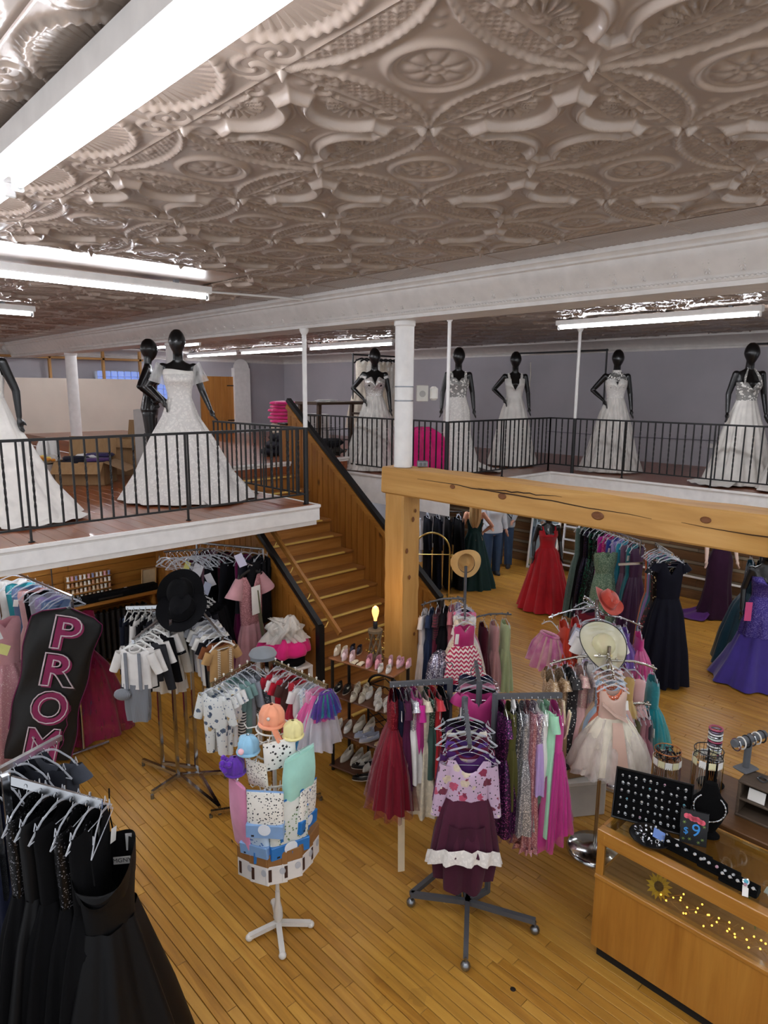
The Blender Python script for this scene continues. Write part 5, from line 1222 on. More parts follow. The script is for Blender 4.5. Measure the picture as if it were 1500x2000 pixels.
for k, (q, z) in enumerate(((-.72, .70), (-.36, .695), (-.02, .70), (.33, .71), (.68, .72), (1.02, .73))):
    t = thing('shoe_box', 'white and kraft baby booties box, %s from the left under the stand' % ORD[k], 'box', on_stand(CA+q*1.15, .235, z-.13), CA+q*1.15+PI/2+.12*(-1)**k, 'booties boxes at the bottom of the stand')
    MB().bbox(-.065, .065, -.028, .028, 0, .10, .003).build('carton', plain('#dcd9d6', .45), t); MB().bbox(-.066, .066, -.029, .029, .10, .165, .003).build('kraft_top', plain('#8a6034', .6), t)
    MB().bbox(-.05, -.03, -.031, -.028, .02, .085, .002).build('picture', plain('#3a2018', .6), t); MB().lathe([(.018, 0), (.018, .002)], 14, mat=Matrix.Translation((.035, -.029, .07)) @ Matrix.Rotation(PI/2, 4, 'X')).build('round_label', plain('#aeb2ba', .5), t)
    t.scale = (1.05, 1.3, 1.3); MB().tube([(0, 0, .165), (0, .0, .36)], .0015, 4).build('cord', WP, t)
# ---------------- baby clothes rack
t = thing('four_way_rack', 'brassy four-way rack of baby outfits beside the shoe shelves', 'clothes rack')
bl = ((2.35, 4.37, 1.40), (2.90, 4.56, 1.40)); br = ((2.99, 3.74, 1.40), (2.96, 4.44, 1.40)); BR2 = metal('#b3a27c', .25)
sq_rack(t, [(2.5, 4.75), (3.35, 4.3), (2.75, 4.05), (3.15, 4.95)], (2.94, 4.52, 0), [(2.94, 4.56, 1.42), (2.97, 4.48, 1.42)], [bl, br], BR2, .026, False, .05)
def hooks_on(t, A, B, n, mat):
    A = Vector(A); B = Vector(B); m = MB().ball((0, 0, .02), .009, 8, 6).tube([(0, 0, .0), (0, 0, .02)], .004, 6).mesh('peg', mat, True)
    for i in range(n): place(m, 'peg', t, A.lerp(B, (i+.5)/n)+Vector((0, 0, .012)))
hooks_on(t, *bl, 6, WP); hooks_on(t, *br, 8, WP)
a = Arm(bl[0], bl[1], 'the left arm of the baby rack', 'baby clothes on the brassy rack')
BOAT = floral('#d9dcd9', ('#3d5470', '#7f93a8', '#c9a86a', '#5b7088'), 17.0, .34, '#8a98a8'); SAGE = fabric('#6f8f8c'); GREYB = fabric('#8d929a')
items = [('white sailboat print sleeper', lambda t: g_onesie(t, .50, 1.05, BOAT, True, BOAT, 'long'), 'sleeper'), ('white sailboat print set', lambda t: g_onesie(t, .52, 1.05, BOAT, True, BOAT, 'short'), 'sleeper'), ('yellow moon print sleeper', lambda t: g_onesie(t, .48, 1.05, brocade('#dfe3e2', '#d3b14a', 22.0, .26), True, brocade('#dfe3e2', '#d3b14a', 22.0, .26), 'short'), 'sleeper'),
         ('white bear print top', lambda t: g_onesie(t, .36, 1.05, brocade('#e3e3e0', '#7f8ea4', 26.0, .3), False, None, 'short'), 'bodysuit'), ('sage cloud print set', lambda t: g_onesie(t, .46, 1.05, brocade('#6f9290', '#dce4e2', 16.0, .28), True, stripes('#23262b', '#dcdedc', 38.0, 2, .5), 'short'), 'baby set'),
         ('sage ribbed set', lambda t: g_onesie(t, .46, 1.05, SAGE, True, SAGE, 'short'), 'baby set'), ('grey satin baby suit', lambda t: g_onesie(t, .44, 1.05, satin('#8a8f99'), True, GREYB, 'long'), 'baby set'), ('charcoal patterned top', lambda t: g_onesie(t, .38, 1.05, brocade('#4c5058', '#9ba1a8', 40.0, .3), False, None, 'long'), 'bodysuit'), ('black and white striped top', lambda t: g_onesie(t, .42, 1.15, stripes('#151517', '#e3e1de', 46.0, 2, .5, .55), False, None, 'long', stripes('#151517', '#e3e1de', 46.0, 2, .5, .55)), 'bodysuit')]
for k, (n, fn, c) in enumerate(items): hang(a, .05+.108*k, n, c, fn, c.replace(' ', '_'), 'kidclear')
a = Arm(br[0], br[1], 'the right arm of the baby rack', 'baby clothes on the brassy rack')
items = [('purple, blue and green tutu', lambda t: g_tutu(t, .72, (tulle('#3c2f8c', .7, '#6a3aa0'), tulle('#1f5fa0', .7, '#2f9a6a'), tulle('#7a3f98', .7)), .24), 'tutu'), ('pink tutu dress with white hem', lambda t: (g_tutu(t, 1.0, (tulle('#d2d0d8', .7),), .36, None, None, -.16), cloth([(-.07, .09, .04, 0), (-.16, .10, .05, .004), (-.28, .12, .08, .012)], 40, 6, 8).build('bodice', tulle('#d9629c', .95), t, True, None)), 'tutu dress'),
         ('pink tulle dress', lambda t: g_tutu(t, .9, (tulle('#d9629c', .8),), .22, None, fabric('#e0a9c4')), 'tutu dress'), ('turquoise satin dress', lambda t: g_dress(t, .52, .6, brocade('#cfd8da', '#6f9cc0', 60.0, .3), satin('#2a7fae'), 'round', sw=.09, ww=.08, hem=.12, hd=.06), 'dress'), ('white romper with prints', lambda t: g_onesie(t, .34, 1.0, WHT, False, None, 'short'), 'romper'), ('red tulle holiday dress', lambda t: g_dress(t, .5, .6, brocade('#b3172c', '#f0e6e0', 50.0, .2), fabric('#98142c'), 'round', sw=.09, ww=.085, hem=.14, hd=.09), 'dress'),
         ('brown knit outfit', lambda t: g_onesie(t, .36, 1.0, fabric('#4a2f2a'), False), 'romper'), ('red velvet romper', lambda t: g_onesie(t, .42, 1.05, fabric('#b1122a'), True), 'romper'), ('red and white print set', lambda t: g_onesie(t, .42, 1.0, brocade('#dcd8d4', '#b3202e', 34.0, .3), True, brocade('#dcd8d4', '#b3202e', 34.0, .3)), 'baby set'), ('red knit sleeper', lambda t: g_onesie(t, .40, 1.0, fabric('#a3152a'), True), 'sleeper')]
for k, (n, fn, c) in enumerate(items): hang(a, .03+.10*k, n, c, fn, c.replace(' ', '_'), 'kidclear')
# grey flat cap on the post
t = thing('flat_cap', 'grey tweed flat cap resting on the baby rack post', 'cap', (2.92, 4.52, 1.425), -.6)
MB().lathe([(.105, 0), (.118, .025), (.10, .055), (.05, .075), (.005, .08)], 22).build('crown', fabric('#7c8186'), t, True); MB().loft([[(.10*math.cos(q)*1.05, -.06-.06*math.sin(q)*f, .012-.012*f) for q in np.linspace(.3, PI-.3, 12)] for f in (0, .5, 1)], closed=False).build('peak', fabric('#6b7075'), t, True)
# ---------------- chrome four-way rack with boys formal wear
t = thing('four_way_rack', 'chrome four-way rack of boys formal wear', 'clothes rack')
ca = ((2.13, 5.27, 1.55), (2.62, 5.66, 1.57)); cb_ = ((2.79, 4.95, 1.50), (2.88, 5.52, 1.60)); cd_ = ((2.44, 6.14, 1.56), (2.72, 5.86, 1.58)); ce = ((3.22, 6.05, 1.58), (2.93, 5.78, 1.6))
sq_rack(t, [(2.42, 5.92), (2.9, 5.19), (2.25, 5.35), (2.58, 4.74)], (2.56, 5.45, 0), [(2.54, 5.75, 1.6), (2.55, 5.45, 1.6), (2.72, 5.58, 1.62), (2.74, 5.45, 1.6)], [ca, cb_, cd_, ce], CHROME, .028, False, .06)
for q in (((2.54, 5.75), (2.74, 5.45)), ((2.55, 5.45), (2.9, 5.19)), ((2.58, 4.74), (2.74, 5.45))): MB().bar((*q[0], .06), (*q[1], .06), .028, .03).build('brace', CHROME, t)
GREYV = fabric('#777b82'); BLU = fabric('#6b93c9')
a = Arm(ca[0], ca[1], "the chrome rack's near left arm", 'boys formal wear on the chrome rack')
def susp_set(t):
    g_top(t, .34, .78, WHT, None, 'kid', .135, .135, collar=WHT)
    for sd in (-1, 1): MB().bbox(sd*.06-.014, sd*.06+.014, -.062, -.05, -.42, -.09, .003).build('suspender', GREYV, t)
    cloth([(-.38, .12, .05, .006), (-.60, .115, .05, .01), (-.72, .10, .045, .012)], 30, 6, 6).build('trousers', stripes('#6a6e74', '#7c8087', 90.0, 0, .5), t, True, None)
    MB().ball((-.10, -.07, -.46), (.075, .045, .05), 14, 8).build('tweed_cap', stripes('#6a6e74', '#7c8087', 90.0, 0, .5), t, True)
hang(a, .04, 'white shirt with grey suspenders and cap', 'outfit', susp_set, None, 'kid', turn=.1)
L_ = [('white shirt with black trousers', WHT, None), ('charcoal vest suit', fabric('#2b2c31'), WHT), ('white dress shirt', WHT, None), ('black tuxedo jacket', BLK, WHT), ('white sailor shirt with black trim', WHT, None), ('ivory tailcoat', fabric('#d4d0c6'), None)]
for k, (n, m, sh) in enumerate(L_):
    hang(a, .18+.14*k, n, 'outfit', lambda t, m=m, sh=sh, k=k: (g_top(t, .36, .82, m, None, 'kid' if k in (0, 2, 4) else 'long', .14, .14, collar=WHT if sh is None else None, lapel=BLK if k == 3 else None, shirt=sh, trim=BLK if k == 4 else None, tie=BLK if k == 3 else None), g_pants(t, .40, 1.0, BLK if k not in (3, 5) else WHT, .10) if k in (0, 1, 4) else None), None, 'kid')
hang(a, .99, 'long ivory christening gown', 'gown', lambda t: g_dress(t, .66, .75, WHT, tulle('#dcd8d0', .85), 'round', 'long', sw=.12, ww=.10, hem=.17, hd=.10), 'christening_gown', 'kid')
a = Arm(cd_[0], cd_[1], "the chrome rack's far left arm", 'boys formal wear on the chrome rack')
for k, (n, m, sh) in enumerate((('navy suit with blue vest', fabric('#171a26'), BLU), ('black suit with white shirt', BLK, WHT), ('white dinner jacket', WHT, WHT), ('black three-piece suit', BLK, WHT), ('charcoal suit', fabric('#23242a'), WHT), ('white vest set', WHT, None), ('black velvet suit', BLK, WHT))):
    hang(a, .04+.15*k, n, 'suit', lambda t, m=m, sh=sh: g_top(t, .46, .9, m, None, 'long', .155, .155, lapel=m, shirt=sh), None, 'kid')
a = Arm(cb_[0], cb_[1], "the chrome rack's right arm", 'boys formal wear on the chrome rack')
hang(a, .03, 'tan bear onesie with suspenders', 'onesie', lambda t: g_onesie(t, .42, 1.15, fabric('#b08a58'), False, None, 'short', None, stripes('#8a6a40', '#e0d6c4', 60.0, 2, .5), .125, None, fabric('#6d4a2c')), None, 'kid', turn=.15)
for k, (n, c) in enumerate((('rust brown suit', '#7a4522'), ('black baby suit', '#15151a'), ('white lace romper', '#dcd9d2'), ('pale grey baby suit', '#a6a8ae'), ('white bear print romper', '#dedcd6'), ('silver grey romper', '#b8bac0'))):
    hang(a, .18+.14*k, n, 'baby suit', lambda t, c=c: g_onesie(t, .48, 1.15, fabric(c), True, fabric('#38352c') if c == '#7a4522' else fabric(c), 'short'), None, 'kidclear')
a = Arm(ce[0], ce[1], "the chrome rack's back arm", 'boys formal wear on the chrome rack')
for k, (n, m, sh) in enumerate((('black suit jacket with white shirt', BLK, WHT), ('black jacket with wine shirt', BLK, fabric('#5c1030')), ('black tuxedo', BLK, WHT), ('charcoal jacket', fabric('#1c1c22'), WHT))):
    hang(a, .1+.24*k, n, 'suit', lambda t, m=m, sh=sh: g_top(t, .62, 1, m, None, 'long', .19, .18, lapel=m, shirt=sh), None, 'kid', flip=True)
# black western hat hung on the rack, crown towards the viewer
def hat(t, c, brim=(.19, .15), crown=.12, H=.13, band=None):
    m = c if not isinstance(c, str) else fabric(c)
    rg = []
    for f in np.linspace(0, 1, 9):
        w = lerp(1.0, .82, f)-(.35 if f == 1 else 0); rg.append([(crown*.86*w*math.cos(q), crown*1.1*w*math.sin(q), H*f-(.035*math.exp(-(math.cos(q)/.35)**2) if f > .8 else 0)) for q in np.linspace(0, 2*PI, 28, endpoint=False)])
    MB().loft(rg, cap0=False).build('crown', m, t, True, 60)
    rg = []
    for f in np.linspace(0, 1, 7): rg.append([(lerp(crown*.86, brim[0], f)*math.cos(q), lerp(crown*1.1, brim[1]*1.25, f)*math.sin(q), .045*f*f*math.cos(q)**2-.01*f*math.sin(q)**2) for q in np.linspace(0, 2*PI, 36, endpoint=False)])
    MB().loft(rg, cap0=False, cap1=False).build('brim', m, t, True, None)
    if band: MB().tube([(crown*.87*math.cos(q), crown*1.11*math.sin(q), .012) for q in np.linspace(0, 2*PI, 24, endpoint=False)], (.004, .012), 6, closed=True).build('hat_band', band, t, True)
t = thing('western_hat', 'black felt western hat hung over the chrome rack', 'hat', (2.78, 5.66, 1.74), (1.15, 0, -.75)); hat(t, '#0d0d0f', (.22, .19), .135, .17, satin('#0a0a0c'))
t = thing('western_hat', 'black felt western hat directly under the upper black hat', 'hat', (2.70, 5.50, 1.64), (.55, 0, -.75)); hat(t, '#0e0e11', (.23, .20), .135, .12, satin('#0a0a0c'))
# ---------------- long rail of gowns with the lettered garment bag
t = thing('garment_rail', 'chrome rail of prom gowns below the left platform', 'clothes rack')
pa = ((2.08, 6.52, 1.66), (1.86, 8.30, 1.66))
MB().tube([pa[0], pa[1]], .014, 10).build('rail', CHROME, t, True)
for (x, y) in (pa[0][:2], pa[1][:2]):
    MB().tube([(x, y+.03, .05), (x, y+.03, 1.66)], .014, 10).build('upright', CHROME, t, True); MB().tube([(x-.25, y+.03, .03), (x+.25, y+.03, .03)], .016, 8).build('foot', CHROME, t, True)
BAGM = (lambda t: (t.base('#0b0b0c'), t.bump(t.noise(8, 4), .25, .02), t.set(rough=.55, sheen=.1))[2])(NT('bag_nylon'))
b = thing('garment_bag', 'black garment bag lettered in outlined pink capitals hanging below platform', 'garment bag', (2.02, 6.44, 1.60), (0, .26, -.42))
def bag_outline(f):
    """half width of the bag at fraction f of its length"""
    if f < .10: return .30*math.sin(f/.10*PI/2)**.7+.02
    return .32-.03*math.sin((f-.1)*3.2)+.02*max(0, f-.75)*4*.4
rg = []
for i in range(26):
    f = i/25; w = bag_outline(f); d = .075*(.5+.5*min(1, f*6))
    rg.append([(w*math.copysign(abs(math.cos(q))**.55, math.cos(q))+.012*math.sin(f*17), d*math.sin(q)*(1+.25*math.sin(3*q+f*9))-.01*math.sin(f*11+q), -.02-1.52*f) for q in np.linspace(0, 2*PI, 36, endpoint=False)])
MB().loft(rg).build('shell', BAGM, b, True, 60)
PIPE = fabric('#7a1f52')
for s in (-1, 1): MB().tube([(s*(bag_outline(i/25)+.003)+.012*math.sin(i/25*17), -.012, -.02-1.52*i/25) for i in range(26)], .005, 6).build('piping', PIPE, b, True)
MB().tube([(.20+.012*math.sin(f*17), -.088, -.95-.45*f) for f in np.linspace(0, 1, 10)], .004, 5).build('piping', PIPE, b, True)
OUTL = fabric('#e6d3dc'); FILL = fabric('#93325f')
def curve_outline(s, size, depth):
    cu = bpy.data.curves.new('txt', 'FONT'); cu.body = s; cu.size = size; cu.align_x = 'CENTER'; cu.align_y = 'CENTER'; cu.fill_mode = 'NONE'; cu.bevel_depth = depth; cu.offset = .014; cu.bevel_resolution = 0; cu.resolution_u = 4
    o = bpy.data.objects.new('txt', cu); COL.objects.link(o); me = to_mesh_obj(o); bpy.data.objects.remove(o); me.name = 'letter_outline'; me.materials.clear(); me.materials.append(OUTL); return me
for k, ch in enumerate('PROM'):
    z = -.25-.375*k; x = .02
    f = place(text_mesh(ch, .43, FILL, 'letter_fill', .0008, .016), 'letter', b, (x+.018, -.097, z-.018)); f.rotation_euler = (PI/2, 0, 0); f.scale = (.92 if ch in 'OM' else 1.12, 1, 1)
    o = place(curve_outline(ch, .43, .0065), 'letter_outline', f, (-.019, .018, .006))
hk = MB().tube([(0, .005, -.03), (0, .005, .03), (.015, .005, .055), (.03, .005, .04)], .003, 6).build('hook', CHROME, b, True)
a = Arm((2.06, 6.66, 1.66), (1.9, 8.1, 1.66), 'the chrome rail behind the lettered bag', 'prom gowns on the chrome rail')
gl_ = [('magenta tulle ball gown', '#8a1442', tulle('#93184a', .75), .46, 1.38), ('pale pink glitter gown', '#cf9aa2', sequin('#cf98a0', '#fbe9ea', 220.0, .05, .6), .40, 1.42), ('dusty blue satin gown', '#6f86ad', satin('#6c83aa'), .28, 1.3), ('lilac lace gown', '#a99abf', None, .26, 1.3), ('silver grey gown', '#9a9ba3', None, .25, 1.3), ('black velvet gown', '#101014', None, .25, 1.3), ('blush pink gown', '#d3a5a5', None, .25, 1.3), ('slate blue gown', '#5a6d90', None, .25, 1.3), ('teal satin gown', '#1f7f8a', satin('#1f7f8a'), .25, 1.3), ('white beaded gown', '#d6d3cf', None, .25, 1.3)]
for k, (n, c, sk, hm, L) in enumerate(gl_):
    hang(a, (.06, .02, .14, .24, .33, .42, .52, .62, .74, .88)[k], n, 'gown', lambda t, c=c, sk=sk, hm=hm, L=L: g_dress(t, L, 1, fabric(c), sk or fabric(c), 'v', sw=.15, ww=.12, hem=hm, hd=.16 if hm > .3 else .09, amp=.022, waist=.32), 'prom_gown', 'clear', turn=-.2 if k != 1 else 0, hang_label=True)
for o_ in [o for o in bpy.data.objects if o.name.startswith('prom_gown') and 'pale pink' in o.get('label', '')]: o_.location = (1.54, 6.80, 1.60)
for o_ in [o for o in bpy.data.objects if o.name.startswith('prom_gown') and 'magenta tulle' in o.get('label', '')]: o_.location = (2.22, 6.80, 1.50)
nt = MB().bbox(-.045, .045, -.001, .001, -.05, .05, .0008).build('price_tag', plain('#d8d886', .6), None, False, 40, (1.46, 6.55, 1.28), (0, .4, -.5)); tag(nt, 'pale yellow price note at the far left gown', 'tag')
nt = MB().bbox(-.04, .04, -.001, .001, -.05, .05, .0008).build('price_tag', plain('#e4e4e6', .6), None, False, 40, (1.42, 6.58, 1.42), (0, -.3, -.5)); tag(nt, 'white price note above the yellow one', 'tag')
# ---------------- black gown rack in the near left corner
t = thing('two_way_rack', 'chrome rack of black gowns in the near left corner', 'clothes rack')
n1 = ((1.05, 3.10, 1.62), (.76, 3.52, 1.68)); n2 = ((1.13, 3.95, 1.60), (.62, 3.72, 1.62))
MB().bar(*n1, .012, .05).build('arm', CHROME, t); MB().bar(*n2, .03).build('arm', CHROME, t)
MB().bar((.74, 3.56, .04), (.74, 3.56, 1.70), .035).build('post', CHROME, t); MB().bar((.70, 3.62, .04), (.70, 3.62, 1.64), .03).build('post', CHROME, t)
for e in ((.35, 3.2), (1.15, 3.9), (.4, 3.95), (1.1, 3.2)): MB().bar((.73, 3.57, .04), (*e, .04), .03).build('leg', CHROME, t)
for k in range(3): 
    p = Vector(n1[0]).lerp(Vector(n1[1]), .12+.28*k); MB().tube([p+Vector((0, 0, .03)), p+Vector((0, 0, .05))], .004, 6).build('stop_pin', CHROME, t)
BLKS = satin('#08080a', .5); BLKD = fabric('#09090b', .9, .05); BLKSEQ = sequin('#0b0b0d', '#8c8c94', 210.0, .07, .35)
a = Arm(n1[0], n1[1], 'the black rack sloping arm', 'black gowns in the corner')
def strapless(t):
    top_ = neck_top('flat', .2, 0)
    cloth([(-.30, .205, .15, .006), (-.44, .185, .135, .004), (-.45, .180, .13, .004)], 48, 5, 4, top=lambda x, s, q: -.05*math.cos(q*2)+.05*math.cos(q)).build('folded_cuff', BLKS, t, True, None)
    cloth([(-.33, .195, .14, .004), (-.55, .17, .125, .006), (-.62, .17, .125, .008)], 48, 6, 4, top=lambda x, s, q: -.05*math.cos(q*2)+.05*math.cos(q)).build('bodice', BLKS, t, True, None)
    cloth([(-.60, .175, .13, .008), (-.85, .25, .19, .02), (-1.2, .36, .28, .035), (-1.56, .46, .36, .05)], 90, 16, 8).build('skirt', BLKS, t, True, None)
    o = MB().bbox(-.045, .045, -.001, .001, -.022, .022, .0006).build('brand_label', plain('#c9c7c3', .6), t); o.location = (.138, -.045, -.43); o.rotation_euler = (0, 0, -PI/2)
    o2 = place(text_mesh('MGNY', .034, plain('#202022', .6), 'lettering', .0004), 'lettering', o, (0, -.0018, 0)); o2.rotation_euler = (PI/2, 0, 0)
    o = MB().bbox(-.022, .022, -.001, .001, -.10, 0, .0006).build('care_label', plain('#b9b8b6', .6), t); o.location = (.160, -.085, -.29); o.rotation_euler = (0, 0, -PI/2)
    for s in (-1, 1): MB().tube([(s*.16, .0, -.02), (s*.17, .01, -.18), (s*.185, .0, -.31)], (.004, .001), 6).build('hanging_loop', BLKD, t, True)
hang(a, .02, 'strapless black satin gown with folded cuff', 'gown', strapless, 'black_gown', 'clear', jit=0, turn=.35)
for k, (n, m) in enumerate((('black chiffon gown', BLKD), ('black gown with jet beading', BLKSEQ), ('black crepe gown', BLKD), ('black satin column gown', BLKS), ('black beaded sheath', BLKSEQ))):
    hang(a, .16+.17*k, n, 'gown', lambda t, m=m: g_dress(t, 1.46, 1, m, BLKD if m is BLKSEQ else m, 'v', sw=.16, ww=.14, hem=.34, hd=.17, amp=.03, waist=.3, dip=.14), 'black_gown', 'clear')
a = Arm(n2[0], n2[1], 'the black rack straight arm', 'black gowns in the corner')
for k, (n, c) in enumerate((('slate grey velvet gown', '#3b3f48'), ('charcoal sequin gown', '#23252c'), ('navy lace gown', '#14161f'), ('black knit gown', '#0d0d10'), ('black tulle gown', '#0c0c0f'), ('ink blue gown', '#14182a'))):
    hang(a, .08+.16*k, n, 'gown', lambda t, c=c: g_dress(t, 1.4, 1, fabric(c), fabric(c), 'round', 'cap' if k == 0 else None, sw=.16, ww=.13, hem=.28, hd=.12, amp=.025, waist=.3), 'black_gown', 'clear')
# ---------------- shelf, spools, stand and radiator under the platform
t = thing('wall_shelf', 'pine wall shelf below the left platform', 'shelf', (2.25, 8.45, .88))
MB().bbox(0, 1.68, 0, .345, 0, .035, .005).build('board', PINEX, t)
for x in (.15, 1.5): MB().bbox(x, x+.04, .05, .345, -.16, 0, .004).build('bracket', PINEX, t)
sp = thing('thread_rack', 'wooden rack of thread spools on the pine shelf', 'thread rack', (2.98, 8.66, .916), .06)
MB().box(-.29, .29, .03, .05, 0, .36).build('back_board', PINEX, sp)
for r in range(4): MB().box(-.29, .29, -.04, .03, .03+.085*r, .042+.085*r).build('ledge', PINEX, sp)
for r in range(4):
    for k in range(11):
        c = ('#d8c9ae', '#e8e4dc', '#c9a98a', '#b98a6a', '#e0d6c6')[(k*7+r*3) % 5] if r < 3 else ('#e9e6e2', '#d9a7b0', '#8d93b8', '#e6e2de')[k % 4]
        o = MB().lathe([(.019, 0), (.019, .006), (.015, .008), (.015, .046), (.019, .048), (.019, .054)], 10).build('thread_spool', plain(c, .6), None, True, 40, (2.98+(-.26+.052*k), 8.655, .916+.043+.085*r)); tag(o, ('cream', 'white', 'pale', 'tan', 'beige')[(k*7+r*3) % 5]+' thread spool on the wooden rack' if r < 3 else 'thread spool on the top ledge of the wooden rack', 'spool', 'thread spools on the rack')
t = thing('black_case', 'long black instrument case lying on the pine shelf', 'case', (2.72, 8.48, .916), .02); MB().bbox(0, 1.12, 0, .13, 0, .09, .012).build('case_body', BLKD, t); MB().bbox(.30, .62, -.012, 0, .02, .045, .004).build('handle', plain('#1a1a1c', .4), t)
t = thing('tall_stand', 'slim red-based stand on the pine shelf against the wall', 'stand', (2.52, 8.60, .916)); MB().lathe([(.10, 0), (.10, .015), (.05, .03), (.035, .10), (.045, .12), (.03, .18), (.035, .24)], 16).build('base', plain('#7c2a18', .4), t, True); MB().tube([(0, 0, .24), (0, 0, .86)], .008, 8).build('rod', STEEL, t, True)
t = thing('coiled_cord', 'white electrical cord coiled on the pine shelf', 'cord', (3.42, 8.60, .917)); MB().tube([(.10*math.cos(q)+.006*q, .06*math.sin(q), .01+.05*abs(math.sin(q*.7))) for q in np.linspace(0, 9, 40)], .005, 6).build('cable', WP, t, True); MB().bbox(-.02, .03, -.02, .02, .05, .09, .006).build('plug', WP, t)
t = thing('picture_frame', 'small wooden frame leaning at the end of the shelf', 'frame', (3.80, 8.72, .917), (.15, 0, 0)); MB().tube([(-.10, 0, 0), (.10, 0, 0), (.10, 0, .27), (-.10, 0, .27)], .012, 4, closed=True).build('moulding', STUD, t); MB().box(-.09, .09, .002, .008, .01, .26).build('panel', plain('#c9b48e', .6), t)
rd = thing('radiator', 'dark cast iron radiator under the pine shelf', 'radiator', (2.45, 8.62, 0)); IRON = plain('#17120f', .55)
for k in range(17): MB().bbox(k*.075, k*.075+.05, -.08, .08, .06, .74, .024).build('section', IRON, rd, True)
for x in (.02, 1.2): MB().box(x, x+.04, -.06, .06, 0, .08).build('foot', IRON, rd)
mug = thing('white_pitcher', 'white ceramic pitcher on the shelf behind the chrome rail', 'pitcher', (2.38, 8.56, .916)); MB().lathe([(.06, 0), (.09, .05), (.09, .13), (.06, .19), (.075, .24), (.07, .24), (.055, .19)], 18, cap1=False).build('vessel', plain('#d9d4ca', .35), mug, True); MB().tube([(.08, 0, .06), (.14, 0, .10), (.13, 0, .18), (.07, 0, .2)], .012, 8).build('handle', plain('#d9d4ca', .35), mug, True)
# ---------------- rack against the stair wall
t = thing('garment_rail', 'chrome rail of formal clothes beside the stair wall', 'clothes rack')
sa = ((3.80, 5.82, 1.98), (3.42, 6.55, 1.98))
MB().tube(sa, .013, 10).build('rail', CHROME, t, True)
for p in sa: MB().tube([(p[0], p[1], .02), p], .013, 10).tube([(p[0]-.22, p[1]-.08, .02), (p[0]+.1, p[1]+.04, .02)], .013, 8).build('upright', CHROME, t, True)
sb = ((3.62, 5.75, 1.84), (3.40, 6.15, 1.98)); MB().tube(sb, .010, 8).build('slant_arm', CHROME, t, True)
MB().tube([(3.80, 5.82, 1.45), (3.66, 5.75, 1.42), (3.60, 5.98, 1.42)], .007, 6).tube([(3.80, 5.82, 1.55), (3.66, 5.75, 1.52), (3.60, 5.98, 1.52)], .007, 6).build('ladder_arm', CHROME, t, True)
def pink_lace(t):
    m = sequin('#a9767c', '#cf9aa0', 160.0, .3, .6); g_dress(t, 1.25, .95, m, fabric('#b5868c'), 'v', 'flutter', fabric('#b98a90'), sw=.16, ww=.135, hem=.24, hd=.11, fold=12, amp=.018, dip=.17, waist=.42, tick=False)
    MB().bbox(-.06, .06, -.088, -.084, -.50, -.20, .001).build('care_sheet', plain('#dfddd8', .6), t); MB().tube([(.02, -.075, -.25), (.05, -.09, -.6), (.09, -.12, -1.05)], (.03, .003), 6).build('green_sash', tulle('#5b5a3a', .8), t, True)
pk = Arm((3.56, 5.72, 1.86), (3.42, 6.0, 1.90), '', 'formal clothes by the stairs'); hang(pk, .0, 'dusty rose lace dress with flutter sleeves beside the stair wall', 'dress', pink_lace, 'dress', None, jit=0, turn=-.30); hanger('black', (3.56, 5.72, 1.86), math.atan2(.28, -.14)-PI/2-.30, 'black hanger holding the dusty rose lace dress', 'hangers holding clothes')
a = Arm(sa[0], sa[1], 'the chrome rail beside the stair wall', 'formal clothes by the stairs')
for k, (n, c, L) in enumerate((('black beaded jacket', '#0e0e12', .7), ('charcoal tuxedo jacket', '#23232a', .75), ('deep magenta gown', '#74174f', 1.3), ('black wool coat', '#111116', .9), ('burgundy lace gown', '#4a1026', 1.3), ('black suit jacket', '#121218', .75), ('mauve tulle gown', '#9a7084', 1.35), ('wine velvet jacket', '#4c0f2a', .75))):
    hang(a, .04+.13*k, n, 'garment', lambda t, c=c, L=L: (g_dress(t, L, 1, fabric(c), fabric(c), 'v', sw=.16, ww=.13, hem=.25, hd=.1) if L > 1 else g_top(t, L, 1, fabric(c), None, 'long', .20, .21, lapel=fabric(c))), 'formal_garment', 'clear')
for k in range(14):
    p = Vector((3.40, 6.15, 1.98)).lerp(Vector((2.98, 6.35, 1.98)), k/13)
    hanger('clear', (p.x, p.y, p.z-.01*random.random()), 2.0+random.uniform(-.5, .5), 'empty clear hanger bunched above the black western hat', 'empty clear hangers', random.uniform(-.2, .2))
MB().tube([(3.42, 6.14, 1.99), (2.95, 6.36, 1.99)], .010, 8).build('side_arm', CHROME, t, True)
for k, (x, y, z, c, w) in enumerate(((3.22, 6.16, 1.80, '#e4e2e6', .10), (3.30, 6.08, 1.70, '#dcdade', .08), (3.12, 6.2, 1.84, '#d9d27a', .06), (3.50, 5.80, 1.93, '#d8d2e6', .09), (3.26, 6.06, 1.62, '#c3c9dc', .08))):
    o = MB().bbox(-w/2, w/2, -.001, .001, -.09, .05, .0008).build('paper_tag', plain(c, .6), None, False, 40, (x, y, z), (.1, .4*(-1)**k, -.9)); tag(o, ('large white', 'narrow white', 'pale yellow', 'lilac', 'pale blue')[k]+' paper tag dangling by the bunched hangers', 'tag', 'paper tags by the stairs')
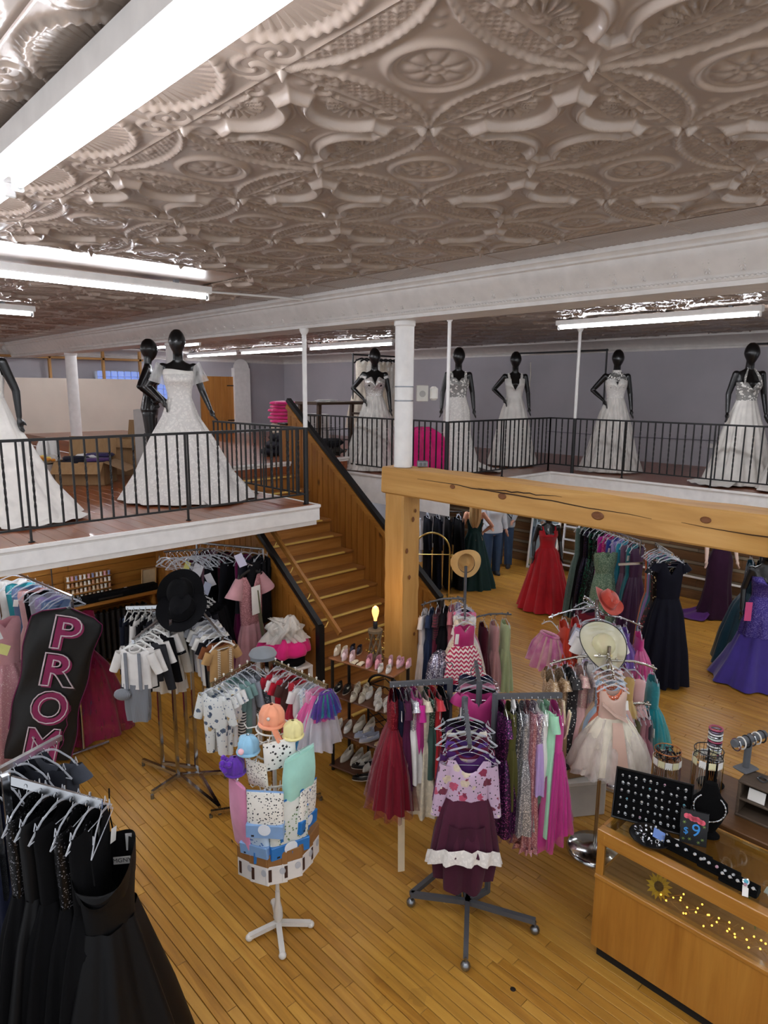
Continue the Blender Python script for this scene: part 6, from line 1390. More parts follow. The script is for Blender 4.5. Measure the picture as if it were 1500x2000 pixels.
# ---------------- small shelf with pink tulle bundle
t = thing('side_shelf', 'white side shelf under the pink tulle bundle by the stairs', 'shelf', (3.66, 5.28, 0), -.1)
for z in (.35, .88): MB().bbox(-.22, .22, -.20, .20, z, z+.025, .004).build('shelf_board', WHITE, t)
for sx in (-1, 1):
    for sy in (-1, 1): MB().bar((sx*.2, sy*.18, 0), (sx*.2, sy*.18, .88), .035).build('leg', WHITE, t)
o = MB().bbox(-.21, .21, -.14, .14, 0, .10, .04).build('rolled_bag', BLKD, None, True, 60, (3.66, 5.28, .906), -.6); tag(o, 'rolled black garment bag lying under the pink satin', 'garment bag')
hb = thing('tulle_bundle', 'hot pink satin bundle topped with white tulle beside the stairs', 'bundle', (3.66, 5.28, 1.007), -.5)
m = MB(); cloth([(.20, .12, .10, .02), (.12, .24, .18, .03), (.03, .27, .2, .03), (0, .2, .15, .02)], 50, 8, 7, mb=m); m.ball((0, 0, .12), (.2, .15, .08), 18, 8); m.build('satin', HOT, hb, True, None)
m = MB(); 
for k in range(9): cloth([(.40-.02*k % .1, .03, .03, .01, random.uniform(-.12, .12), random.uniform(-.08, .08)), (.30, .10, .09, .035, random.uniform(-.12, .12), random.uniform(-.06, .06)), (.16, .13, .11, .03, random.uniform(-.15, .15), 0)], 30, 7, 6, mb=m)
m.build('white_tulle', tulle('#d9d4cc', .62), hb, True, None)
# ---------------- shoe shelves with lamp
t = thing('shoe_rack', 'four-tier brown shoe rack with black tube posts', 'shoe rack', (3.94, 4.30, 0), math.atan2(-.60, .13))
SHW = wood('#4a2a18', '#603620', '#6c4028', axis=0, rough=.4, coat=.2); SHL = wood('#7c4a28', '#8f5830', '#9a6338', axis=0, rough=.4, coat=.2)
# local x runs along the shelf (far end negative), local y to the back
RW, RD = .37, .16
shz = (.06, .42, .79, 1.16)
for k, z in enumerate(shz): MB().bbox(-RW, RW, -RD, RD, z-.018, z, .006).build('shelf_board', SHL if k == 3 else SHW, t)
for sx in (-1, 1):
    for sy in (-1, 1): MB().tube([(sx*(RW-.03), sy*(RD-.03), 0), (sx*(RW-.03), sy*(RD-.03), 1.145)], .016, 12).build('post', plain('#0c0a09', .35), t, True)
TR = t.rotation_euler.z
def on_rack(x, y, z): return Vector((3.94, 4.30, z))+Matrix.Rotation(TR, 3, 'Z') @ Vector((x, y, 0))
def shoe_meshes(kind, c, inner='#d8cfc0', L=.17):
    m = c if not isinstance(c, str) else (lambda nt: (nt.base(c), nt.set(rough=.3, coat=.2))[1])(NT('shoe_'+c.strip('#')))
    w = .19*L*1.0; sole = MB(); up = MB(); n = 22
    def outline(s, k=1.0): return [(k*w*(.92 if abs(q) < PI/2 else .78)*math.sin(q)*(1-.15*math.cos(q)), -L/2*math.cos(q)*k, 0) for q in np.linspace(0, 2*PI, n, endpoint=False)]
    hl = .35 if kind == 'pump' else 0.0
    zf = lambda y: .012+hl*L*max(0, (y/L+.1))*.35
    ring = outline(1); sole.loft([[(x, y, zf(y)-.010) for x, y, z in ring], [(x*1.04, y*1.02, zf(y)) for x, y, z in ring]])
    H = {'flat': .20, 'pump': .22, 'bootie': .5, 'sneaker': .42, 'strap': .24, 'sandal': .10}[kind]*L
    rg = []
    for f in (0, .35, .7, 1):
        rr = []
        for x, y, z in ring:
            toe = max(0, -y/(L/2)); heel = max(0, y/(L/2)); h = H*(.75+.45*heel**2-.1*toe) if kind not in ('bootie', 'sneaker') else H*(1-.55*toe**.8)
            sh = 1-.16*f*f-(.0 if kind in ('bootie', 'sneaker') else 0); 
            rr.append((x*1.03*sh, y*1.0*(1-.05*f)+(.0), zf(y)+h*f))
        rg.append(rr)
    up.loft(rg, cap0=False, cap1=False)
    # vamp over the toes
    vs = []; fs = []; top = rg[-1]; k0 = [i for i, p in enumerate(ring) if p[1] < -.12*L]
    k0.sort(key=lambda i: ring[i][0]); cen = (0, -.10*L if kind != 'sneaker' else .02*L, zf(0)+H*.95)
    idx = [i for i in list(range(n)) if ring[i][1] < -.08*L]; idx.sort(key=lambda i: math.atan2(ring[i][0], -ring[i][1]))
    up.add([top[i] for i in idx]+[cen], [(j, j+1, len(idx)) for j in range(len(idx)-1)])
    parts = [('sole', sole.mesh('sole', plain('#b9ae9c', .5))), ('upper', up.mesh('upper', m, True, None)), ('insole', MB().loft([[(x*.93, y*.95, zf(y)+.002) for x, y, z in ring], [(x*.90, y*.93, zf(y)+.004) for x, y, z in ring]]).mesh('insole', plain(inner, .6)))]
    if kind == 'pump': parts.append(('heel', MB().loft([[(x*.5, L*.38+y*.22, 0) for x, y, z in ring], [(x*.75, L*.36+y*.26, zf(L*.36)) for x, y, z in ring]]).mesh('heel', m)))
    if kind in ('strap', 'sandal'): parts.append(('strap', MB().tube([(w*.9, .05*L, zf(0)+H*.6), (w*.6, .03*L, H+.025), (0, .02*L, H+.035), (-w*.6, .03*L, H+.025), (-w*.9, .05*L, zf(0)+H*.6)], (.005, .002), 6).mesh('strap', m, True)))
    if kind in ('flat', 'strap'): parts.append(('bow', MB().ball((0, -.26*L, zf(0)+H*.95), (w*.35, .012, .008), 8, 5).mesh('bow', m, True)))
    if kind == 'sneaker': parts.append(('laces', MB().tube([(s*w*.4, -.16*L+.05*L*i, H*.8+.004*i) for i in range(4) for s in (-1, 1)], .0025, 5).mesh('laces', WP, True)))
    return parts
SHOES = {}
def shoe(kind, c, p, rz, label, group, L=.17):
    L *= 1.22
    key = (kind, c if isinstance(c, str) else c.name, L)
    if key not in SHOES: SHOES[key] = shoe_meshes(kind, c, L=L)
    t = thing('shoe', label, 'shoe', p, TR+rz, group)
    for n, me in SHOES[key]: place(me, n, t)
def pair(kind, c, x, y, tier, rz, desc, L=.17, gap=.07):
    gap *= 1.15
    for s, w in ((-1, 'left'), (1, 'right')):
        q = Vector((x, y, 0))+Matrix.Rotation(rz, 3, 'Z') @ Vector((s*gap/2, 0, 0))
        shoe(kind, c, on_rack(q.x, q.y, shz[tier]+.001), rz, '%s, %s one of the pair' % (desc, w), 'shoes on the rack', L)
WSH, CSH = '#d9d5cd', '#cfc4ae'
# top tier
pair('bootie', '#d3ccbd', -.31, -.04, 3, .2, 'cream baby bootie at the far end of top shelf', .11, .065)
pair('bootie', '#e0c9cf', -.18, -.09, 3, .3, 'white and pink baby shoe on the top shelf', .11, .065)
pair('sneaker', '#1f2233', -.22, .08, 3, .3, 'navy baby sneaker at the back of top shelf', .11, .06)
pair('bootie', '#cf8f9d', .10, -.08, 3, .3, 'rose pink baby boot on the top shelf', .13, .075)
pair('bootie', '#ddb6c2', .25, .04, 3, .4, 'pale pink knit bootie on the top shelf', .11, .065)
pair('strap', '#dfdcd8', .24, -.11, 3, .3, 'white baby shoe at the near end of top shelf', .11, .065)
pair('sneaker', '#d9a7b6', .33, .09, 3, .2, 'pink baby sneaker by the post of top shelf', .10, .06)
gv = thing('baby_gloves', 'cream knitted gloves lying on the top shoe shelf', 'gloves', on_rack(-.05, -.10, shz[3]+.002), TR)
for s in (-1, 1):
    g = MB().ball((s*.035, 0, .012), (.026, .03, .012), 10, 6)
    for q in range(4): g.tube([(s*.035-.018+.012*q, -.02, .012), (s*.035-.02+.014*q, -.058, .008)], .006, 6)
    g.build('glove', fabric('#d8cfb8'), gv, True)
# tier 2
pair('strap', '#101012', -.30, -.03, 2, .25, 'black patent sandal with strap on the second shelf', .15, .08)
pair('strap', CSH, -.14, .06, 2, .35, 'cream flat at the back of the second shelf', .15, .075)
pair('flat', WSH, .01, .05, 2, .35, 'white ballet flat in the middle of second shelf', .16, .075)
pair('strap', '#d6cdb9', -.07, -.09, 2, .3, 'cream strap shoe at the front of second shelf', .14, .072)
pair('sandal', WSH, .15, -.02, 2, .35, 'white sandal with black insole on the second shelf', .15, .075)
pair('strap', WSH, .22, -.10, 2, .3, 'white strap shoe at the near front of second shelf', .14, .072)
pair('flat', '#cfcac2', .31, .03, 2, .3, 'ivory flat beside the post of second shelf', .16, .075)
# tier 3
pair('flat', WSH, -.27, -.06, 1, .3, 'white flat with bow on the third shelf', .16, .085)
pair('pump', '#d3ccba', -.10, .05, 1, .15, 'cream pointed flat at the back of third shelf', .19, .09)
pair('flat', '#9a9fae', .02, -.07, 1, -.45, 'silver glitter flat on the third shelf', .18, .085)
pair('sandal', WSH, .20, .04, 1, .4, 'white flower sandal on the third shelf', .17, .085)
pair('sandal', '#a98c66', .25, -.08, 1, -.5, 'tan thong sandal at the near end of third shelf', .17, .08)
# bottom tier
pair('pump', '#cfc8b8', -.24, .04, 0, .1, 'cream heeled pump at the far end of bottom shelf', .19, .10)
pair('pump', '#d2cdc2', -.05, .03, 0, -.1, 'ivory heeled pump in the middle of bottom shelf', .19, .09)
pair('pump', '#d6d0c4', .13, .02, 0, -.1, 'off-white heeled pump at the near end of bottom shelf', .19, .09)
pair('flat', '#0e0e10', .0, -.10, 0, -.9, 'black patent flat at the front of bottom shelf', .18, .17)
# rustic lamp
lp = thing('table_lamp', 'rustic twig lamp with bare glowing bulb on the shoe rack', 'lamp', on_rack(.02, .06, shz[3]+.001), TR)
TW = wood('#5f503c', '#7a684e', '#877458', axis=2, rough=.8)
for q in range(6):
    a0 = q*PI/3; a1 = a0+1.9; MB().tube([(.075*math.cos(a0), .075*math.sin(a0), 0), (.05*math.cos((a0+a1)/2), .05*math.sin((a0+a1)/2), .15), (.06*math.cos(a1), .06*math.sin(a1), .29)], .009, 6).build('twig', TW, lp, True)
[MB().lathe(q, 18).build('ring_plate', TW, lp, True) for q in ([(.085, 0), (.085, .018), (.07, .02)], [(.068, .27), (.07, .295), (.04, .305)])]
MB().lathe([(.018, .30), (.022, .33), (.020, .375), (.016, .38)], 12).build('socket', BLACKIRON, lp, True)
MB().lathe([(.014, .38), (.016, .40), (.030, .445), (.034, .475), (.027, .505), (.010, .52)], 18).build('bulb', glow('#ffb060', 2.0), lp, True)
for k in range(16): q = k*.9; MB().ball((.08*math.cos(q), .08*math.sin(q), .02+.016*k), .011, 7, 5).build('gold_bead', metal('#c7a75a', .25), lp, True)
li = bpy.data.lights.new('bulb_light', 'POINT'); li.energy = 3; li.color = (1, .62, .28); li.shadow_soft_size = .03; lo = bpy.data.objects.new('bulb_light', li); COL.objects.link(lo); lo.parent = lp; lo.location = (0, 0, .56)
# black lattice basket chair back behind the shelves
bk = thing('wicker_screen', 'black lattice screen standing behind the shoe rack', 'screen', on_rack(.02, .235, 0), TR)
MB().tube([(-.2, 0, .02), (-.2, 0, .80)]+[(.2*math.cos(q), 0, .80+.13*math.sin(q)) for q in np.linspace(PI, 0, 14)]+[(.2, 0, .80), (.2, 0, .02)], .012, 8).build('frame', BLACKIRON, bk, True)
for k in range(9):
    for s in (-1, 1):
        x0 = -.2 if s > 0 else .2; z0 = .1+.085*k; MB().tube([(x0, 0, z0), (x0+s*.2, 0, z0+.12), (-x0, 0, min(z0+.24, .8))], .005, 5).build('lattice', BLACKIRON, bk, True)
# ---------------- toddler dress spinner with straw hat
def tree_rack(x, y, H, arms, label, base=.30, mat=STEEL, domed=True):
    t = thing('spinner_rack', label, 'clothes rack', (x, y, 0))
    MB().lathe([(base, 0), (base, .012), (base*.92, .035), (base*.35, .06), (.03, .07)] if domed else [(base, 0), (base, .02), (.03, .025)], 32).build('base', CHROME, t, True, 60)
    MB().tube([(0, 0, .05), (0, 0, H)], .015, 12).build('pole', mat, t, True)
    for (A, B) in arms:
        A = Vector(A)-Vector((x, y, 0)); B = Vector(B)-Vector((x, y, 0)); m = A.lerp(B, .5)+Vector((0, 0, .03)); MB().tube([A, A.lerp(B, .25)+Vector((0, 0, .02)), m, B], .0095, 8).build('arm', mat, t, True)
        for k in range(7): p = A.lerp(B, .08+.13*k)+Vector((0, 0, .02)); MB().ball(p, .012, 7, 5).build('stop_bead', mat, t, True)
    return t
k1 = ((4.70, 3.80, 1.52), (5.0, 4.05, 1.60)); k2 = ((4.74, 4.40, 1.50), (5.0, 4.05, 1.60)); k3 = ((5.42, 3.78, 1.40), (5.02, 4.03, 1.38)); k4 = ((5.3, 4.4, 1.45), (5.0, 4.05, 1.55))
tree_rack(5.0, 4.05, 1.93, (k1, k2, k3, k4), 'dark spinner rack of toddler dresses beside the timber post', .28, plain('#4a4b50', .4))
a = Arm(k1[0], k1[1], "the toddler spinner's front arm", 'toddler dresses on the spinner')
CHEV = stripes('#b3224e', '#e8dcd6', 26.0, 2, .5, 0, .022); CHERRY = brocade('#e3d9c4', '#7d1f22', 60.0, .26)
hang(a, .05, 'pink chevron dress with satin bodice', 'dress', lambda t: (g_dress(t, .52, .72, satin('#b3286a'), CHEV, 'v', sw=.105, ww=.10, hem=.22, hd=.13, fold=7, amp=.012, hemtrim=tulle('#a31238', .8), tick=False), ticket(t, -.10, -.10, -.12, .035, .10)), None, 'kidclear', jit=.02, turn=.32)
hang(a, .28, 'cream cherry print dress with tulle hem', 'dress', lambda t: g_dress(t, .54, .72, CHERRY, CHERRY, 'round', sw=.105, ww=.10, hem=.22, hd=.13, fold=7, amp=.012, hemtrim=tulle('#b8b0ac', .75)), None, 'kidclear', jit=.02, turn=-.35)
hang(a, .50, 'white eyelet dress', 'dress', lambda t: g_dress(t, .55, .72, WHT, WHT, 'round', sw=.115, ww=.10, hem=.20, hd=.1), None, 'kidclear')
hang(a, .70, 'pink ruffled dress', 'dress', lambda t: g_dress(t, .58, .72, fabric('#cf6f92'), tulle('#d88aa6', .8), 'round', sw=.115, ww=.10, hem=.20, hd=.1), None, 'kidclear')
a = Arm(k2[0], k2[1], "the toddler spinner's left arm", 'toddler dresses on the spinner')
for k, (n, c, L) in enumerate((('white and coral ombre dress', '#dcd6d4', .82), ('navy satin dress', '#1d2c4a', .72), ('wine striped dress', '#5c1730', .75), ('black velvet top', '#121217', .4), ('rose glitter dress', '#b46a74', .7), ('lilac lace dress', '#b0a3c0', .6))):
    hang(a, .05+.16*k, n, 'dress', lambda t, c=c, L=L, k=k: g_dress(t, L, .75, stripes('#64182f', '#31101c', 40.0) if k == 2 else fabric(c), tulle('#cf4a52', .9, '#dcd6d4') if k == 0 and False else fabric(c), 'round', 'short', sw=.125, ww=.105, hem=.17, hd=.09), None, 'kidclear')
a = Arm(k3[0], k3[1], "the toddler spinner's right arm", 'toddler dresses on the spinner')
for k, (n, c) in enumerate((('pale green satin dress', '#a9b98a'), ('rose print dress', '#b98a8a'), ('burgundy velvet dress', '#4c1224'))):
    hang(a, .12+.25*k, n, 'dress', lambda t, c=c: g_dress(t, .72, .7, satin(c, .5), satin(c, .5), 'round', sw=.10, ww=.09, hem=.13, hd=.08), None, 'kidclear')
a = Arm(k4[0], k4[1], "the toddler spinner's back arm", 'toddler dresses on the spinner')
for k, (n, c) in enumerate((('black tulle dress', '#111116'), ('dark plum dress', '#2b1024'), ('black satin dress', '#0f0f14'), ('navy sequin dress', '#1a2350'))):
    hang(a, .1+.23*k, n, 'dress', lambda t, c=c: g_dress(t, .85, .8, fabric(c), fabric(c), 'round', sw=.13, ww=.11, hem=.2, hd=.12), None, 'kidclear')
t = thing('straw_hat', 'tan straw western hat perched on the toddler spinner pole', 'hat', (5.03, 4.07, 1.95), (-1.35, -.15, -.75)); hat(t, fabric('#c9a36a', .8, .1, 300.0), (.155, .125), .10, .13, fabric('#4a3a2a'))
sc = thing('sequin_scarf', 'crumpled silver and violet sequin scarf behind the shoe rack', 'scarf', (4.55, 3.98, 1.02), .3)
m = MB()
for k in range(4): cloth([(.16, .03, .03, .01, random.uniform(-.05, .05)), (.06, .09, .07, .02, random.uniform(-.08, .08)), (-.10, .12, .08, .03, random.uniform(-.06, .06))], 26, 6, 6, mb=m)
m.build('folds', sequin('#6f6a80', '#e8e6f0', 130.0, .35, .25), sc, True, None)
# ---------------- far racks, people and mirror
t = thing('garment_rail', 'black rail of dark suits behind the stairs', 'clothes rack')
ra = ((9.25, 7.62, 1.46), (8.45, 8.72, 1.46)); MB().tube(ra, .014, 8).build('rail', BLACKIRON, t, True)
for p in ra: MB().tube([(p[0], p[1], .02), p], .014, 8).build('upright', BLACKIRON, t, True)
a = Arm(ra[0], ra[1], 'the black rail behind the stairs', 'suits on the black rail')
for k, (n, c) in enumerate((('black tailcoat', '#0c0c11'), ('black tuxedo jacket', '#0e0e13'), ('navy suit jacket', '#11131f'), ('midnight blue jacket', '#12141f'), ('white dress shirt', '#c9cbd2'), ('grey dress shirt', '#9fa2ab'), ('pale grey shirt', '#b3b5bd'))):
    hang(a, .04+.14*k, n, 'jacket', lambda t, c=c, k=k: g_top(t, 1.30 if k < 4 else .8, 1.05, fabric(c), None, 'long', .23, .30, lapel=fabric(c) if k < 4 else None), None, 'grey', turn=.3)
t = thing('arched_rack', 'slim brass arched display rack in front of the dark suits', 'display rack', (8.45, 7.62, 0), -.75)
GOLD = metal('#c9b06a', .3); MB().tube([(-.32, 0, 0), (-.32, 0, .85)]+[(.32*math.cos(q)*1, 0, .85+.34*math.sin(q)) for q in np.linspace(PI, 0, 16)]+[(.32, 0, .85), (.32, 0, 0)], .016, 10).build('arch', GOLD, t, True)
MB().tube([(-.32, 0, .80), (.32, 0, .80)], .008, 8).ball((.36, 0, .78), .03).build('cross_bar', GOLD, t, True); MB().bbox(.29, .35, -.2, .2, 0, .02, .005).build('foot', GOLD, t); MB().bbox(-.35, -.29, -.2, .2, 0, .02, .005).build('foot', GOLD, t)
SKIN = (lambda t: (t.base(t.ramp(t.noise(6, 3), [(.3, '#c58f77'), (.7, '#d5a48c')])), t.set(rough=.55, spec=.3))[1])(NT('skin'))
DENIM = fabric('#2f4460', .85, .2); SWEAT = fabric('#b9bec4', .9, .3)
def person(x, y, rz, aL, aR, label, male, sc=.96):
    t = thing('person', label, 'person', (x, y, 0), rz, 'shoppers below the mezzanine'); t.scale = (sc, sc, sc)
    place(body_mesh(aL, aR, SKIN, head='face', male=male, skinvox=.011), 'body', t)
    return t
def clothe(t, aL, aR, top, legs, hood=False, k=1.14):
    m = MB(); rows = [(z, hw*k+.03, hd*k+.035, .004, 0, cy) for z, hw, hd, _, _, cy in fit(1.50, .90, .0)]; cloth(rows, 40, 14, 6, mb=m)
    for s, a in ((-1, aL), (1, aR)):
        P = [Vector((s*x*k, y, z)) for x, y, z in ARMS[a]]; Q = []
        for i in range(2): Q += [P[i].lerp(P[i+1], j/4) for j in range(4)]
        Q.append(P[2]); m.tube(Q, [.075, .073, .070, .066, .064, .058, .052, .048, .044], 14, cap=False); m.ball(P[0], .078, 12, 8)
    m.build('sweater', top, t, True, None)
    MB().tube([(.085*math.cos(q), .075*math.sin(q)+.012, 1.545+.012*math.sin(q)) for q in np.linspace(0, 2*PI, 18, endpoint=False)], (.02, .032), 8, closed=True).build('hood', top, t, True)
    m = MB(); cloth([(1.0, .195, .14, .002, 0, .01), (.86, .205, .15, .003, 0, .01)], 36, 3, 5, mb=m)
    for s in (-1, 1): cloth([(.90, .108, .125, .002, s*.095, .01), (.5, .088, .09, .006, s*.10, 0), (.06, .075, .08, .012, s*.108, .02)], 24, 10, 5, mb=m)
    m.build('jeans', legs, t, True, None)
    for s in (-1, 1): MB().loft([ell(0, .05, .13, -.03, 16, s*.108), ell(.04, .052, .135, -.03, 16, s*.108), ell(.09, .046, .09, .0, 16, s*.108)]).build('sneaker', plain('#2a2a2e', .6), t, True)
def hair(t, c, long=False, turn=0):
    m = MB(); m.ball((0, .002, 1.765), (.098, .122, .105), 18, 10)
    if long: cloth([(1.78, .09, .055, .006, 0, .05), (1.6, .11, .055, .012, 0, .075), (1.34, .10, .04, .018, 0, .10), (1.22, .05, .02, .01, 0, .10)], 36, 12, 9, mb=m)
    m.build('hair', fabric(c, .6, .3), t, True, None)
w = person(9.58, 7.58, FR+PI-.05, 'hip', 'out', 'person with long blonde hair in strapless dark green gown, seen from behind', False, .95)
hair(w, '#b08d5c', True)
GRN = satin('#12302f', .5)
m = MB(); cloth(fit(1.37, 1.10, .012), 44, 10, 3, top=neck_top('flat', .16, 0), mb=m); m.build('bodice', GRN, w, True, None)
cloth([(1.12, .13, .096, .002), (.95, .19, .135, .008), (.5, .30, .24, .022), (.005, .43, .36, .034)], 80, 18, 12).build('skirt', GRN, w, True, None)
for k in range(5): MB().tube([(-.05, .098+.0*k, 1.16+.045*k), (.05, .098, 1.19+.045*k)], .005, 5).tube([(.05, .098, 1.16+.045*k), (-.05, .098, 1.19+.045*k)], .005, 5).build('lacing', SKIN if k % 2 else GRN, w, True)
p1 = person(10.50, 7.85, FR+.35, 'fwd', 'down', 'person in pale sweatshirt and blue jeans facing the green gown', True, .97); clothe(p1, 'fwd', 'down', SWEAT, DENIM); hair(p1, '#4a3a2c')
p2 = person(11.15, 8.04, FR-.2, 'down', 'fwd', 'person in grey sweatshirt with dark shoulder strap beside the wall', True, .97); clothe(p2, 'down', 'fwd', fabric('#9a9fa4', .9, .3), fabric('#283a52')); hair(p2, '#3a3028')
MB().tube([(-.17, -.10, 1.50), (-.02, -.175, 1.30), (.14, -.175, 1.12), (.21, -.12, 1.02)], (.018, .004), 6).build('shoulder_strap', BLKD, p2, True)
mr = thing('leaning_mirror', 'tall white-framed mirror leaning beyond the people', 'mirror', (11.50, 7.35, 0), (0, .12, 0))
MB().box(-.02, .02, -.34, -.30, 0, 1.75).box(-.02, .02, .30, .34, 0, 1.75).box(-.02, .02, -.30, .30, 0, .05).box(-.02, .02, -.30, .30, 1.70, 1.75).build('frame', WHITE, mr)
MB().box(-.012, .0, -.30, .30, .05, 1.70).build('glass', (lambda t: (t.base('#b9cdd2'), t.set(rough=.05, metal=.9))[1])(NT('mirror_glass')), mr)
lad = thing('ladder', 'pale folding ladder leaning beside the mirror', 'ladder', (11.52, 6.75, 0), (0, .10, 0))
for y in (-.16, .16): MB().box(-.02, .02, y-.015, y+.015, 0, 1.7).build('rail', plain('#c9cbd0', .4), lad)
for k in range(6): MB().box(-.02, .02, -.16, .16, .2+.26*k, .23+.26*k).build('rung', plain('#b9bbc0', .4), lad)
# red gown on a black mannequin
mn = mannequin(9.48, 5.95, 0, FR+.05, 'down', 'down', 'black mannequin wearing the red ball gown under the mezzanine', .96)
REDS = fabric('#b30c1e', .6, .3)
t = thing('red_gown', 'long scarlet gown on black mannequin under the mezzanine', 'gown', (9.48, 5.95, .01), FR+.05)
cloth([(a_*.96, b_*.96, c_*.96, d_, e_, f_) for a_, b_, c_, d_, e_, f_ in fit(1.42, 1.10)], 48, 12, 3, top=neck_top('square', .15, .05)).build('bodice', REDS, t, True, None)
cloth([(1.06, .125, .092, .002), (.98, .19, .14, .008), (.5, .31, .28, .022), (.012, .44, .40, .034)], 90, 20, 13).build('skirt', REDS, t, True, None)
for s in (-1, 1): MB().tube([(s*.10, -.10, 1.36), (s*.105, -.05, 1.42), (s*.10, .05, 1.42), (s*.09, .08, 1.34)], (.012, .003), 6).build('strap', REDS, t, True)
# rail of evening gowns
t = thing('garment_rail', 'long chrome rail of evening gowns right of the red gown', 'clothes rack')
ga = ((9.30, 5.25, 1.66), (8.75, 4.02, 1.62)); MB().tube(ga, .014, 8).build('rail', CHROME, t, True)
for p in ga: MB().tube([(p[0], p[1], .02), p], .014, 8).build('upright', CHROME, t, True)
a = Arm(ga[0], ga[1], 'the rail right of the red gown', 'evening gowns on the long rail')
EG = [('sage green lace gown', '#4f665e', lace('#4f665e', None, 30.0, 1.0)), ('black velvet gown', '#0d0c11', BLKD), ('dark purple sequin gown', '#1c1226', sequin('#1a1124', '#4a3a66', 160.0, .1)), ('emerald sequin gown', '#0b1f1c', sequin('#07120f', '#2f9a72', 130.0, .16, .3)), ('black sequin gown', '#0b0f12', sequin('#0a0c0e', '#5a8a78', 140.0, .1, .3)), ('magenta satin gown', '#b0178f', satin('#a81588')), ('fuchsia sequin gown', '#c01878', sequin('#b5146e', '#f06ab0', 140.0, .3, .4)), ('royal blue gown', '#20308a', satin('#1f2f86')), ('lavender gown', '#9a88c0', satin('#9a88c0')), ('turquoise gown', '#1f90a8', satin('#1c8aa2')), ('mauve satin gown', '#6a4a66', satin('#664860')), ('teal gown', '#15707a', satin('#15707a')), ('plum gown', '#3a1a3c', satin('#3a1a3c'))]
for k, (n, c, m) in enumerate(EG):
    hang(a, .03+.078*k, n, 'gown', lambda t, m=m: g_dress(t, 1.42, 1, m, m, 'v', sw=.15, ww=.13, hem=.26, hd=.14, amp=.024, waist=.3), 'evening_gown', 'clear', turn=.35)
gs = thing('strapless_gown', 'sage green beaded strapless gown hanging in front of the gown rail', 'gown', (8.55, 4.42, 1.42), -.7)
SGM = sequin('#6a8a72', '#b5cdb4', 170.0, .25, .5); cloth([(0, .17, .10, .006), (-.15, .16, .10, .004), (-.30, .13, .09, .004)], 40, 8, 5, top=neck_top('sweet', .17, .06)).build('bodice', SGM, gs, True, None); cloth([(-.29, .13, .09, .004), (-.5, .16, .11, .01), (-1.35, .24, .18, .03)], 50, 12, 8).build('skirt', SGM, gs, True, None)
for s in (-1, 1): MB().tube([(s*.15, 0, -.01), (s*.1, 0, .12), (0, 0, .22)], .003, 5).build('hanging_loop', SGM, gs, True)
# navy gown at the end of the second rail, hangers bunched above
t = thing('four_way_rack', 'chrome rack carrying the navy evening gown', 'clothes rack', (8.2, 3.55, 0))
MB().bar((0, 0, .02), (0, 0, 1.74), .03).build('post', CHROME, t); na = ((7.98, 3.26, 1.70), (8.22, 3.58, 1.74)); MB().bar((-.22, -.29, 1.70), (.02, .03, 1.74), .02, .03).build('arm', CHROME, t); MB().bar((0, 0, 1.5), (-.3, .35, 1.46), .02, .03).build('arm', CHROME, t)
for e in ((-.3, -.25), (.3, .25), (-.28, .3), (.28, -.3)): MB().bar((0, 0, .03), (*e, .03), .03).build('leg', CHROME, t)
a = Arm(na[0], na[1], 'the chrome rack near the plank wall', 'gowns near the plank wall')
NVS = fabric('#0e0f1d', .6, .3)
hang(a, .02, 'navy wrap gown with draped bodice', 'gown', lambda t: g_dress(t, 1.56, 1, NVS, NVS, 'v', 'cap', sw=.17, ww=.14, hem=.33, hd=.22, fold=11, amp=.026, dip=.16, waist=.30, tick=False), 'evening_gown', 'clear', jit=0, turn=-.1)
hang(a, .22, 'black sequin gown with short sleeves', 'gown', lambda t: g_dress(t, 1.4, 1, sequin('#0c0c10', '#e8d8b0', 90.0, .10, .3), BLKD, 'round', 'short', sequin('#0c0c10', '#d8d8e0', 90.0, .12, .3), sw=.19, ww=.15, hem=.28, hd=.16), 'evening_gown', 'clear')
hang(a, .40, 'black gown with red floral lace', 'gown', lambda t: g_dress(t, 1.4, 1, brocade('#16080c', '#8c1f2c', 34.0, .34), brocade('#16080c', '#8c1f2c', 34.0, .34), 'round', sw=.17, ww=.14, hem=.34, hd=.2), 'evening_gown', 'clear', turn=-.2)
for k, (n, c) in enumerate((('teal gown', '#10606e'), ('lilac satin gown', '#8c6aa8'), ('turquoise jersey gown', '#15707f'), ('orange gown', '#b3501f'))): hang(a, .55+.12*k, n, 'gown', lambda t, c=c: g_dress(t, 1.3, 1, satin(c), satin(c), 'v', sw=.15, ww=.13, hem=.24, hd=.12), 'evening_gown', 'clear')
for k in range(8): p = Vector(na[0]).lerp(Vector(na[1]), .1+.1*k); hanger('wire', (p.x, p.y, p.z+.01), math.atan2(.32, .24)-PI/2+random.uniform(-.25, .25), 'empty chrome hanger bunched above the navy gown', 'empty hangers above the navy gown')
# plum gown on pale mannequin by the plank wall
PALE = plain('#cdb3a4', .45)
t = thing('mannequin', 'pale mannequin wearing the plum velvet gown by the plank wall', 'mannequin', (11.22, 3.80, 0), FR+.02, 'black abstract mannequins')
t['group'] = 'pale mannequins'
place(body_mesh('down', 'down', PALE), 'body', t, (0, 0, .012)); MB().lathe([(.17, 0), (.17, .006), (.15, .011), (.012, .012)], 24).build('base', STEEL, t, True)
t = thing('plum_gown', 'plum velvet sheath gown with pooled violet train by the plank wall', 'gown', (11.22, 3.80, .012), FR+.02)
PLV = fabric('#2a0f26', .7, .9); cloth(fit(1.40, 1.12), 44, 10, 3, top=neck_top('v', .16, .12)).build('bodice', PLV, t, True, None)
cloth([(1.13, .13, .096, .001), (.95, .195, .135, .003), (.55, .20, .15, .006), (.25, .24, .19, .015), (.008, .30, .26, .03)], 60, 18, 8).build('skirt', PLV, t, True, None)
rings = []
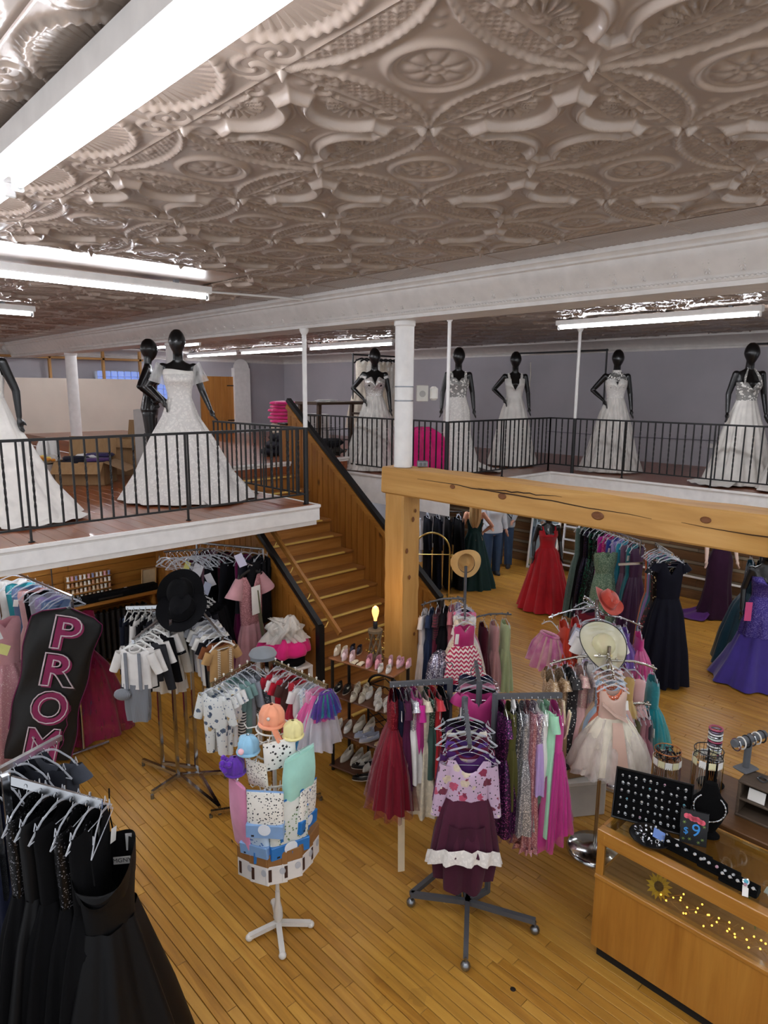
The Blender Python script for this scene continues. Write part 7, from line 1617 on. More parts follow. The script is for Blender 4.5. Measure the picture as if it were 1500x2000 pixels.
for i in range(8):
    f = i/7; rings.append([(-.18-.42*f*math.cos(q*.9)+.05*math.sin(q*5)*f, .0+.34*math.sin(q)*(.6+.4*f), max(.006, .10*(1-f)**2+.012+.010*math.sin(q*6+f*4))) for q in np.linspace(-1.4, 1.4, 22)])
MB().loft(rings, closed=False).build('train', satin('#4a1266', .4), t, True, None)
# low metal rail along the plank wall
o = thing('wall_rail', 'white metal rail running low along the plank wall', 'rail', (11.82, 0, 0)); MB().tube([(0, 1.0, .42), (0, 6.2, .42)], .02, 8).build('tube', WHITE, o, True)
for y in (1.2, 3.0, 4.6, 6.0): MB().tube([(0, y, .42), (.07, y, .42)], .012, 6).build('bracket', WHITE, o, True)
# violet gown at the right edge with two dark gowns beside it
VS = sequin('#3f2f8c', '#a9a0e8', 300.0, .12, .4); VT = fabric('#3b2a86', .6, .5)
t = thing('mannequin', 'black mannequin wearing the violet glitter gown at right edge', 'mannequin', (8.98, 2.50, 0), FR-.1, 'black abstract mannequins'); place(body_mesh('down', 'down'), 'body', t, (0, 0, .012)); MB().lathe([(.17, 0), (.17, .006), (.15, .011), (.012, .012)], 24).build('base', STEEL, t, True)
t = thing('violet_gown', 'violet glitter mermaid gown at the right edge', 'gown', (8.98, 2.50, .012), FR-.1)
cloth(fit(1.40, 1.12), 44, 10, 3, top=neck_top('v', .16, .12)).build('bodice', VS, t, True, None); cloth([(1.13, .13, .096, .001), (.92, .20, .14, .003), (.62, .24, .19, .012)], 60, 10, 8, ph=1).build('upper_skirt', VS, t, True, None); cloth([(.63, .24, .19, .012), (.3, .36, .32, .03), (.01, .50, .46, .045)], 70, 12, 9, ph=1).build('flared_skirt', VT, t, True, None)
o = MB().bbox(-.04, .04, -.002, .002, -.12, .12, .001).build('pink_tag', plain('#d8508c', .6), t); o.location = (-.24, -.22, .98)
t = thing('garment_rail', 'dark rail holding the teal gown at the right edge', 'clothes rack'); MB().tube([(9.25, 2.72, 1.6), (9.6, 1.9, 1.6)], .014, 8).build('rail', BLACKIRON, t, True); MB().tube([(9.28, 2.66, .01), (9.28, 2.66, 1.6)], .014, 8).tube([(9.6, 1.9, .01), (9.6, 1.9, 1.6)], .014, 8).build('upright', BLACKIRON, t, True)
a = Arm((9.2, 2.78, 1.6), (9.6, 1.9, 1.6), 'the dark rail at the right edge', 'gowns at the right edge')
hang(a, .04, 'dark teal satin gown', 'gown', lambda t: g_dress(t, 1.38, 1, satin('#0f3a4a'), satin('#0f3a4a'), 'v', sw=.16, ww=.13, hem=.42, hd=.34, amp=.03, waist=.3), 'evening_gown', 'clear')
hang(a, .16, 'black ruffled gown', 'gown', lambda t: g_dress(t, 1.45, 1, BLKD, BLKD, 'v', sw=.16, ww=.13, hem=.46, hd=.36, amp=.03, waist=.3, hemtrim=BLKD), 'evening_gown', 'clear')
# ---------------- kids spinner pair in front of the gown racks
s1 = ((5.28, 2.72, 1.60), (5.55, 2.92, 1.66)); s2 = ((5.22, 3.22, 1.56), (5.55, 2.92, 1.66)); s3 = ((5.80, 2.58, 1.50), (5.55, 2.92, 1.60)); s4 = ((5.9, 3.25, 1.6), (5.55, 2.92, 1.66))
tree_rack(5.55, 2.92, 1.74, (s1, s2, s3, s4), 'chrome spinner of costume dresses under the red hat', .30, CHROME)
a = Arm(s1[0], s1[1], "the costume spinner's front arm", 'costumes on the spinner')
def white_tee(t):
    g_top(t, .44, .9, WHT, None, 'short', .17, .17); MB().bbox(-.015, .035, -.068, -.060, -.28, -.06, .003).build('pink_strap', satin('#d0568c'), t)
    for s in (-1, 1): MB().ball((.01+s*.045, -.075, -.26), (.045, .012, .022), 10, 6).build('gold_bow', metal('#c8a030', .3), t, True)
hang(a, .03, 'white tee with pink strap and gold bow', 'shirt', white_tee, None, 'clear', jit=.02, turn=.15)
for k, (n, c) in enumerate((('white ruffled top', '#dcdade'), ('pale blue top', '#b9c4d6'), ('silver lace dress', '#a9a9b0'))): hang(a, .3+.2*k, n, 'shirt', lambda t, c=c: g_top(t, .42, .9, fabric(c), None, 'short', .16, .17), None, 'clear')
a = Arm(s2[0], s2[1], "the costume spinner's left arm", 'costumes on the spinner')
hang(a, .05, 'pink ombre tulle tutu', 'tutu', lambda t: g_tutu(t, 1.25, (tulle('#b0428c', .75, '#d9a0b0'), tulle('#d8b0a8', .55)), .24, None, None, -.14), None, 'kidclear', turn=.5)
hang(a, .35, 'orange red puffed dress', 'dress', lambda t: g_tutu(t, 1.2, (fabric('#b8351c'), fabric('#a52c18')), .20, None, fabric('#b8351c')), None, 'kidclear')
hang(a, .6, 'red glitter dress', 'dress', lambda t: g_dress(t, .5, .8, fabric('#a8201c'), fabric('#a8201c'), 'round', sw=.12, ww=.1, hem=.2, hd=.12), None, 'kidclear')
a = Arm(s3[0], s3[1], "the costume spinner's right arm", 'costumes on the spinner')
hang(a, .05, 'hot pink ruffled tutu', 'tutu', lambda t: g_tutu(t, 1.15, (tulle('#c23a80', .8, '#d977a8'), tulle('#cf7aa0', .6), tulle('#b82a70', .8)), .22, None, fabric('#b8307a')), None, 'kidclear')
hang(a, .35, 'violet satin tutu', 'tutu', lambda t: g_tutu(t, 1.0, (satin('#6a4a9c'), tulle('#8a6ab0', .7)), .2, None, satin('#6a4a9c')), None, 'kidclear')
hang(a, .6, 'pink feather tutu', 'tutu', lambda t: g_tutu(t, 1.0, (tulle('#d98aae', .7),), .22, None, fabric('#c76a94')), None, 'kidclear')
a = Arm(s4[0], s4[1], "the costume spinner's back arm", 'costumes on the spinner')
for k, (n, c) in enumerate((('black lace dress', '#16141a'), ('wine dress', '#4a1028'), ('dark red dress', '#6a1420'))): hang(a, .1+.3*k, n, 'dress', lambda t, c=c: g_dress(t, .6, .8, fabric(c), fabric(c), 'round', sw=.13, ww=.11, hem=.18, hd=.1), None, 'kidclear')
t = thing('floppy_hat', 'coral red felt hat perched on the costume spinner', 'hat', (5.62, 2.86, 1.72), (.5, .5, -.6)); hat(t, fabric('#b8402e', .7, .4), (.16, .13), .10, .10, satin('#8c2a1c'))
q1 = ((4.32, 2.10, 1.60), (4.55, 2.28, 1.68)); q2 = ((4.30, 2.62, 1.56), (4.55, 2.28, 1.66)); q3 = ((5.10, 2.13, 1.44), (4.57, 2.27, 1.62)); q4 = ((4.86, 2.05, 1.24), (4.60, 2.20, 1.24)); q5 = ((4.8, 2.55, 1.6), (4.55, 2.28, 1.66))
tree_rack(4.55, 2.27, 1.74, (q1, q2, q3, q4, q5), 'chrome spinner of flower girl dresses with disc base', .22, metal('#b7b2a8', .2))
a = Arm(q1[0], q1[1], "the flower girl spinner's front arm", 'flower girl dresses on the spinner')
def flowergirl(t):
    g_dress(t, .58, .78, satin('#c9aa9a', .5), tulle('#dcd4c0', .92), 'round', sw=.10, ww=.10, hem=.27, hd=.20, fold=9, amp=.014, waist=.38, over=tulle('#dcd2cc', .4), tick=False, hemtrim=tulle('#d9d2c4', .8))
    MB().loft([[(.02+s*(.035+.03*f), -.075-.16*f**.7, -.30-.36*f) for s in (-1, -.3, .3, 1)] for f in np.linspace(0, 1, 9)], closed=False).build('sash_tail', satin('#c2a08e', .5), t, True, None)
    MB().tube([(-.09, -.06, -.16), (0, -.075, -.24), (.09, -.06, -.29)], (.03, .006), 8).build('sash', satin('#c2a08e', .5), t, True)
hang(a, .0, 'ivory tulle dress with blush sash', 'dress', flowergirl, None, 'kidclear', jit=0, turn=.05)
for k, (n, c) in enumerate((('orange trimmed dress', '#d8704a'), ('pale blue lace dress', '#9fb8cc'), ('champagne sequin dress', '#b89a7c'), ('blush pink dress', '#d0a8a0'))): hang(a, .16+.2*k, n, 'dress', lambda t, c=c: g_dress(t, .58, .78, sequin(c, '#ffffff', 160.0, .15, .5), tulle(c, .8), 'round', sw=.11, ww=.10, hem=.22, hd=.12), None, 'kidclear')
a = Arm(q2[0], q2[1], "the flower girl spinner's left arm", 'flower girl dresses on the spinner')
for k, (n, c, m) in enumerate((('champagne tulle dress', '#b39670', None), ('tan satin dress', '#a98c68', None), ('black polka dot dress', '#111114', brocade('#121215', '#dcd9d4', 42.0, .2)), ('blush ruffled dress', '#d3aaa6', None), ('silver lace dress', '#b9b4b8', None))):
    hang(a, .03+.18*k, n, 'dress', lambda t, c=c, m=m: g_dress(t, .70, .8, m or sequin(c, '#e8dcc8', 170.0, .2, .5), m or tulle(c, .9), 'round', 'cap', sw=.12, ww=.105, hem=.24, hd=.14, amp=.016), None, 'kidclear', turn=.2)
a = Arm(q3[0], q3[1], "the flower girl spinner's right arm", 'flower girl dresses on the spinner')
hang(a, .04, 'teal tulle dress with lace bodice', 'dress', lambda t: g_dress(t, .60, .8, lace('#1c7f86', None, 40.0, 1.0), tulle('#15808a', .85), 'square', sw=.10, ww=.10, hem=.22, hd=.15, fold=9, amp=.014, over=tulle('#4a9a94', .35), tick=False), None, 'kidclear', jit=.02, turn=-.55)
for k, (n, c) in enumerate((('pale pink feather dress', '#d0a8a8'), ('yellow satin dress', '#b89a5c'))): hang(a, .45+.25*k, n, 'dress', lambda t, c=c: g_dress(t, .52, .78, satin(c), satin(c), 'round', sw=.11, ww=.10, hem=.18, hd=.1), None, 'kidclear')
a = Arm(q4[0], q4[1], "the flower girl spinner's low arm", 'flower girl dresses on the spinner')
FL2 = floral('#22202c', ('#b3323a', '#d06a3a', '#6f2434', '#8a94a8', '#c23a44'), 11.0, .46)
hang(a, .05, 'dark floral print romper', 'romper', lambda t: g_onesie(t, .72, 1.1, FL2, True, FL2, None), None, 'kidclear', turn=-.4)
for k, (n, c) in enumerate((('mauve chiffon dress', '#8a5a64'), ('dusty rose dress', '#9a6a70'), ('olive dress', '#5c5a3c'), ('wine dress', '#5c1f30'), ('grey tulle dress', '#9a8f8c'))): hang(a, .20+.15*k, n, 'dress', lambda t, c=c: g_dress(t, .42, .7, fabric(c), tulle(c, .9), 'round', sw=.10, ww=.09, hem=.15, hd=.08), None, 'kidclear')
a = Arm(q5[0], q5[1], "the flower girl spinner's back arm", 'flower girl dresses on the spinner')
for k, (n, c) in enumerate((('ivory lace dress', '#cfc6b4'), ('lilac dress', '#b0a0bc'), ('white organza dress', '#d9d6d2'))): hang(a, .1+.3*k, n, 'dress', lambda t, c=c: g_dress(t, .6, .8, fabric(c), tulle(c, .85), 'round', sw=.12, ww=.1, hem=.22, hd=.12), None, 'kidclear')
t = thing('sheer_hat', 'wide pale yellow sheer hat with black wire rim above flower girl dresses', 'hat', (4.62, 2.36, 1.70), (.75, .35, -.75))
rg = [[(r*math.cos(q), r*1.05*math.sin(q), z+.025*math.sin(2*q)*r/.2) for q in np.linspace(0, 2*PI, 36, endpoint=False)] for r, z in ((.09, .0), (.14, -.004), (.20, .01))]
MB().loft(rg, cap0=False, cap1=False).build('brim', film('#d6d0a0', .55, .5), t, True, None); MB().lathe([(.09, 0), (.085, .05), (.06, .075), (.01, .08)], 24).build('crown', film('#d9d3a8', .65, .5), t, True); MB().tube(rg[-1], .004, 6, closed=True).build('rim_wire', BLACKIRON, t, True)
# boxes under the spinners
t = thing('storage_box', 'white lidded storage box on the floor under the spinners', 'box', (5.02, 2.72, 0), -.6); MB().bbox(-.17, .17, -.22, .22, 0, .30, .006).build('carton', plain('#b9b5ae', .6), t); MB().bbox(-.18, .18, -.23, .23, .30, .34, .006).build('lid', plain('#cfcbc4', .6), t)
t = thing('storage_box', 'brown shoe box with papers standing on the white storage box', 'box', (5.0, 2.76, .341), -.5); MB().bbox(-.15, .15, -.18, .18, 0, .14, .004).build('carton', CARD, t); MB().bbox(-.12, .12, -.15, .15, .14, .16, .004).build('papers', plain('#d9d6d0', .7), t)
t = thing('tan_bag', 'tan paper bag beside the storage boxes', 'bag', (5.28, 2.98, 0), -.4); cloth([(.42, .16, .09, .006), (.2, .17, .11, .006), (0, .16, .10, .0)], 30, 6, 4, sq=.5).build('sack', plain('#9a7a56', .7), t, True, None); MB().tube([(-.06, -.09, .40), (-.05, -.10, .48), (.05, -.10, .48), (.06, -.09, .40)], .005, 6).build('handle', plain('#7a5a3a', .7), t, True)
dp = thing('chrome_dish', 'polished chrome dome base beside the spinner poles', 'stand base', (5.62, 2.62, 0)); MB().lathe([(.26, 0), (.26, .015), (.22, .05), (.08, .09), (.03, .10)], 28).build('dome', CHROME, dp, True)
# ================================================================== GLASS COUNTER AND JEWELLERY
OAK = wood('#9a6420', '#ad762c', '#bb8638', axis=2, rough=.35, coat=.2, grain=.22, scale=.7); OAKY = wood('#9c6622', '#b07a30', '#be8a3e', axis=1, rough=.35, coat=.2, grain=.22)
CX, CY0, CY1, CD, CH = 3.60, -.6, 1.78, .56, .94
t = thing('display_counter', 'oak display counter with glass top and window in the right foreground', 'counter', (CX, CY0, 0))
LY = CY1-CY0
MB().box(.04, CD-.02, .03, LY-.03, 0, .09).build('toe_kick', plain('#0e0905', .8), t)
for k in range(2): MB().bbox(0, .02, .0+k*LY/2+.001, (k+1)*LY/2-.001, .085, .59, .004).build('front_panel', OAK, t)
MB().bbox(.02, CD, LY-.02, LY, .085, .59, .004).build('end_panel', OAK, t); MB().bbox(.02, CD, 0, .02, .085, .59, .004).build('end_panel', OAK, t)
MB().bbox(CD-.02, CD, .02, LY-.02, .085, .9, .004).build('back_panel', OAK, t)
MB().box(.02, CD-.02, .02, LY-.02, .57, .59).build('case_floor', wood('#8a5f34', '#9c6e40', '#a87a4a', axis=1, rough=.45), t)
MB().bbox(-.012, .05, 0, LY, .585, .615, .004).build('sill_rail', OAKY, t)
MB().bbox(-.012, .055, 0, LY, .835, CH-.008, .005).build('top_rail', OAKY, t); MB().bbox(CD-.04, CD, 0, LY, .86, CH-.008, .005).build('top_rail', OAKY, t)
MB().bbox(.05, CD-.04, LY-.05, LY, .86, CH-.008, .005).build('end_rail', OAKY, t); MB().bbox(.05, CD-.04, 0, .05, .86, CH-.008, .005).build('end_rail', OAKY, t)
for y in (0, LY/2-.25, LY-.03-.0): MB().bbox(0, .03, min(y, LY-.05), min(y, LY-.05)+.05, .61, .84, .003).build('mullion', OAK, t)
GL = pane('#eef4f2')
MB().box(.045, CD-.03, .03, LY-.03, CH-.008, CH).build('glass_top', GL, t)
MB().box(.012, .016, .03, LY-.03, .615, .835).build('window_pane', GL, t)
tb_ = thing('case_light', 'bright strip light inside the glass counter', 'lamp', (CX+.30, .40, .84)); MB().tube([(0, -.42, 0), (0, .48, 0)], .014, 10).build('tube', glow('#f2f6ff', 12.0), tb_, True); MB().box(-.03, .03, -.45, .5, .012, .018).build('reflector', WHITE, tb_)
# fairy lights
fl = thing('fairy_lights', 'warm fairy lights heaped inside the counter window', 'string lights', (CX+.08, .92, .592)); pts = []
for k in range(90):
    y = -.50+.95*(k/89)**.8; pts.append((.03+.05*math.sin(k*1.7)+.02*math.sin(k*.6), y+.05*math.sin(k*2.1), .015+.05*abs(math.sin(k*1.3))*(1-abs(y)*.6)))
MB().tube(pts, .0013, 4).build('wire', metal('#a07a3a', .3), fl, True)
bm_ = MB().ball((0, 0, 0), .0052, 8, 6).mesh('bulb', glow('#ffb43c', 6.0), True)
for k in range(0, 90, 2): place(bm_, 'bulb', fl, Vector(pts[k])+Vector((0, 0, .006)))
# sunflowers
def sunflower(p, s, label, rot):
    t = thing('sunflower', label, 'artificial flower', p, rot, 'artificial sunflowers in the counter')
    pm = MB().add([(0, 0, 0), (.011*s, .02*s, .004*s), (0, .05*s, .0), (-.011*s, .02*s, .004*s), (0, .02*s, -.002)], [(0, 1, 2), (0, 2, 3), (0, 4, 1), (1, 4, 2), (2, 4, 3), (3, 4, 0)]).mesh('petal', fabric('#d8a51c'))
    for k in range(16): a = 2*PI*k/16; o = place(pm, 'petal', t, (-.018*s*math.sin(a), .018*s*math.cos(a), 0)); o.rotation_euler = (.15*(-1)**k, 0, a)
    MB().ball((0, 0, .004*s), (.024*s, .024*s, .012*s), 12, 6).build('disc', fabric('#2a1a0c'), t, True)
for k, (x, y, z, s, r) in enumerate(((CX+.30, .98, .80, 1.0, (-.5, .3, 0)), (CX+.34, .68, .82, 1.3, (-.6, .2, .4)), (CX+.16, .80, .75, .9, (-.8, -.4, 0)), (CX+.10, .52, .66, 1.1, (-.2, -1.0, .3)), (CX+.20, .62, .72, .9, (-.6, -.5, 0)), (CX+.12, 1.42, .66, 1.2, (0, -1.1, 0)))):
    sunflower((x, y, z), s, ('yellow sunflower deepest under the glass top', 'largest yellow sunflower under the glass top', 'small yellow sunflower above the fairy lights', 'yellow sunflower against the counter mullion', 'small sunflower beside the strip light', 'faded sunflower at the far end of the window')[k], r)
    MB().tube([(0, 0, 0), (.02, .02, -.05), (.0, .03, -(z-.6))], .004, 5).build('stem', plain('#3f5a2a', .7), bpy.data.objects[[o.name for o in bpy.data.objects if o.name.startswith('sunflower')][-1]], True)
FC = -1.22                                     # facing the viewer
VEL = fabric('#070708', .95, .15)
# ring tray: black board leaning back with slotted rows
tr = thing('ring_tray', 'black velvet ring tray leaning upright on the glass counter', 'tray', (3.84, 1.56, CH+.001), FC)
RT = Matrix.Rotation(-.42, 4, 'X')
MB().bbox(-.225, .225, 0, .03, 0, .30, .006, RT).build('board', VEL, tr); MB().tube([RT @ Vector(p) for p in ((-.228, -.004, .0), (.228, -.004, 0), (.228, -.004, .304), (-.228, -.004, .304))], .009, 6, closed=True).build('rim', plain('#0c0c0d', .4), tr)
for r in range(6): MB().bbox(-.20, .20, -.004, .002, .026+.046*r, .034+.046*r, .002, RT).build('slot_roll', VEL, tr)
RB = MB().tube([(.009*math.cos(q), 0, .009*math.sin(q)) for q in np.linspace(0, 2*PI, 14, endpoint=False)], .0014, 5, closed=True).mesh('band', CHROME, True)
GEM = [MB().lathe([(.001, -.006), (.0065, 0), (.0045, .003), (.001, .0035)], 8).mesh('gem', m, False) for m in ((lambda t: (t.base('#e8eef4'), t.set(rough=.05, metal=.6, coat=1))[1])(NT('gem_clear')), (lambda t: (t.base('#6aa8b8'), t.set(rough=.05, metal=.4, coat=1))[1])(NT('gem_aqua')), (lambda t: (t.base('#c9a0b4'), t.set(rough=.05, metal=.4, coat=1))[1])(NT('gem_rose')))]
def ring(p, rot, label, group, g=0, s=1.0):
    t = thing('ring', label, 'ring', p, rot, group); t.scale = (s, s, s); place(RB, 'band', t); place(GEM[g], 'gem', t, (0, 0, .010)); return t
MT = Matrix.Translation((3.84, 1.56, CH+.001)) @ Matrix.Rotation(FC, 4, 'Z') @ RT
for r in range(6):
    for k in range(10):
        if random.random() < .06: continue
        p = MT @ Vector((-.185+.041*k+random.uniform(-.005, .005), -.010, .032+.046*r)); g = 1 if (r, k) in ((3, 9), (2, 1), (4, 4)) else (2 if (r, k) in ((0, 3), (5, 6)) else 0)
        ring(p, (-.42+.9, 0, FC+random.uniform(-.3, .3)), ('silver ring with clear stone', 'silver ring with aqua stone', 'silver ring with rose stone')[g]+' in %s row of the upright ring tray' % ('bottom', 'second lowest', 'third lowest', 'third highest', 'second highest', 'top')[r], 'rings in the upright tray', g, random.uniform(.9, 1.35))
# round dish of rings
ds = thing('ring_dish', 'round black dish heaped with rings beside the ring tray', 'dish', (3.72, 1.50, CH+.001)); MB().lathe([(.02, 0), (.10, .006), (.125, .026), (.12, .028), (.09, .012), (.01, .010)], 28).build('dish', plain('#0b0b0c', .3), ds, True)
for k in range(22): a_ = k*2.4; r_ = .015+.085*math.sqrt(k/22); ring((3.72+r_*math.cos(a_), 1.50+r_*math.sin(a_), CH+.030), (random.uniform(-1, 1), random.uniform(-1, 1), a_), 'loose silver ring heaped in the round black dish', 'rings in the round dish', 0, 1.2)
o = MB().bbox(-.035, .035, -.035, .035, 0, .002, .0008).build('sticky_note', plain('#6f8fd0', .6), None, False, 40, (3.735, 1.455, CH+.046), (.35, -.25, .3)); tag(o, 'pale blue sticky note lying on the dish of rings', 'note')
o = MB().bbox(-.035, .035, -.03, .03, 0, .002, .0008).build('paper_card', plain('#dedbd4', .6), None, False, 40, (3.80, 1.385, CH+.003), .5); tag(o, 'small white card lying between dish and price sign', 'card')
# velvet ring rolls and display blocks along the front edge
for k, (x, y, L, n) in enumerate(((3.735, 1.28, .26, 'velvet ring roll nearest the price sign'), (3.72, 1.10, .22, 'velvet ring roll in the middle of the counter'), (3.69, .98, .20, 'velvet ring block nearest the sunflowers'))):
    t = thing('ring_roll', 'black '+n, 'ring display', (x, y, CH+.001), FC-.35); MB().tube([(-L/2, 0, .032), (L/2, 0, .032)], .032, 14).build('roll', VEL, t, True); MB().bbox(-L/2, L/2, -.035, .045, 0, .02, .006).build('base', VEL, t)
    M4 = Matrix.Translation((x, y, CH)) @ Matrix.Rotation(FC-.35, 4, 'Z')
    for q in range(5): ring(M4 @ Vector((-L*.4+L*.2*q, -.028, .052)), (.7, 0, FC-.35), ('silver ring on the roll nearest the price sign', 'silver ring on the middle velvet roll', 'silver ring on the block nearest the sunflowers')[k], 'rings on the velvet rolls', 2 if (k, q) in ((1, 2), (2, 3)) else 0, 1.5)
wr = thing('brooch_watch', 'turquoise brooch with white tag on the velvet block', 'brooch', (3.675, .945, CH+.066), (.9, 0, FC)); MB().lathe([(.018, 0), (.018, .006), (.012, .008)], 18).build('rim', CHROME, wr, True); MB().lathe([(.012, .006), (.011, .010), (.002, .011)], 16).build('stone', plain('#3f9ab0', .2), wr, True); MB().bbox(-.015, .015, -.075, -.02, 0, .002, .0006).build('tag', plain('#e3e0da', .6), wr)
# price sign: chalkboard with dollar nine
sg = thing('price_sign', 'black chalkboard sign reading dollar nine in blue', 'sign', (3.86, 1.30, CH+.001), (-.22, 0, FC+.05))
MB().bbox(-.075, .075, 0, .006, 0, .20, .002).build('board', plain('#15161a', .5), sg); MB().box(-.078, .078, .006, .010, -.001, .203).build('clear_sleeve', pane('#eef2f4'), sg)
CB, CP, CG = plain('#3a8fd8', .6), plain('#d8586c', .6), plain('#9ab85a', .6)
o = place(text_mesh('9', .105, CB, 'numeral', .0006), 'numeral', sg, (.012, -.0012, .085)); o.rotation_euler = (PI/2, 0, 0)
o = place(text_mesh('$', .055, CB, 'dollar_mark', .0006), 'dollar_mark', sg, (-.043, -.0012, .075)); o.rotation_euler = (PI/2, 0, 0)
m = MB()
for k in range(7): m.lathe([(.016, 0), (.016, .001)], 12, mat=Matrix.Translation((-.045+.015*k, -.0004, .165-.0035*k+.004*math.sin(k*2))) @ Matrix.Rotation(PI/2, 4, 'X'))
m.build('pink_scribble', CP, sg)
for k, (x, z) in enumerate(((-.055, .125), (.055, .12), (-.055, .025), (.05, .04), (.03, .02), (-.02, .03))):
    m = MB()
    for q in range(3): m.bar((x-.010*math.cos(q*1.05), -.001, z-.010*math.sin(q*1.05)), (x+.010*math.cos(q*1.05), -.001, z+.010*math.sin(q*1.05)), .002, .001)
    m.build('green_star', CG, sg)
# necklace bust
nb_ = thing('necklace_bust', 'black velvet necklace bust standing on the glass counter', 'necklace bust', (4.02, 1.28, CH+.001), FC)
MB().loft([ell(0, .075, .05, 0), ell(.012, .075, .05, 0), ell(.03, .045, .035, .01), ell(.10, .075, .035, 0), ell(.19, .105, .035, -.01), ell(.24, .098, .034, -.005), ell(.275, .06, .032, .005), ell(.33, .038, .03, .012), ell(.345, .034, .026, .012)]).build('bust', VEL, nb_, True, 60)
nk = thing('necklace', 'silver chain necklace draped on the black bust', 'necklace', (4.02, 1.28, CH+.001), FC)
pts = [(.088*math.sin(q), -.046-.012*math.cos(q/2), .20-.075*math.cos(q)+.03*(abs(q)/PI)) for q in np.linspace(-2.5, 2.5, 40)]
MB().tube(pts, .004, 6).build('chain', CHROME, nk, True)
for k in range(0, 40, 2): MB().ball(pts[k], .0065, 7, 5).build('bead', CHROME, nk, True)
# bracelet column
bc = thing('bracelet_stand', 'tall black cylinder stacked with bracelets', 'bracelet stand', (4.62, 1.48, .926)); MB().lathe([(.06, 0), (.09, .01), (.035, .014), (.035, .40), (.030, .405)], 20).build('column', VEL, bc, True)
for k in range(14): z = 1.03+.018*k; o = MB().tube([(.042*math.cos(q), .042*math.sin(q), 0) for q in np.linspace(0, 2*PI, 18, endpoint=False)], .0065, 6, closed=True).build('bracelet', (CHROME, plain('#e0dedb', .3), metal('#6a5f70', .3), plain('#a23a5a', .35), plain('#cfd8d0', .3))[k % 5], None, True, 40, (4.62, 1.48, z+.09), 0); tag(o, ('silver', 'white', 'gunmetal', 'rose', 'pale green')[k % 5]+' bracelet, %s from the bottom of the black cylinder' % ORD[k], 'bracelet', 'bracelets on the cylinder')
# wire basket carousels with carded chains
def carousel(x, y, z, r, h, label, rim, cards):
    t = thing('jewelry_carousel', label, 'jewelry stand', (x, y, z), 0)
    MB().lathe([(r*.95, 0), (r*.95, .01), (.02, .016)], 24).build('base', plain('#121213', .3), t, True); MB().tube([(0, 0, .01), (0, 0, h)], .007, 8).build('pole', BLACKIRON, t, True)
    for zz in (h, h-.06): MB().tube([(r*math.cos(q), r*math.sin(q), zz) for q in np.linspace(0, 2*PI, 30, endpoint=False)], .0035, 6, closed=True).build('wire_rim', rim, t, True)
    for q in np.linspace(0, 2*PI, 18, endpoint=False): MB().tube([(r*math.cos(q), r*math.sin(q), h), (r*.97*math.cos(q), r*.97*math.sin(q), h-.06), (.0, 0, h-.075)], .0016, 4).build('spoke', rim, t, True)
    for k in range(cards):
        q = 2*PI*k/cards; c = thing('carded_chain', '%s chain on card hanging from the %s' % (('gold', 'silver', 'copper', 'crystal')[k % 4], label), 'necklace', (x+r*1.05*math.cos(q), y+r*1.05*math.sin(q), z+h-.05), q+PI/2, 'carded chains on the carousels')
        MB().bbox(-.022, .022, -.001, .001, -.05, 0, .0006).build('card', plain(('#d8d2a8', '#e3e1dc')[k % 2], .6), c)
        for s in (-.012, .0, .012): MB().tube([(s, 0, -.04), (s*1.3+.004*math.sin(k), 0, -.16), (s*.4, 0, -h*.62-.04*(k % 3))], .0022, 5).build('chain', (metal('#c7a04a', .3), CHROME, metal('#b07a5a', .3), CHROME)[k % 4], c, True)
    return t
carousel(4.28, 1.66, CH+.0, .085, .31, 'copper rimmed wire carousel', metal('#a8663a', .3), 12)
carousel(4.40, 1.44, CH+.0, .09, .36, 'black rimmed wire carousel', BLACKIRON, 10)
for k in range(5): o = MB().tube([(.03*math.cos(q), .03*math.sin(q), .02*math.sin(q*2)) for q in np.linspace(0, 2*PI, 12, endpoint=False)], .004, 6, closed=True).ball((.0, .03, .02), .010).ball((.02, .0, .03), .008).build('hair_clip', metal('#3c3a40', .3), None, True, 40, (4.28+.05*math.cos(k*1.3), 1.66+.05*math.sin(k*1.3), CH+.275), k); tag(o, 'dark jewelled hair clip in the copper wire basket, %s around the rim' % ORD[k], 'hair clip', 'hair clips in the basket')
# second counter behind, weathered shelf unit and padded T bars
t = thing('back_table', 'plain wooden table behind the glass counter', 'table', (4.22, -.3, 0)); MB().bbox(0, .62, 0, 2.15, .88, .925, .006).build('table_top', wood('#5a3c20', '#6c4a2a', '#785636', axis=1, rough=.45), t)
for x in (.05, .52):
    for y in (.05, 2.05): MB().bar((x+.02, y, 0), (x+.02, y, .88), .06).build('leg', OAK, t)
WEA = wood('#3f362c', '#55493c', '#655848', axis=1, rough=.75, grain=.4)
su = thing('jewelry_shelf', 'weathered grey wooden jewelry shelf at the right edge', 'shelf', (4.38, .10, .926))
MB().bbox(0, .22, 0, 1.14, 0, .018, .004).build('shelf_board', WEA, su); MB().bbox(0, .20, 0, 1.14, .12, .135, .004).build('shelf_board', WEA, su); MB().bbox(0, .18, 0, 1.14, .235, .25, .004).build('shelf_board', WEA, su)
for y in (0, .37, .75, 1.12): MB().bbox(0, .20, y, y+.018, .018, .235, .004).build('divider', WEA, su)
MB().bbox(.185, .20, 0, 1.14, 0, .25, .003).build('back_board', WEA, su)
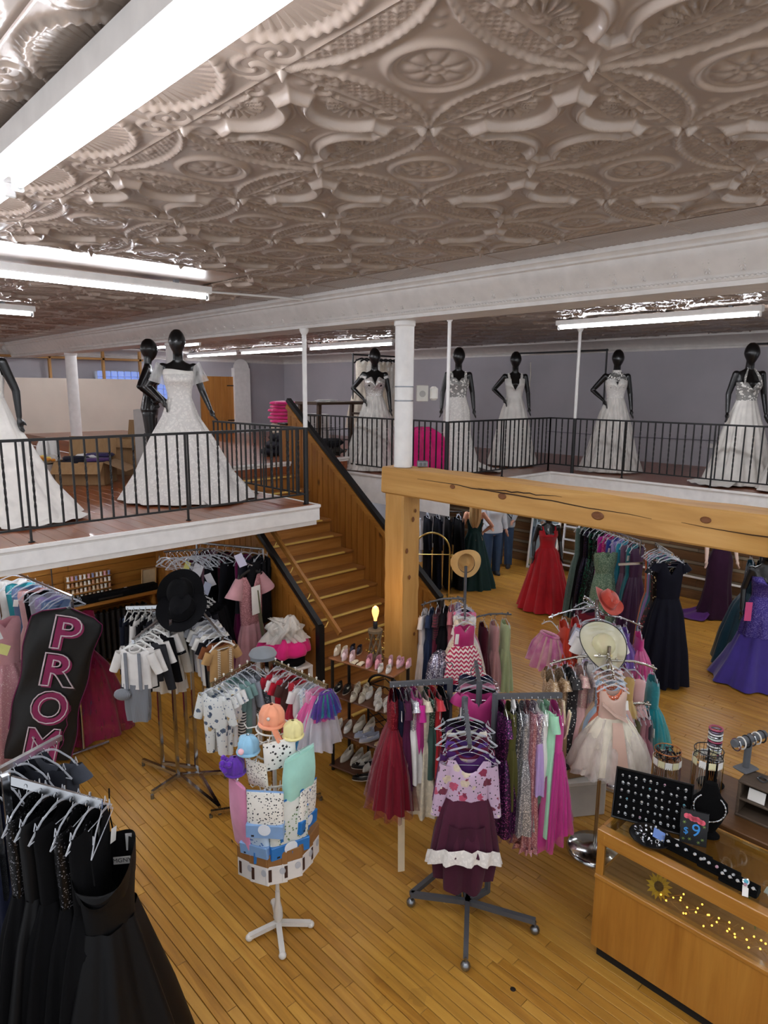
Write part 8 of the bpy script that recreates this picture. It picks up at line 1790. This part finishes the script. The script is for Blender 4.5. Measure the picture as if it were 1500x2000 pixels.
for k in range(7):
    y = .12+.16*k; z = .926+(.019 if k % 2 else .136); o = MB().bbox(-.002, .002, -.05, .05, 0, .075, .0008).build('jewelry_card', plain(('#dcd9d2', '#e3e1dc', '#4a7aa8')[k % 3], .6), None, False, 40, (4.40, y+.05, z), (0, .25, 0)); tag(o, ('cream', 'white', 'blue')[k % 3]+' jewelry card on the weathered shelf, %s from the right edge' % ORD[k], 'card', 'cards on the weathered shelf')
for k, (x, y, L, n) in enumerate(((4.55, 1.25, .30, 'nearer the wire carousels'), (4.52, .98, .34, 'at the right edge'))):
    t = thing('bracelet_bar', 'grey padded T-bar bracelet stand '+n, 'bracelet stand', (x, y, 1.177), FC+.9); GP = fabric('#5a5c60'); MB().tube([(-L/2, 0, .22), (L/2, 0, .22)], .026, 14).build('bar', GP, t, True); MB().tube([(0, 0, 0), (0, 0, .21)], .022, 12).build('post', GP, t, True); MB().bbox(-.07, .07, -.05, .05, 0, .018, .008).build('foot', GP, t)
    for q in range(6):
        d = Matrix.Rotation(FC+.9, 3, 'Z') @ Vector((-L*.42+L*.165*q, 0, 0)); c = ('silver', 'pearl', 'black')[q % 3]
        o = MB().tube([(0, .034*math.cos(w_), .040*math.sin(w_)-.012) for w_ in np.linspace(0, 2*PI, 18, endpoint=False)], .005, 6, closed=True).build('bracelet', (CHROME, plain('#e6e2da', .3), plain('#18181b', .3))[q % 3], None, True, 40, (x+d.x, y+d.y, 1.177+.22), FC+.9); tag(o, '%s bracelet, %s on the T-bar %s' % (c, ORD[q], n), 'bracelet', 'bracelets on the T-bars')
for k in range(6): o = MB().tube([(.028*math.cos(q), .028*math.sin(q), .006+.004*math.sin(3*q)) for q in np.linspace(0, 2*PI, 16, endpoint=False)], .006, 6, closed=True).build('bangle', (CHROME, plain('#17171a', .3))[k % 2], None, True, 40, (4.44+.05*(k % 2), .28+.17*k, 1.178), 0); tag(o, ('silver', 'black')[k % 2]+' bangle lying on the weathered shelf, %s from the right' % ORD[k], 'bangle', 'bangles on the shelf')
dk = MB().lathe([(.018, 0), (.014, .002), (.002, .003)], 14).build('floor_spot', plain('#1a1008', .6), None, True, 40, (3.02, 1.97, .0005)); tag(dk, 'small dark spot on the floor near the counter', 'spot')
